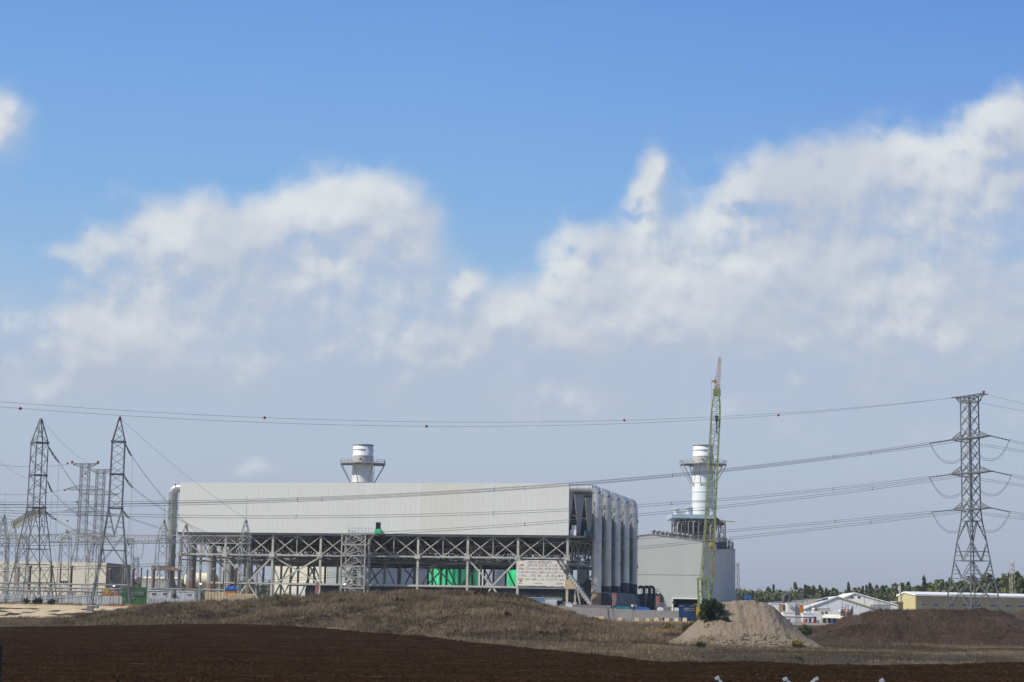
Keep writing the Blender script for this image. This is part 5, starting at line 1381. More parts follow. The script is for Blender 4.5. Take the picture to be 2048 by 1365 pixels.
def boiler_top(px0, px1, Y, label):
    s = Y / F; z = lambda py: at((px0 + px1) / 2, py, Y).z; a = at(px0, 1060, Y).x; b = at(px1, 1060, Y).x; w = b - a
    t = thing('boiler_structure', label, 'boiler', ((a + b) / 2, Y, z(1090)), 'open steel boiler tops')
    zr0, zr1 = z(1039), z(1031); zb = z(1088)
    m = MB(); m.box((a, Y - 5, zr0), (b - w * .22, Y + 12, zr1)); m.build('roof_fascia', blue_fascia, t)
    m = MB(); m.poly([(b - w * .22, Y - 4.5, zr0), (b - w * .22, Y - 4.5, zr1 - .3), (b - .5, Y - 4.5, zr0 - 1.2), (b - .5, Y - 4.5, zr0 - 1.6)], (0, 14, 0)); m.build('side_roof', dark_steel, t)
    m = MB(); m.box((a + 2.0, Y + 1, zb + .6), (b - 2.6, Y + 10, zr0 - .2)); m.box((a + 4.0, Y - 1.5, zb + .6), (a + 7.5, Y + .9, zr0 - 1.4)); m.build('casing', mat('boiler_casing', (.16, .155, .15), .7, 0, .4, .8), t)
    fr = MB(); nx = 8
    for k in range(nx + 1):
        x = a + .2 + (w - .6) * k / nx
        fr.bar((x, Y - 4.8, zb), (x, Y - 4.8, zr0 - (0 if k < 6 else 1.5)), .22); fr.bar((x, Y - 3.2, zb), (x, Y - 3.2, zr0 - (0 if k < 6 else 1.5)), .18)
    for f in (.02, .2, .42, .66, .86): zz = zb + (zr0 - zb) * f; fr.bar((a, Y - 4.8, zz), (b - .3, Y - 4.8, zz), .16); fr.bar((a, Y - 4.8, zz + .55), (b - .3, Y - 4.8, zz + .55), .06)
    for k in range(90):
        x = rnd.uniform(a + .3, b - .8); z0 = rnd.uniform(zb, zr0 - 1.5); fr.bar((x, Y - rnd.uniform(3, 4.7), z0), (x, Y - 4.2, min(zr0 - .2, z0 + rnd.uniform(.8, 3.4))), rnd.uniform(.08, .2))
    for k in range(50):
        x = rnd.uniform(a, b - 2.5); zz = rnd.uniform(zb, zr0 - .6); fr.bar((x, Y - rnd.uniform(3, 4.9), zz), (x + rnd.uniform(.8, 2.6), Y - 4.4, zz), rnd.uniform(.06, .16))
    fr.build('frame', frame_grey, t)
    for k in range(7):
        x = a + w * (.1 + .1 * k) + rnd.uniform(-.3, .3); m = MB(); zt = zr0 - rnd.uniform(.3, 2.2); m.tube([(x, Y - 5.2, zb + rnd.uniform(.3, 1.6)), (x, Y - 5.2, zt), (x + .5, Y - 5.2, zt + .3)], rnd.uniform(.12, .24), 8); m.build('riser_pipe', galv if k % 3 == 0 else frame_grey, t)
    m = MB(); zz = zb + 1.0; m.box((a + w * .18, Y - 6.5, zz - .3), (b - w * .08, Y - 5.2, zz))
    for k in range(17): x = a + w * .18 + (w * .74) * k / 16; m.bar((x, Y - 6.45, zz), (x, Y - 6.45, zz + 1.15), .09)
    for h in (.6, 1.15): m.bar((a + w * .18, Y - 6.45, zz + h), (b - w * .08, Y - 6.45, zz + h), .08)
    m.build('walkway', galv, t)
    m = MB(); m.box((a + w * .34, Y - 5.4, zb - 1.6), (b - .4, Y - 4.95, zb + .4)); m.box((a + w * .55, Y - 5.2, zb + .45), (b - w * .2, Y - 4.95, zb + 1.6)); m.build('lower_casing', dark_steel, t)
    m = MB(); m.bar((b - w * .12, Y - 4.8, zr0 - .6), (b + 2.2, Y - 4.8, zr0 - .75), .22); m.bar((b - .6, Y - 4.8, zb), (b - .6, Y - 4.8, zr0 - .7), .25); m.build('hoist_beam', rust_band, t)
    x0 = b - 2.0
    m = MB()
    for k in range(5):
        x = x0 + k * .95; zt = zb + 2.6 - k * .55
        for yy in (-5, -3.2, -1.5): m.bar((x, Y + yy, zb - 1.4), (x, Y + yy, zt), .16)
        if k < 4:
            for q in range(2): m.bar((x, Y - 5, zb - 1.4 + q * 1.5), (x + .95, Y - 5, zb + q * 1.5), .11); m.bar((x + .95, Y - 4.8, zb - 1.4 + q * 1.5), (x, Y - 4.8, zb + q * 1.5), .11)
    for h in (-.9, .2): m.box((x0 - 1, Y - 5.1, zb + h), (x0 + 3.9, Y - 2, zb + h + .14))
    m.build('side_gallery', dark_steel, t)
    for k, (px, r, yt) in enumerate(((1352, .85, 1019), (1363, .45, 1024), (1368, .5, 1023), (1377, 1.05, 1016), (1424, .9, 1019))):
        x = at(px + (px0 - 1340), 1025, Y).x; m = MB(); m.lathe((x, Y - 2, 0), [(r, zr1), (r, z(yt) - .15), (r * 1.06, z(yt) - .15), (r * 1.06, z(yt)), (r * .8, z(yt)), (r * .8, z(yt) - .5)], 18); m.build('silencer', white_paint, t)
    return t
boiler_top(1340, 1450, 534.0, 'dark open steel boiler top with pale blue roof edge above the boiler house')
chimney(1406, 556.0, at(1406, 1031, 556).z - 1.0, 891, 'white banded chimney behind the green crane', True)
chimney(725, 556.0, 18.5, 890, 'white banded chimney rising behind the long wind wall', True)

# ------------------------------------------------------------------ lattice boom crane
CYY = 345.0
g0 = gz(at(1408, 1200, CYY).x, CYY); pb = at(1411, 1222, CYY); pb.z = g0 + 1.6
tp = at(1433.5, 786, CYY + 6)
t = thing('crawler_crane', 'tall lime green lattice boom crane with a faded red jib', 'crane', (pb.x, CYY, g0))
def boom(mb, a, b, w0, w1, lw, bw, step, taper=True):
    a = Vector(a); b = Vector(b); d = (b - a); L_ = d.length; d.normalize(); sx = Vector((1, 0, 0)) - d * d.x; sx.normalize(); sy = d.cross(sx)
    n = int(L_ / step)
    def half(f):
        e = 1.0
        if taper: e = min(1, .25 + f * 7, .55 + (1 - f) * 6)
        return (w0 + (w1 - w0) * f) / 2 * e
    prev = None
    for i in range(n + 1):
        f = i / n; c = a + d * (L_ * f); h = half(f); P = [c + sx * (h * q) + sy * (h * r_) for q, r_ in ((-1, -1), (1, -1), (1, 1), (-1, 1))]
        if prev:
            for k in range(4):
                j = (k + 1) % 4; mb.bar(prev[k], P[k], lw); mb.bar(prev[k] if i % 2 else prev[j], P[j] if i % 2 else P[k], bw)
        for k in range(4): mb.bar(P[k], P[(k + 1) % 4], bw)
        prev = P
m = MB(); boom(m, pb, tp, 1.95, 1.6, .15, .075, 1.3); m.build('boom', lime_paint, t)
m = MB(); jt = at(1439.5, 716, CYY + 8); boom(m, at(1434, 782, CYY + 6), jt, .95, .55, .10, .06, .7, False); m.build('jib', jib_paint, t)
m = MB(); q = at(1433.5, 783, CYY + 6); m.box((q.x - .7, q.y - .5, q.z - .9), (q.x + .7, q.y + .5, q.z + .4)); m.build('boom_head', lime_paint, t)
m = MB(); st = at(1429.5, 763, CYY + 6); m.bar(q, st, .2); m.bar(q + Vector((.5, 0, 0)), st + Vector((.3, 0, 0)), .15); m.poly([st + Vector((-.75, 0, -.12)), st + Vector((.45, 0, -.12)), st + Vector((0, 0, .35))], (0, .4, 0)); m.build('jib_strut', orange_paint, t)
m = MB(); m.tube([st, jt], .035, 4, False); m.tube([st + Vector((-.6, 0, 0)), at(1424, 830, CYY + 5), at(1419, 1000, CYY + 2), at(1400, 1158, CYY)], .03, 4, False); m.tube([jt, at(1433, 838, CYY + 6)], .03, 4, False); m.tube([at(1400, 1158, CYY), at(1406, 1083, CYY), at(1430, 860, CYY + 5)], .045, 4, False); m.build('hoist_rope', wire_m, t)
m = MB(); hk = at(1433.5, 836, CYY + 4); m.box((hk.x - .3, hk.y - .3, hk.z - .6), (hk.x + .3, hk.y + .3, hk.z + .4)); m.tube([hk, hk + Vector((0, 0, -3.0))], .14, 8); m.build('hook_block', dark_steel, t)
m = MB(); at0 = at(1404.5, 1157, CYY)
fl = Vector((at0.x - .6, CYY - .8, g0 + 1.8)); fr_ = Vector((at0.x + 1.4, CYY - .8, g0 + 1.8))
m.box((at0.x - 1.0, CYY - .8, at0.z - .35), (at0.x + 1.0, CYY + .6, at0.z + .1))
for y in (-.7, .5):
    m.bar((fl.x, CYY + y, fl.z), (at0.x - .8, CYY + y, at0.z - .3), .26); m.bar((fr_.x, CYY + y, fr_.z), (at0.x + .8, CYY + y, at0.z - .3), .26)
m.bar((at0.x - .75, CYY - .7, at0.z - 2.4), (at0.x + .95, CYY - .7, at0.z - 2.4), .2); m.bar((at0.x - .7, CYY - .7, at0.z - 3.4), (at0.x + 1.2, CYY - .7, at0.z - 3.4), .14)
m.build('mast', lime_paint, t)
m = MB(); m.box((pb.x - 1.7, CYY - 1.6, g0 + 1.25), (pb.x + 1.9, CYY + 4.5, g0 + 2.9)); m.box((pb.x - 1.5, CYY + 4.5, g0 + 1.3), (pb.x + 1.7, CYY + 6, g0 + 3.3)); m.build('upper_works', lime_paint, t)
m = MB(); m.box((pb.x - 2.4, CYY - 2.0, g0 + 1.3), (pb.x - 1.72, CYY - .2, g0 + 3.0)); m.build('cab', glass_m, t)
for s in (-1, 1):
    m = MB(); xx = pb.x + s * 2.0; pr = [(-3.4, .45), (-2.9, 0), (2.9, 0), (3.4, .45), (3.4, .75), (2.9, 1.2), (-2.9, 1.2), (-3.4, .75)]
    m.poly([(xx - .45, CYY + 1.5 + a_, g0 + z_) for a_, z_ in pr], (.9, 0, 0)); m.build('crawler_track', tyre_m, t)
for (py, dx) in ((1098, .9), (1126, .9), (1145, .9), (1089, .5)):
    p = at(1421 if py < 1120 else 1425, py, CYY); m = MB(); m.box((p.x - .15, p.y - .4, p.z - .6), (p.x + .4, p.y + .3, p.z + .4)); m.build('boom_platform', yellow_paint if py == 1089 else rust_band, t)
# ------------------------------------------------------------------ left side buildings and fences
def building_box(mb, x0, y0, x1, y1, Y, d, zb, yaw=0): pxbox(mb, x0, y0, x1, y1, Y, d, zb, yaw)
a = at(-60, 1160, 470.0); b = at(213, 1126, 470.0); c = at(262, 1131, 496.0)
t = thing('storehouse', 'long cream flat roofed building behind the left switchyard', 'building', ((a.x + b.x) / 2, 470.0, 1.2))
ztop = b.z
m = MB(); m.box((a.x, 470.0, 1.0), (b.x, 470.35, ztop)); m.build('front_wall', cream_clad, t)
m = MB(); m.poly([(b.x, 470.36, 1.0), (c.x, 496, 1.0), (c.x, 496, ztop), (b.x, 470.36, ztop)], (-.35, .0, 0)); m.build('end_wall', shaded_clad, t)
m = MB(); m.poly([(a.x, 470.2, ztop - .25), (b.x - .3, 470.4, ztop - .25), (c.x - .3, 496, ztop - .25), (a.x, 496, ztop - .25)], (0, 0, .2)); m.build('roof', white_roof, t)
m = MB(); m.box((a.x, 469.93, 4.15), (b.x, 469.997, 4.4)); m.build('trim', rust_band, t)
for k in range(4):
    px = 121.5 + k * 4.0; p = at(px, 1168, 470); q = at(px + 3.2, 1162.5, 470)
    m = MB(); m.box((p.x, 469.94, p.z), (q.x, 469.99, q.z)); w = m.build('window', glass_m, t)
    m = MB(); m.box((p.x - .1, 469.9, q.z), (q.x + .1, 469.985, q.z + .12)); m.build('sill', win_frame, w)
# corrugated fence along the left
def corr_fence(p0, p1, z0f, h, name, label, mtl, amp=.05, pitch=.28):
    m = MB(); d = Vector((p1[0] - p0[0], p1[1] - p0[1], 0)); L_ = d.length; d.normalize(); nrm = Vector((d.y, -d.x, 0)); n = int(L_ / (pitch / 2)); vs = []
    for i in range(n + 1):
        s = L_ * i / n; p = Vector((p0[0], p0[1], 0)) + d * s + nrm * (amp * (1 if i % 2 else -1)); g = z0f(p.x, p.y)
        vs += [(p.x, p.y, g), (p.x, p.y, g + h), (p.x - nrm.x * .03, p.y - nrm.y * .03, g + h), (p.x - nrm.x * .03, p.y - nrm.y * .03, g)]
    fs = []
    for i in range(n):
        k = i * 4
        fs += [(k, k + 4, k + 5, k + 1), (k + 1, k + 5, k + 6, k + 2), (k + 3, k + 2, k + 6, k + 7)]
    m._add([Vector(v) for v in vs], fs)
    for i in range(int(L_ / 3) + 1):
        p = Vector((p0[0], p0[1], 0)) + d * (i * 3) - nrm * .16; g = z0f(p.x, p.y); m.bar((p.x, p.y, g - .2), (p.x, p.y, g + h - .1), .1)
    return single(m, name, mtl, label, 'fence')
fa = at(-80, 1210, 342.0); fb = at(246, 1208, 342.0)
corr_fence((fa.x, 342.0), (fb.x, 342.0), lambda x, y: gz(x, y) - .1, 1.75, 'corrugated_fence', 'grey corrugated sheet fence behind the feet of the lattice towers', corr_white)
fa = at(294, 1204, 343.0); fb = at(392, 1204, 343.0)
corr_fence((fa.x, 343.0), (fb.x, 343.0), lambda x, y: gz(x, y) - .1, 1.5, 'corrugated_fence', 'short grey corrugated fence right of the green hoarding', corr_white)
t = thing('hoarding', 'green printed hoarding with pale lettering at the end of the corrugated fence', 'sign', (at(268, 1200, 340.5).x, 340.5, gz(-68, 340)))
m = MB(); pxbox(m, 244, 1175, 294, 1206, 340.5, .15, gz(-68, 340) - .2); m.build('panel', green_sign, t)
p = at(262.5, 1187, 340.4); m = MB(); strokes(m, p, Vector((1, 0, 0)), Vector((0, 0, 1)), 2.5, .32, 11, dn=Vector((0, -.03, 0))); q = at(262.5, 1190, 340.4); strokes(m, q, Vector((1, 0, 0)), Vector((0, 0, 1)), 2.5, .12, 18, dn=Vector((0, -.03, 0))); m.build('lettering', letter_pale, t)
m = MB()
for (x0, y0, x1, y1) in ((246, 1196, 251, 1202), (254, 1188, 260, 1193), (258, 1196, 263, 1200), (263, 1194, 268, 1199), (248, 1181, 251, 1190)):
    A0 = at(x0, y1, 340.4); B0 = at(x1, y0, 340.4); m.poly([(A0.x, 340.42, A0.z), (B0.x, 340.42, A0.z + .1), ((A0.x + B0.x) / 2 + .1, 340.42, B0.z)], (0, -.03, 0))
m.build('printed_shape', green_pale, t)
def container(x0, y0, x1, y1, Y, d, label, mtl, name='container', windows=(), roof=None, cat='container', zb=None, group=None):
    a = at(x0, y1, Y); b = at(x1, y0, Y); g = a.z if zb is None else zb
    t = thing(name, label, cat, ((a.x + b.x) / 2, Y, g), group); m = MB(); m.box((a.x, Y, g), (b.x, Y + d, b.z)); m.build('body', mtl, t)
    m = MB(); m.box((a.x - .08, Y - .08, b.z + .003), (b.x + .08, Y + d + .08, b.z + .14)); m.build('roof', roof or white_roof, t)
    for (u0, v0, u1, v1) in windows:
        p = at(u0, v1, Y); q = at(u1, v0, Y); m = MB(); m.box((p.x, Y - .03, p.z), (q.x, Y - .004, q.z)); w = m.build('window', glass_m, t)
        m = MB(); m.box((p.x - .07, Y - .05, q.z + .003), (q.x + .07, Y - .005, q.z + .09)); m.box((p.x - .07, Y - .05, p.z - .09), (q.x + .07, Y - .005, p.z - .003)); m.build('frame', win_frame, w)
    return t
gl = gz(-60, 350)
container(295, 1183, 342, 1200, 347, 2.5, 'white corrugated cabin with two dark windows left of the tall pipe foot', corr_white, 'site_cabin', ((304, 1187, 312, 1190), (326, 1187, 334, 1190)), cat='cabin', zb=gl)
container(352, 1184, 389, 1200, 348, 2.5, 'white corrugated cabin right of the tall pipe foot', corr_white, 'site_cabin', ((375, 1189, 383, 1191),), cat='cabin', zb=gl)
m = MB()
for k in range(7): pxbox(m, 410 + k * 6.4, 1184.5, 416 + k * 6.4, 1196, 352, .5, gl - .3)
single(m, 'barrier_wall', beige_conc, 'row of beige concrete barrier panels before the second steam pipe', 'barrier')
m = MB()
for k in range(16): pxbox(m, 456 + k * 3.3, 1188.5 + k * .15, 458.6 + k * 3.3, 1200, 340, .3, gl - 1.0)
pxbox(m, 456, 1188.2, 509, 1190.2, 340.4, .2)
single(m, 'barrier_fence', beige_conc, 'low orange beige slatted fence just above the long mound', 'fence')
t = thing('water_bowser', 'blue covered orange tank trailer behind the mound', 'trailer', (at(466, 1190, 346).x, 346, gl))
m = MB(); pa_ = at(450, 1179, 346); pb_ = at(472, 1179, 346); m.tube([(pa_.x, 346.8, pa_.z), (pb_.x, 346.8, pa_.z)], .5, 12); m.ball((pa_.x + .4, 346.7, pa_.z + .2), .45, 6); m.ball((pb_.x - .5, 346.7, pa_.z + .25), .42, 6); m.build('cover', blue_tarp, t)
m = MB(); m.box((pa_.x + .2, 346, pa_.z - 1.1), (pb_.x - .1, 347.6, pa_.z - .35)); m.build('body', orange_paint, t)
for dx in (.5, 1.5):
    m = MB(); m.tube([(pa_.x + dx, 345.9, gl + .4), (pa_.x + dx, 346.15, gl + .4)], .4, 14); m.build('wheel', tyre_m, t)
for (x0, x1, y, mt, lb) in ((-6, 26, 1187, teal_tarp, 'teal tarpaulin heap behind the fence at the left edge'), (24, 52, 1189, blue_tarp, 'blue tarpaulin heap behind the fence beside the left tower')):
    m = MB(); p = at(x0, y + 6, 346); q = at(x1, y, 346); n = 9; vs = []; 
    for i in range(n):
        for j in range(4):
            x = p.x + (q.x - p.x) * i / (n - 1); e = math.sin(math.pi * (i + .4) / n) * (1 if 0 < j < 3 else .1); vs.append(Vector((x, 346 + j * .9, p.z - .5 + (q.z - p.z + .5) * e + rnd.uniform(-.1, .1))))
    m._add(vs, [(i * 4 + j, (i + 1) * 4 + j, (i + 1) * 4 + j + 1, i * 4 + j + 1) for i in range(n - 1) for j in range(3)])
    m.poly([vs[i * 4] for i in range(n)] + [Vector((q.x, 346, gl)), Vector((p.x, 346, gl))]); single(m, 'tarpaulin', mt, lb, 'tarpaulin')
t = thing('mini_loader', 'small orange and yellow loader behind the fence near the red ball tower', 'loader', (at(217, 1190, 345).x, 345, gl))
x = at(212, 1185, 345).x; z0 = at(212, 1190, 345).z
m = MB(); m.box((x - .6, 345, z0 - .6), (x + .9, 346.4, z0 + .25)); m.box((x + 1.2, 345, z0 - .4), (x + 2.6, 346, z0 + .1)); m.build('body', orange_paint, t)
m = MB(); m.box((x - .5, 345.2, z0 + .26), (x + .35, 346.2, z0 + 1.1)); m.build('cab', yellow_paint, t)
m = MB(); m.bar((x + .5, 345.1, z0), (x + 1.0, 345.1, z0 + .9), .16); m.bar((x + 1.0, 345.1, z0 + .9), (x + 2.2, 345.1, z0 + .1), .16); m.build('arm', orange_paint, t)
for dx in (-.3, .7):
    m = MB(); m.tube([(x + dx, 344.9, gl + .45), (x + dx, 345.2, gl + .45)], .45, 14); m.build('wheel', tyre_m, t)
m = MB(); pxbox(m, 173, 1212, 185, 1223, 305, 1.0); single(m, 'concrete_block', pale_conc, 'upright concrete block on the sandy bank', 'block')
m = MB(); pxbox(m, 186, 1212, 196, 1217, 307, .8); single(m, 'concrete_block', pale_conc, 'low concrete block right of the upright one', 'block')
# tanks and low sheds behind the pipe
t = thing('white_tank', 'white horizontal tank between the left steam pipes', 'tank', (at(405, 1165, 455).x, 455, GP))
p = at(368, 1160, 455); q = at(437, 1160, 455); m = MB(); m.tube([(p.x + 1.3, 455, p.z), (q.x - 1.3, 455, p.z)], 1.75, 24, False)
for s, xx in ((-1, p.x + 1.3), (1, q.x - 1.3)): m.tube([(xx, 455, p.z), (xx + s * .6, 455, p.z), (xx + s * 1.1, 455, p.z), (xx + s * 1.3, 455, p.z)], [1.75, 1.6, 1.05, .05], 24, False)
m.build('shell', cream_clad, t)
for f in (.2, .8):
    xx = p.x + (q.x - p.x) * f; m = MB(); m.box((xx - .3, 454, GP), (xx + .3, 456, p.z - 1.2)); m.build('saddle', pale_conc, t)
container(281, 1162, 304, 1180, 440, 6, 'low pale grey shed between the green hoarding and the tall pipe', grey_clad, 'shed', cat='shed', zb=GP)
container(306, 1164, 333, 1182, 436, 6, 'low greenish shed just left of the tall pipe', grey_clad, 'shed', cat='shed', zb=GP)
m = MB(); p = at(288, 1157, 448); q = at(366, 1158, 448); q.z = p.z; m.tube([p, q], .42, 12); 
for k in range(6): xx = p.x + (q.x - p.x) * (k + .5) / 6; m.bar((xx, 448, GP), (xx, 448, p.z), .25)
single(m, 'pipe_bridge', cream_clad, 'cream pipe running behind the tall left pipe', 'pipe')
t = thing('cable_shelter', 'brown roofed steel shelter behind the gantry column', 'shelter', (at(320, 1160, 420).x, 420, gl))
p = at(303, 1131, 420); q = at(337, 1141, 420); m = MB(); m.poly([(p.x, 420, q.z), (p.x, 420, p.z), (q.x, 420, p.z - .1), (q.x + 3, 420, q.z - .3), (q.x, 420, q.z)], (0, 6, 0)); m.build('roof', rust_band, t)
for dx in (0.2, 1.9, 3.6):
    m = MB(); m.bar((p.x + dx, 420.2, gl - 1), (p.x + dx, 420.2, q.z), .25); m.build('post', galv, t)
# far lattice mast behind
def mast(px, ytop, Y, label, mtl, w):
    c = at(px, 1190, Y); g = gz(c.x, Y); legs = [MB() for _ in range(4)]; br = MB(); t = thing('lattice_mast', label, 'mast', (c.x, Y, g), 'slim lattice masts')
    lattice(legs, br, (c.x, Y), R(30), [(g, w, 0, 'Z', 14), (at(px, ytop, Y).z, w * .6, 1, 'X', 1)], .12, .08); legs_build(legs, mtl, t, .1); br.build('bracing', mtl, t)
    m = MB(); z = at(px, ytop, Y).z
    for s in (-1, 1): m.bar((c.x, Y, z - .5), (c.x + s * w * 1.3, Y, z + .8), .1)
    m.build('antenna', mtl, t)
mast(1474.5, 1128, 580, 'slim pale lattice mast close right of the boiler house', pale_steel, .65)
mast(2025, 1128, 480, 'slim reddish lattice mast above the trees at the right edge', jib_paint, .6)
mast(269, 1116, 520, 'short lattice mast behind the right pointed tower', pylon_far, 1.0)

# ------------------------------------------------------------------ things under and around the cooler
def tank(x0, x1, ytop, Y, r, mt, label, seg=40, folds=True, name='wrapped_tank'):
    c = at((x0 + x1) / 2, 1170, Y); zt = at((x0 + x1) / 2, ytop, Y).z; t = thing(name, label, 'tank', (c.x, Y, GP), None)
    m = MB(); n = seg; prof = [(1.0, GP), (1.0, zt - .9), (.97, zt - .25), (.86, zt), (.3, zt + .25), (.001, zt + .3)]; vs = []
    for (f, z) in prof:
        for k in range(n):
            a_ = 2 * math.pi * k / n; w_ = 1 + (.018 * math.sin(a_ * 11) + .012 * math.sin(a_ * 23 + z) + rnd.uniform(-.008, .008) if folds else 0); vs.append(Vector((c.x + r * f * w_ * math.cos(a_), Y + r * f * w_ * math.sin(a_), z)))
    m._add(vs, [(i * n + k, i * n + (k + 1) % n, (i + 1) * n + (k + 1) % n, (i + 1) * n + k) for i in range(len(prof) - 1) for k in range(n)], not folds)
    m.build('shell', mt, t)
    m = MB(); m.lathe((c.x, Y, 0), [(r * 1.02, GP + 1.0), (r * 1.03, GP + 1.0), (r * 1.03, GP + 1.25), (r * 1.02, GP + 1.25)], 40); m.build('hoop', galv, t); return t
tank(857, 955, 1129, 520, 6.9, green_tarp, 'large bright green wrapped tank seen under the cooler', 56)
tank(1013, 1093, 1126, 522, 5.6, green_tarp, 'second green wrapped tank partly behind the banner', 48)
tank(950, 1012, 1136, 545, 4.6, lilac_tank, 'plain lilac grey tank between the two green wrapped tanks', 40, False, 'storage_tank')
# leaning conveyor boom
t = thing('conveyor_boom', 'pale ribbed boom leaning down right of the banner', 'conveyor', tuple(at(1182, 1206, 393)))
p = at(1138, 1150, 393); q = at(1182, 1210, 391); m = MB(); m.bar(p, q, .95, .7)
m.build('boom', galv, t); m = MB()
for k in range(11): r_ = p.lerp(q, .06 + k * .088); m.bar(r_ + Vector((-.55, -.45, -.1)), r_ + Vector((.45, -.45, .3)), .12)
m.build('rung', pale_steel, t)
m = MB(); r_ = at(1117, 1118, 394); boom(m, r_, p, .9, .9, .12, .07, .6, False); m.build('jib', dark_steel, t)
m = MB(); p2 = at(1137, 1142, 393); m.box((p2.x - .8, 392.6, p2.z - .4), (p2.x + .6, 393.8, p2.z + .4)); m.build('head', dark_steel, t)
m = MB(); m.bar(at(1152, 1168, 392), at(1160, 1209, 392), .3); m.build('prop', pale_steel, t)
container(1214, 1148, 1240, 1176, 430, 5, 'white cabin with a ladder front beneath the right end of the cooler', white_paint, 'site_cabin', cat='cabin', zb=GP)
c = container(1155, 1140, 1178, 1180, 440, 3, 'tall white tank house between the banner and the first steam pipe', white_paint, 'tank_house', cat='cabin', zb=GP)
p = at(1162, 1185, 439.9); m = MB()
for k in range(9): m.bar((p.x, 439.8, GP + .8 + k * .8), (p.x + 1.5, 439.8, GP + .8 + k * .8), .09)
for dx in (0, 1.5): m.bar((p.x + dx, 439.8, GP), (p.x + dx, 439.8, GP + 8), .12)
m.build('ladder', dark_steel, c)
p = at(1178, 1170, 418); t = thing('pressure_vessel', 'round dark vessel end beside the nearest right steam pipe', 'tank', (p.x, 418, GP)); m = MB(); m.tube([(p.x, 418, p.z), (p.x + .1, 424, p.z)], 1.2, 20); m.build('shell', dark_steel, t)
m = MB(); m.box((p.x - .9, 419, GP), (p.x + .9, 422, p.z - .9)); m.build('cradle', pale_conc, t)
m = MB(); p = at(1130, 1178, 396); q = at(1154, 1160, 396); m.box((p.x, 396, p.z), (q.x, 397.4, q.z)); m.box((p.x + .2, 396.5, GP), (p.x + .5, 396.8, p.z)); m.box((q.x - .5, 396.5, GP), (q.x - .2, 396.8, p.z)); single(m, 'valve_box', beige_conc, 'beige box on legs behind the banner lower right corner', 'box')
# cabin with blue printed sign
t = container(1052, 1197.5, 1124, 1213, 372, 3, 'low cabin with a grey blue awning at the end of the concrete wall', grey_clad, 'site_cabin', cat='cabin', zb=GP, roof=blue_fascia)
p = at(1093, 1211, 371.9); q = at(1114, 1202, 371.9); m = MB(); m.box((p.x, 371.7, p.z), (q.x, 371.98, q.z))
for k in range(8): xx = p.x + (q.x - p.x) * k / 8; m.box((xx, 371.62, p.z), (xx + .12, 371.697, q.z))
m.build('shutter', white_paint, t)
p = at(1114.5, 1211, 371.9); q = at(1126, 1201.5, 371.9); m = MB(); m.box((p.x, 371.9, p.z), (q.x, 371.99, q.z)); m.build('doorway', black_void, t)
t = thing('printed_sign', 'blue printed hoarding on the low cabin beside the mound', 'sign', tuple(at(1070, 1212, 370.5)))
m = MB(); pxbox(m, 1050, 1198.5, 1090, 1212, 370.5, .12); m.build('panel', sky_print, t)
m = MB(); strokes(m, at(1064, 1207, 370.4), Vector((1, 0, 0)), Vector((0, 0, 1)), 2.5, .25, 9, dn=Vector((0, -.03, 0))); strokes(m, at(1064, 1210.5, 370.4), Vector((1, 0, 0)), Vector((0, 0, 1)), 2.5, .15, 12, dn=Vector((0, -.03, 0))); m.build('lettering', letter_pale, t)
for px, y0, y1, Y, lb in ((634.5, 1165, 1191, 392, 'narrow faded red and white flag sign left of the stair tower'), (1229, 1187, 1212, 372, 'narrow faded red and white flag sign in front of the dark manifold'), (1316, 1192, 1214, 372, 'narrow faded flag sign beside the steps')):
    p = at(px - 4, y1, Y); q = at(px + 4, y0, Y); t = thing('flag_sign', lb, 'sign', (p.x, Y, GP), 'narrow flag signs')
    m = MB(); m.poly([(p.x + .1, Y, p.z), (p.x + .5, Y, p.z), (q.x, Y, (p.z * .4 + q.z * .6)), (q.x, Y, q.z), (p.x, Y, q.z), (p.x, Y, (p.z + q.z) / 2)], (0, .06, 0)); m.build('cloth', mat('faded_print', (.60, .50, .42), .8, 0, .6, 1.3, col2=(.40, .08, .06)), t)
    m = MB(); m.bar((p.x, Y + .03, GP), (p.x, Y + .03, q.z + .1), .08); m.build('pole', galv, t)
# perimeter concrete wall
def wall_run(pts, h, thick, name, mtl, label):
    m = MB()
    for (a_, b_) in zip(pts[:-1], pts[1:]):
        A0 = Vector(a_); B0 = Vector(b_); d = (B0 - A0); L_ = d.length; d.normalize(); n = max(1, int(L_ / 3.0)); nr = Vector((-d.y, d.x, 0)) * thick
        for i in range(n):
            p = A0 + d * (L_ * i / n + .012); q = A0 + d * (L_ * (i + 1) / n - .012); g = min(gz(p.x, p.y), gz(q.x, q.y)) - .2; zt = (A0.z + (B0.z - A0.z) * (i + .5) / n)
            m.box8([Vector((p.x, p.y, g)), Vector((q.x, q.y, g)), Vector((q.x, q.y, g)) + nr, Vector((p.x, p.y, g)) + nr, Vector((p.x, p.y, zt)), Vector((q.x, q.y, zt)), Vector((q.x, q.y, zt)) + nr, Vector((p.x, p.y, zt)) + nr])
    return single(m, name, mtl, label, 'wall')
w0 = at(1040, 1210, 352); w1 = at(1265, 1219.5, 346); w2 = at(1357, 1222.5, 344); w3 = at(1359, 1224, 347)
wall_run([w0, w1, w2], 2, .25, 'concrete_wall', pale_conc, 'long grey concrete panel wall in front of the steam pipes')
m = MB(); pxbox(m, 1120, 1211, 1222, 1218.5, 357, .3, GP); single(m, 'concrete_wall', pale_conc, 'short taller grey wall piece behind the left half of the long concrete wall', 'wall')
m = MB(); p = at(1132, 1217, 350); q = at(1145, 1208.5, 350); m.box((p.x, 350, GP), (q.x, 350.5, q.z)); single(m, 'footing_block', white_paint, 'white block at the foot of the cooler corner leg', 'block')
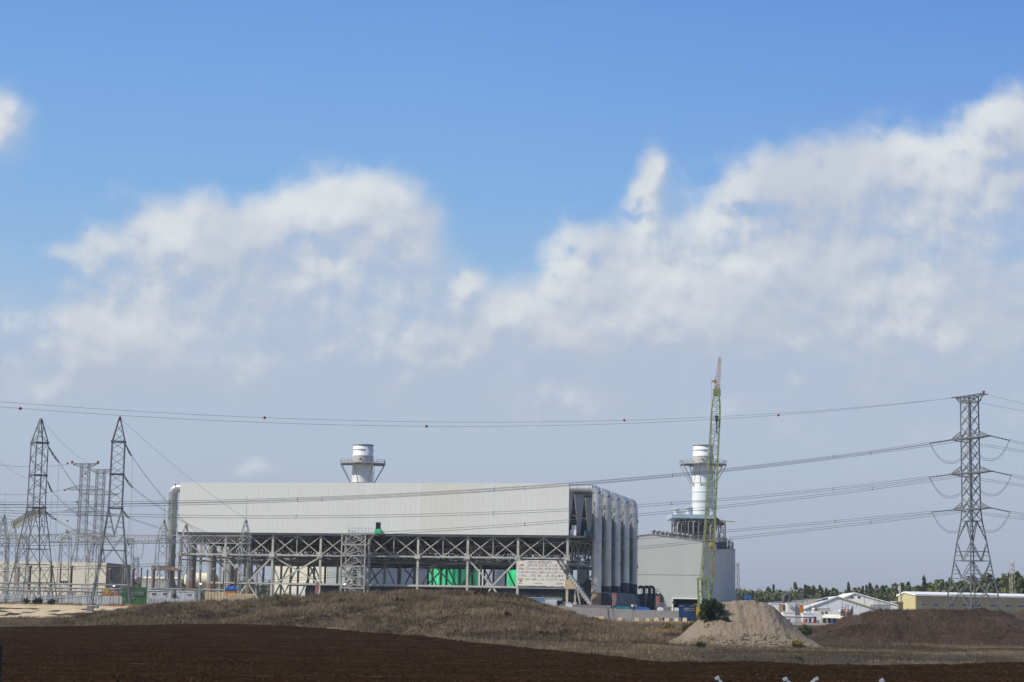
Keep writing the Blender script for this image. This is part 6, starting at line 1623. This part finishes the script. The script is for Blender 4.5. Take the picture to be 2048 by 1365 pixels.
# jersey barriers at its foot
for k, px in enumerate((1116, 1134, 1152, 1170, 1188, 1200, 1236, 1270, 1291, 1309, 1330, 1349, 1366)):
    p = at(px, 1240 if px < 1220 else 1241.5, 336); q = at(px + (13 if px < 1200 else 8), 1233.5 if px < 1230 else 1236, 336); g = gz(p.x, 336)
    z1 = q.z; m = MB(); w_ = q.x - p.x; m.poly([(p.x, 336, g - .1), (p.x, 336.9, g - .1), (p.x, 336.6, z1 - .4), (p.x, 336.55, z1), (p.x, 336.35, z1), (p.x, 336.3, z1 - .4)], (w_, 0, 0))
    m.box((p.x + w_ * .3, 335.98, g - .1), (p.x + w_ * .45, 336.0, g + .25))
    single(m, 'concrete_barrier', beige_conc, '%s from the left in the row of yellowish barriers below the concrete wall' % ('first', 'second', 'third', 'fourth', 'fifth', 'sixth', 'seventh', 'eighth', 'ninth', 'tenth', 'eleventh', 'twelfth', 'thirteenth')[k] + ' barrier', 'barrier', 'yellowish barriers below the concrete wall')
for k in range(12):
    x0 = 1206 + k * 13.2
    if k in (2, 5, 7): continue
    m = MB(); pxbox(m, x0 + 1, 1236.8, x0 + 11, 1242, 338.5, .4, gz(20, 338) - .1); single(m, 'concrete_kerb_block', pale_conc, 'grey kerb block in the row behind the yellowish barriers', 'block', 'grey kerb blocks behind the yellowish barriers')
for (x0, x1, y0, mt, lb, Y) in ((1230, 1262, 1213, teal_tarp, 'pale teal sheeted pallet on the wall before the manifold', 358), (1272, 1300, 1214.5, blue_tarp, 'bright blue sheet lying behind the concrete wall', 356), (1316, 1327, 1215, white_paint, 'white crate behind the concrete wall', 356), (1328, 1348, 1214, pale_conc, 'grey crate right of the white crate behind the wall', 356)):
    m = MB(); p = at(x0, 1221, Y); q = at(x1, y0, Y); m.poly([(p.x, Y, GP), (p.x, Y, q.z - .25), (p.x + (q.x - p.x) * .3, Y, q.z), (p.x + (q.x - p.x) * .8, Y, q.z - .05), (q.x, Y, q.z - .3), (q.x, Y, GP)], (0, 1.6, 0)); single(m, 'covered_pallet', mt, lb, 'pallet')
m = MB(); pxbox(m, 1345, 1216, 1358, 1224, 352, 2, GP); single(m, 'white_shed', white_paint, 'small white shed at the right end of the concrete wall', 'shed')
for (px, lb) in ((1264.5, 'white notice board on a post before the manifold'), (1271.5, 'grey notice board on a post beside the white one')):
    p = at(px - 2.5, 1214, 357); q = at(px + 2.5, 1209.5, 357); t = thing('notice_board', lb, 'sign', ((p.x + q.x) / 2, 357, GP)); m = MB(); m.box((p.x, 356.9, p.z), (q.x, 356.96, q.z)); m.build('panel', white_paint if px < 1268 else pale_conc, t)
    m = MB(); m.bar(((p.x + q.x) / 2, 357.02, GP), ((p.x + q.x) / 2, 357.02, q.z), .1); m.build('post', galv, t)
# steps right of the manifold
t = thing('steps', 'grey steel steps with handrails right of the manifold', 'stairs', tuple(at(1330, 1215, 415)))
p = at(1318, 1205, 415); q = at(1340, 1217, 415); m = MB(); m.poly([(p.x - .5, 415, GP), (p.x - .5, 415, p.z), (p.x + 1.0, 415, p.z), (q.x, 415, GP)], (0, 2.2, 0)); m.build('flight', side_clad, t)
m = MB()
for y in (414.95, 417.2):
    for h in (.6, 1.15): m.bar((p.x - .5, y, p.z + h), (p.x + 1.0, y, p.z + h), .08); m.bar((p.x + 1.0, y, p.z + h), (q.x, y, GP + h), .08)
    for f in (0, .33, .66, 1): m.bar((p.x - .5 + 1.5 * f, y, p.z), (p.x - .5 + 1.5 * f, y, p.z + 1.15), .08)
    m.bar((q.x, y, GP), (q.x, y, GP + 1.15), .08)
m.build('handrail', dark_steel, t)
# navy hoarding by the door
t = thing('hoarding', 'navy blue hoarding with pale lettering before the boiler house door', 'sign', (at(1377, 1240, 341).x, 341, gz(32, 341)))
m = MB(); pxbox(m, 1357.5, 1209.5, 1392, 1243, 341, .15, gz(32, 341) - .1); m.build('panel', navy_sign, t)
m = MB(); dx = Vector((1, 0, 0)); dz_ = Vector((0, 0, 1)); nn = Vector((0, -.03, 0))
strokes(m, at(1358, 1213, 340.9), dx, dz_, .85, .16, 9, dn=nn); strokes(m, at(1380, 1213, 340.9), dx, dz_, .8, .16, 8, dn=nn); strokes(m, at(1368.5, 1219, 340.9), dx, dz_, 1.9, .28, 10, dn=nn); strokes(m, at(1368.5, 1222.3, 340.9), dx, dz_, 1.95, .16, 16, dn=nn); m.build('lettering', letter_pale, t)
m = MB(); c_ = at(1360, 1240, 340.95); m.poly([c_ + Vector((-.15, 0, -.1)), c_ + Vector((.35, 0, -.2)), c_ + Vector((.15, 0, .45)), c_ + Vector((-.15, 0, .75))], nn); m.build('printed_shape', sky_print, t)
m = MB(); pxbox(m, 1391.5, 1214, 1399, 1224, 342, .2, GP); single(m, 'yellow_panel', yellow_paint, 'yellow panel between the navy hoarding and the crane', 'panel')
t = thing('lamp_post', 'thin dark lamp post in front of the grey gable', 'lamp', (at(1347, 1210, 352).x, 352, GP)); p = at(1348, 1205, 352); m = MB(); m.bar((p.x - .1, 352, GP), (p.x - .1, 352, p.z), .1); m.build('post', galv, t)
m = MB(); m.box((p.x - .35, 351.8, p.z - .25), (p.x + .2, 352.1, p.z + .15)); m.build('lamp_head', dark_steel, t)
for px, y0, y1, Y, lb in ((1252.5, 1236, 1252, 290, 'thin pale post in the golden grass'), (1266.5, 1240, 1252, 292, 'second thin pale post right of the first in the grass')):
    p = at(px, y0, Y); m = MB(); m.bar((p.x, Y, gz(p.x, Y) - .1), (p.x, Y, p.z), .08); single(m, 'marker_post', galv_post, lb, 'post')
p = at(1326.5, 1238, 330); t = thing('small_sign', 'small navy sign on a post before the concrete wall', 'sign', (p.x, 330, gz(p.x, 330))); m = MB(); m.box((p.x - .17, 329.9, p.z - .2), (p.x + .17, 329.95, p.z + .2)); m.build('plate', blue_paint, t); m = MB(); m.bar((p.x, 330, gz(p.x, 330) - .1), (p.x, 330, p.z), .07); m.build('post', galv, t)

# ------------------------------------------------------------------ right hand site
def gable_hall(x0, xr, x1, y_ridge, y_eave, Y, L_, yaw, zb, label, m_front, m_roof, wins=()):
    a = at(x0, y_eave, Y); r_ = at(xr, y_ridge, Y); b = at(x1, y_eave, Y); c = math.cos(yaw); s_ = math.sin(yaw); W_ = b.x - a.x
    T = lambda x, y, z: Vector((a.x + x * c + y * s_, Y - x * s_ + y * c, z)); xm = r_.x - a.x; ze = (a.z + b.z) / 2; zr = r_.z
    t = thing('hall', label, 'hall', T(W_ / 2, 0, zb))
    m = MB(); m.poly([T(0, 0, zb), T(W_, 0, zb), T(W_, 0, ze), T(xm, 0, zr), T(0, 0, ze)], T(0, .2, 0) - T(0, 0, 0)); m.build('gable_wall', m_front, t)
    m = MB(); m.box((W_ - .2, .22, zb), (W_ - .003, L_, ze), T); m.box((.003, .22, zb), (.2, L_, ze), T); m.build('side_wall', m_front, t)
    dv = T(0, L_ + .6, 0) - T(0, 0, 0)
    for (xa, za) in ((-.4, ze - .15), (W_ + .4, ze - .15)):
        m = MB(); p = T(xa, -.3, za); q = T(xm, -.3, zr + .05); m._add([p, q, q + dv, p + dv] + [k_ + Vector((0, 0, .25)) for k_ in (p, q, q + dv, p + dv)], [(0, 3, 2, 1), (4, 5, 6, 7), (0, 1, 5, 4), (1, 2, 6, 5), (2, 3, 7, 6), (3, 0, 4, 7)])
        m.build('roof', m_front if xa < 0 else m_roof, t)
    m = MB()
    for f in (.12, .3, .5, .7, .88): xx = W_ * f; zt = ze + (zr - ze) * (xx / xm if xx < xm else (W_ - xx) / (W_ - xm)); m.box((xx - .05, -.05, zb), (xx + .05, -.003, zt - .05), T)
    m.build('seam', side_clad, t)
    for (u0, v0, u1, v1) in wins:
        p = at(u0, v1, Y); q = at(u1, v0, Y); m = MB(); m.box((p.x - a.x, -.09, p.z), (q.x - a.x, -.06, q.z), T); w = m.build('window', glass_m, t); m = MB(); m.box((p.x - a.x - .1, -.12, q.z + .003), (q.x - a.x + .1, -.062, q.z + .15), T); m.build('frame', win_frame, w)
    return t
GR = gz(70, 450)
gable_hall(1612, 1674, 1754, 1195, 1219, 446, 40, R(6), GR, 'pale grey gabled hall behind the blue gate', grey_hall, tan_gable)
gable_hall(1655, 1709, 1800, 1187.5, 1212, 500, 45, R(6), GR, 'white gabled hall with two small dark windows', white_roof, white_roof, ((1701, 1193.5, 1705.5, 1197), (1714.5, 1193, 1719, 1197)))
t = thing('long_shed', 'long white flat roofed shed with thin seams behind the containers', 'shed', tuple(at(1610, 1215, 540)))
p = at(1515, 1205, 540); q = at(1668, 1196, 540); m = MB(); m.poly([(p.x, 540, GR), (q.x, 540, GR), (q.x, 540, q.z), (p.x, 540, p.z - .1)], (0, 14, 0)); m.build('wall', white_roof, t)
m = MB()
for k in range(13): xx = p.x + (q.x - p.x) * (k + .5) / 13; zt = p.z - .1 + (q.z - p.z) * (k + .5) / 13; m.box((xx - .06, 539.9, GR), (xx + .06, 539.99, zt - .2))
m.build('seam', side_clad, t)
m = MB(); m.poly([(p.x - .3, 539.6, p.z - .07), (q.x + .3, 539.6, q.z + .02), (q.x + .3, 539.6, q.z + .3), (p.x - .3, 539.6, p.z + .2)], (0, 14.6, 0)); m.build('roof_edge', dark_steel, t)
# tan building
t = thing('office_building', 'long tan single storey building with a row of windows right of the halls', 'building', tuple(at(1835, 1225, 452)))
yb = R(-17); p = at(1833, 1225, 452); cb, sb2 = math.cos(yb), math.sin(yb)
T = lambda x, y, z: Vector((p.x + x * cb - y * sb2 * -1, 452 + x * -sb2 + y * cb, z)) if False else Vector((p.x + x * math.cos(R(17)) - y * math.sin(R(17)), 452 + x * math.sin(R(17)) + y * math.cos(R(17)), z))
def on_wall(px, py):
    k = at(px, py, 1.0) - CAMP; X_ = k.x
    s = (X_ * 452 - p.x) / (math.cos(R(17)) - X_ * math.sin(R(17))); Yq = 452 + s * math.sin(R(17)); return s, at(px, py, Yq).z
s_end, ze = on_wall(2048, 1196); _, ze0 = on_wall(1836, 1191.5); ze = (ze + ze0) / 2; LL = 80.0
gw = 8.5
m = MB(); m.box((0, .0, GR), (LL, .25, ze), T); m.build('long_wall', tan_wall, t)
m = MB(); m.poly([T(-.003, 0, GR), T(-.003, gw, GR), T(-.003, gw, ze - .15), T(-.003, gw * .6, ze + .55), T(-.003, 0, ze)], T(-.25, 0, 0) - T(0, 0, 0)); m.build('gable_wall', tan_gable, t)
m = MB(); rp_ = [(-.5, ze - .05), (gw * .6, ze + .62), (gw + .5, ze - .25)]; 
a_ = [T(-.5, y, z) for y, z in rp_]; b_ = [T(LL, y, z) for y, z in rp_]; up = Vector((0, 0, .38)); vs = a_ + b_ + [q + up for q in a_ + b_]
m._add(vs, [(0, 3, 4, 1), (1, 4, 5, 2), (6, 7, 10, 9), (7, 8, 11, 10), (0, 6, 9, 3), (2, 5, 11, 8), (0, 1, 7, 6), (1, 2, 8, 7)]); m.build('roof', white_roof, t)
for px in (1846.5, 1871.5, 1903, 1929.5, 1943.5, 1957, 1986, 2016.5, 2042.5):
    y_ = 1209.5 + (px - 1846) * .018; s0_, z1 = on_wall(px - 3.8, y_ - 2.6); s1_, z0 = on_wall(px + 3.8, y_ + 2.6)
    m = MB(); m.box((s0_, -.05, z0), (s1_, -.004, z1), T); w = m.build('window', glass_m, t)
    m = MB(); m.box((s0_ - .1, -.1, z1 + .002), (s1_ + .1, -.006, z1 + .12), T); m.box((s0_ - .1, -.1, z0 - .12), (s1_ + .1, -.006, z0 - .002), T); m.box(((s0_ + s1_) / 2 - .05, -.1, z0), ((s0_ + s1_) / 2 + .05, -.052, z1), T); m.build('frame', win_frame, w)
s0_, z1 = on_wall(1971, 1213); s1_, z0 = on_wall(1977, 1221); m = MB(); m.box((s0_, -.06, GR), (s1_, -.004, z1), T); m.build('door', tan_gable, t)
for (f0, f1, zz0, zz1) in ((.12, .19, 1.7, 3.0), (.30, .36, 1.7, 3.0), (.62, .68, 1.7, 3.0), (.9, .96, 1.7, 3.0)):
    m = MB(); m.box((-.32, gw * f0, GR + zz0), (-.26, gw * f1, GR + zz1), T); w = m.build('window', glass_m, t); m = MB(); m.box((-.36, gw * f0, GR + zz1 + .003), (-.262, gw * f1, GR + zz1 + .12), T); m.build('frame', win_frame, w)
m = MB(); m.box((-.34, gw * .72, GR), (-.26, gw * .78, GR + 2.6), T); m.build('door', white_paint, t)
m = MB(); m.bar(T(-.7, gw * .78, ze - 2), T(-.7, gw * .78, ze + 2.4), .3); m.build('flue', side_clad, t)
m = MB(); m.box((-2.2, gw * .7, ze - 1.7), (-.3, gw * 1.05, ze - 1.45), T); m.build('canopy', side_clad, t)
# containers and machines left of the halls
c = container(1541, 1208, 1557, 1224, 400, 2.4, 'white container partly behind the sand heap', white_paint, zb=GR)
c = container(1574, 1207.5, 1590, 1224, 402, 2.4, 'white container with an air conditioner on its wall', white_paint, zb=GR)
p = at(1581, 1213, 402); m = MB(); m.box((p.x - .35, 401.6, p.z - .3), (p.x + .35, 401.98, p.z + .3)); m.build('air_conditioner', side_clad, c)
container(1558.5, 1209, 1573, 1224, 404, 2.4, 'dark fronted cabin between the two white containers', brick_brown, 'site_cabin', ((1566, 1211, 1571, 1222),), cat='cabin', zb=GR)
container(1591, 1208, 1599, 1224, 404, 2.4, 'grey container end right of the air conditioner', side_clad, zb=GR)
t = thing('drill_rig', 'black drill mast standing up behind the white containers', 'drill', tuple(at(1573, 1210, 420)))
m = MB(); 
for px in (1569, 1574): q = at(px, 1186, 420); m.bar((q.x, 420, GR), (q.x, 420, q.z), .4)
m.build('mast', dark_steel, t); m = MB(); q = at(1573, 1188, 420); m.tube([(q.x - .6, 420, q.z - 1.8), (q.x - .5, 420, q.z - .5), (q.x + .3, 420, q.z), (q.x + .9, 420, q.z - .8), (q.x + .7, 420, q.z - 1.7)], .45, 10); m.build('hose_guide', dark_steel, t)
m = MB(); m.box((q.x - 1.2, 419, GR), (q.x + 1.2, 423, GR + 2.2)); m.build('body', orange_paint, t)
t = thing('telehandler', 'orange telescopic handler with its long arm raised before the grey hall', 'loader', tuple(at(1602, 1225, 425)))
q = at(1602, 1212, 425); e = at(1656, 1197, 425); m = MB(); m.bar(q, q.lerp(e, .55), .42); m.build('arm', beige_conc, t); m = MB(); m.bar(q.lerp(e, .55), q.lerp(e, .8), .3); m.bar(q.lerp(e, .8), e, .45); m.build('arm_tip', dark_steel, t)
m = MB(); m.box((q.x - .9, 424, GR + .8), (q.x + 1.0, 426.2, GR + 1.8)); m.box((q.x - .5, 424, GR + 1.8), (q.x + .3, 426, q.z + .2)); m.build('body', orange_paint, t)
for dx in (-1.0, .9):
    m = MB(); m.tube([(q.x + dx, 423.7, GR + .6), (q.x + dx, 424.1, GR + .6)], .6, 16); m.build('wheel', tyre_m, t)
for x0, y0, x1, lb in ((1631, 1217.5, 1661, 'tan board fascia below the grey hall gable'), (1680, 1219, 1708, 'tan board fascia behind the flags')):
    m = MB(); pxbox(m, x0, y0, x1, y0 + 5, 436, .3); pxbox(m, x0 + 1, y0 + 5.1, x1 - 1, y0 + 12, 436.4, 2, GR); single(m, 'site_kiosk', brick_brown, lb, 'kiosk')
container(1628, 1221, 1662, 1232, 430, 2.5, 'white cabin with two square windows before the grey hall', white_paint, 'site_cabin', ((1643, 1224, 1647, 1228), (1650, 1224, 1655, 1228)), cat='cabin', zb=GR)
# blue sliding gate
YG = 372.0; gg = gz(60, YG); t = thing('sliding_gate', 'long blue barred sliding gate', 'gate', tuple(at(1600, 1250, YG)))
p = at(1552, 1234, YG); q = at(1631, 1234.5, YG); zl = at(1631, 1247.5, YG).z; m = MB(); m.bar((p.x, YG, p.z), (q.x, YG, p.z), .18); m.bar((p.x, YG, zl), (q.x, YG, zl), .26); m.build('rail', blue_paint, t)
m = MB(); n = 46
for k in range(n + 1): xx = p.x + (q.x - p.x) * k / n; m.bar((xx, YG, zl), (xx, YG, p.z), .035)
m.build('bars', blue_paint, t)
m = MB(); m.box((q.x - .35, YG - .2, gg), (q.x + .15, YG + .2, p.z + .15)); m.build('end_post', blue_paint, t)
container(1567, 1226, 1590, 1248, 384, 3, 'white low cabin seen through the blue gate', white_paint, 'site_cabin', ((1577, 1238, 1580, 1243),), cat='cabin', zb=GR)
container(1606, 1228, 1628, 1248, 388, 3, 'white cabin with posts behind the right end of the gate', white_paint, 'site_cabin', ((1611, 1238, 1614, 1247), (1618, 1237, 1622, 1247)), cat='cabin', zb=GR)
m = MB(); pxbox(m, 1586, 1231, 1606, 1248, 390, .4, GR); single(m, 'equipment_rack', side_clad, 'grey equipment rack seen through the middle of the blue gate', 'rack')
t = thing('guard_house', 'guard house with arched windows under a cream canopy', 'building', tuple(at(1662, 1250, 378)))
p = at(1642, 1250, 378); q = at(1682, 1233, 378); m = MB(); m.box((p.x, 378, GR), (q.x, 381, q.z)); m.build('wall', grey_clad, t)
m = MB(); p2 = at(1643, 1236, 376.5); q2 = at(1686, 1231, 376.5); m.poly([(p2.x, 376.4, p2.z), (p2.x + .9, 378.2, q2.z), (q2.x - .4, 378.2, q2.z), (q2.x, 376.4, p2.z - .1)], (0, .05, .12)); m.build('canopy', cream_clad, t)
for px in (1649, 1659, 1668):
    c_ = at(px, 1247, 378); r_ = .32; m = MB(); pts = [(c_.x - r_, 377.96, c_.z), (c_.x + r_, 377.96, c_.z), (c_.x + r_, 377.96, c_.z + .75)] + [(c_.x + r_ * math.cos(a_), 377.96, c_.z + .75 + r_ * math.sin(a_)) for a_ in np.linspace(.3, 2.84, 7)] + [(c_.x - r_, 377.96, c_.z + .75)]
    m.poly(pts, (0, .03, 0)); w = m.build('window', glass_m, t)
m = MB(); p2 = at(1633, 1251, 371); m.box((p2.x, 371, GR - .1), (p2.x + .65, 371.5, GR + .6)); single(m, 'concrete_block', pale_conc, 'pale block at the gate end post', 'block')
m = MB(); p2 = at(1664.5, 1242, 375); m.box((p2.x - .18, 375, p2.z - .5), (p2.x + .2, 375.2, p2.z + .3)); m.box((p2.x - .02, 375.05, GR), (p2.x + .05, 375.12, p2.z - .5)); single(m, 'small_sign', blue_tarp, 'small bright blue sign before the guard house', 'sign')
# parked car
def car(px, py, Y, body, label, yaw=0.0):
    c_ = at(px, py, Y); g = gz(c_.x, Y); t = thing('parked_car', label, 'car', (c_.x, Y, g)); T_ = lambda x, y, z: Vector((c_.x + x, Y + y, g + z))
    pr = [(-2.1, .35), (2.1, .35), (2.15, .75), (1.3, .92), (.75, 1.42), (-1.0, 1.45), (-1.7, .98), (-2.15, .9)]
    m = MB(); m.poly([T_(x, 0, z) for x, z in pr], (0, 1.7, 0)); m.build('body', body, t)
    m = MB(); m.poly([T_(x, -.02, z) for x, z in ((-1.5, .98), (1.1, .95), (.7, 1.35), (-.95, 1.37))], (0, .015, 0)); m.build('window', glass_m, t)
    for x in (-1.35, 1.35):
        m = MB(); m.tube([T_(x, -.05, .33), T_(x, .2, .33)], .33, 16); w = m.build('wheel', tyre_m, t); m = MB(); m.tube([T_(x, -.07, .33), T_(x, -.052, .33)], .2, 12); m.build('rim', galv, w)
    m = MB(); m.box((c_.x + 2.0, Y + .1, g + .6), (c_.x + 2.16, Y + .5, g + .75)); m.build('headlight', win_frame, t); return t
car(1696, 1243, 377, white_paint, 'white car parked beyond the guard house, half hidden by the red mound')
for px, lb in ((1608, 'orange traffic cone left of the other before the blue gate'), (1628, 'orange traffic cone by the blue gate end post')):
    c_ = at(px, 1252, 364); g = gz(c_.x, 364); t = thing('traffic_cone', lb, 'traffic cone', (c_.x, 364, g), 'orange cones before the gate'); m = MB(); m.lathe((c_.x, 364, g), [(.26, .05), (.05, 1.0), (.001, 1.0)], 12); m.build('cone', red_paint, t)
    m = MB(); m.box((c_.x - .3, 363.7, g), (c_.x + .3, 364.3, g + .045)); m.build('base', orange_paint, t)
m = MB(); a = at(1520, 1254, 360); b = at(1650, 1254, 360); m.box((a.x, 352, gz(60, 352) + .01), (b.x, 362, gz(60, 352) + .06)); o = m.build('access_road', mat('pale_road', (.42, .36, .26), .9, 0, .1, .4)); tag(o, kind='structure')
# flags and poles
for px, yt, Y, mt, w_, lb in ((1691.5, 1207.5, 400, red_paint, .35, 'furled red and white flag on a pole, first of the three flags'), (1706, 1208.5, 398, blue_paint, .5, 'furled blue and white flag on a pole, middle of the three flags'), (1719, 1210, 396, white_paint, 1.1, 'large white flag hanging at the mound edge')):
    p = at(px, yt, Y); g = gz(p.x, Y); t = thing('flag', lb, 'flag', (p.x, Y, g)); m = MB(); m.tube([(p.x, Y, g), (p.x, Y, p.z)], .05, 6); m.build('pole', galv_post, t)
    m = MB(); zz = p.z - .2; pts = [(0, 0), (-w_ * .5, -.5), (-w_, -1.6), (-w_ * .9, -2.0), (0, -1.5)]; m.poly([(p.x + x, Y, zz + z) for x, z in pts], (0, .12, 0)); m.build('cloth', mt, t)
    if mt is not white_paint: m = MB(); m.poly([(p.x + .05, Y - .02, zz - .1), (p.x + .3, Y - .02, zz - .6), (p.x + .3, Y - .02, zz - 1.5), (p.x + .05, Y - .02, zz - 1.7)], (0, .1, 0)); m.build('cloth', white_paint, t)
for px, yt, Y, lb in ((1619.5, 1205, 430, 'thin lamp post before the grey hall ridge'), (1606, 1190, 440, 'tall thin pole before the long white shed'), (1579, 1183, 425, 'tall thin pole beside the drill mast'), (1684.5, 1213, 396, 'dark aerial pole left of the flags'), (1696, 1209, 400, 'bare pole right of the red flag')):
    p = at(px, yt, Y); g = gz(p.x, Y); m = MB(); m.tube([(p.x, Y, g), (p.x, Y, p.z)], [.09, .05], 6); m.bar((p.x - .35, Y, p.z - .3), (p.x + .35, Y, p.z - .25), .06); single(m, 'light_pole', dark_steel, lb, 'pole')
for px, py, Y, lb in ((1627.5, 1219, 420, 'white round floodlight on a post before the tan fascia'), (1680, 1223, 410, 'white round floodlight left of the flags')):
    p = at(px, py, Y); g = gz(p.x, Y); t = thing('floodlight', lb, 'floodlight', (p.x, Y, g)); m = MB(); m.tube([(p.x, Y, g), (p.x, Y, p.z)], .09, 6); m.build('post', white_paint, t); m = MB(); m.ball((p.x, Y, p.z), .36, 8); m.build('lamp_head', white_paint, t); m = MB(); m.box((p.x + .2, Y - .2, p.z - .3), (p.x + .9, Y + .3, p.z + .15)); m.build('housing', dark_steel, t)
# scaffold with blue rails
t = thing('scaffold', 'scaffold of pale tubes with blue rails left of the yellow gable', 'scaffold', tuple(at(1765, 1220, 420)))
m = MB(); 
for k in range(7): p = at(1744 + k * 6.3, 1221, 420); q = at(1744 + k * 6.3, 1203 if 0 < k < 5 else 1209, 420); m.bar((p.x, 420, GR), (p.x, 420, q.z), .09); m.bar((p.x, 421.5, GR), (p.x, 421.5, q.z), .08)
for y in (1203, 1209, 1213): p = at(1748, y, 420); q = at(1778, y, 420); m.bar((p.x, 420, p.z), (q.x, 420, p.z), .08)
m.build('tube', galv, t); m = MB()
for y in (1211, 1216): p = at(1742, y, 419.7); q = at(1782, y, 419.7); m.bar((p.x, 419.7, p.z), (q.x, 419.7, p.z), .16); m.box((p.x, 419.9, p.z - .35), (q.x, 421.4, p.z - .27))
m.build('rail', blue_paint, t)
p = at(1497, 1196, 330); t = thing('excavator', 'blue excavator arm poking up behind the sand heap', 'excavator', (p.x, 330, gz(p.x, 330))); m = MB(); g = gz(p.x, 330)
q0 = at(1490, 1199, 330); q1 = at(1495, 1191, 330); q2 = at(1502, 1196, 330); m.bar(q0, q1, .45); m.bar(q1, q2, .4); m.bar(q2, q2 + Vector((.1, 0, -2)), .3); m.build('boom', blue_tarp, t)
m = MB(); m.box((q0.x - 2.4, 329, g + .8), (q0.x + .4, 331, g + 2.2)); m.build('body', blue_tarp, t); m = MB(); m.box((q0.x - 2.8, 328.7, g), (q0.x + .6, 329.4, g + .8)); m.box((q0.x - 2.8, 330.6, g), (q0.x + .6, 331.3, g + .8)); m.build('crawler_track', tyre_m, t)
p = at(1855, 1196.5, 458); 
# a lit yard lamp by the right mound
p = at(2018, 1228, 300); g = gz(p.x, 300); t = thing('floodlight', 'small lit lamp in the dip before the tan building right end', 'floodlight', (p.x, 300, g)); m = MB(); m.bar((p.x, 300.2, g), (p.x, 300.2, p.z), .08); m.build('post', galv, t); m = MB(); m.box((p.x - .14, 299.95, p.z - .12), (p.x + .14, 300.1, p.z + .12)); m.build('lamp', lamp_on, t)
# low white stakes at the foot of the red mound
for k, px in enumerate((1703, 1722, 1760, 1798, 1814, 1853, 1888, 1908, 1946, 1962, 2017)):
    P = spt(px, 1264, 219.5); m = MB(); m.bar(P + Vector((0, 0, -.1)), P + Vector((rnd.uniform(-.05, .05), 0, .38)), .045); single(m, 'marker_stake', pale_conc, 'short pale stake at the foot of the dark red mound', 'stake', 'pale stakes at the foot of the red mound')

# ------------------------------------------------------------------ barbed wire fence in the foreground
YF = 47.0
def fence_post(pxc, yl, yr, label):
    c_ = at(pxc, max(yl, yr) + 26 if max(yl, yr) < 1365 else 1388, YF); g = gz(c_.x, YF); zt = c_.z; t = thing('fence_post', label, 'fence post', (c_.x, YF, g), 'Y topped posts of the wire fence')
    m = MB(); m.bar((c_.x, YF, g - .1), (c_.x, YF, zt), .09); m.build('post', galv_post, t)
    for s, yy in ((-1, yl), (1, yr)):
        tip = at(pxc + s * 31, yy, YF); m = MB(); m.bar((c_.x, YF, zt), tip, .07, .06); m.bar(tip + Vector((-.05, -.01, -.03)), tip + Vector((.05, -.01, .02)), .07); m.build('arm', galv_post, t)
for px, yl, yr, lb in ((1465, 1356, 1374, 'steel Y topped fence post left of the middle one at the bottom edge'), (1601, 1358, 1358, 'steel Y topped fence post in the middle at the bottom edge'), (1794, 1361, 1376, 'steel Y topped fence post at the right of the bottom edge')):
    fence_post(px, yl, yr, lb)
for k, (s, f) in enumerate(((-1, .95), (-1, .55), (1, .95), (1, .55))):
    m = MB(); A0 = at(1300 + s * 31 * f, 1385 - 26.5 * f + 4, YF); 
    p = at(1380 + s * 31 * f, 1385 - 20 * f + 6, YF + s * .0); q = at(2060 + s * 31 * f, 1385 - 20 * f + 6, YF); q.z = p.z - .02
    m.tube([p, q], .008, 4, False)
    n = 70
    for i in range(n): r_ = p.lerp(q, (i + .5) / n); m.bar(r_ + Vector((0, 0, -.05)), r_ + Vector((.02, 0, .07)), .012)
    single(m, 'barbed_wire', galv_post, ('outer left', 'inner left', 'outer right', 'inner right')[k] + ' barbed wire strand carried by the Y topped posts', 'barbed wire', 'barbed wire strands')
p = at(2, 1288, 30.0); g = gz(p.x, 30); m = MB(); m.lathe((p.x - .03, 30.0, 0), [(.085, g - .1), (.06, p.z - .05), (.035, p.z), (.001, p.z + .01)], 10); single(m, 'wooden_post', wood_dark, 'dark weathered round topped post at the left edge of the field', 'post')

# ------------------------------------------------------------------ the air
hz = bpy.data.materials.new('haze_air'); hz.use_nodes = True
hn = hz.node_tree; hn.nodes.clear(); ho = N(hn, 'ShaderNodeOutputMaterial'); hv = N(hn, 'ShaderNodeVolumePrincipled')
hv.inputs['Color'].default_value = (.84, .88, .94, 1); hv.inputs['Density'].default_value = 0.00012; hv.inputs['Anisotropy'].default_value = 0.3
hn.links.new(hv.outputs[0], ho.inputs['Volume'])
m = MB(); m.box((-13000, -200, -3.0), (13000, 13000, 62.0)); o = m.build('haze', hz); tag(o, kind='stuff')
scene.cycles.volume_bounces = 0
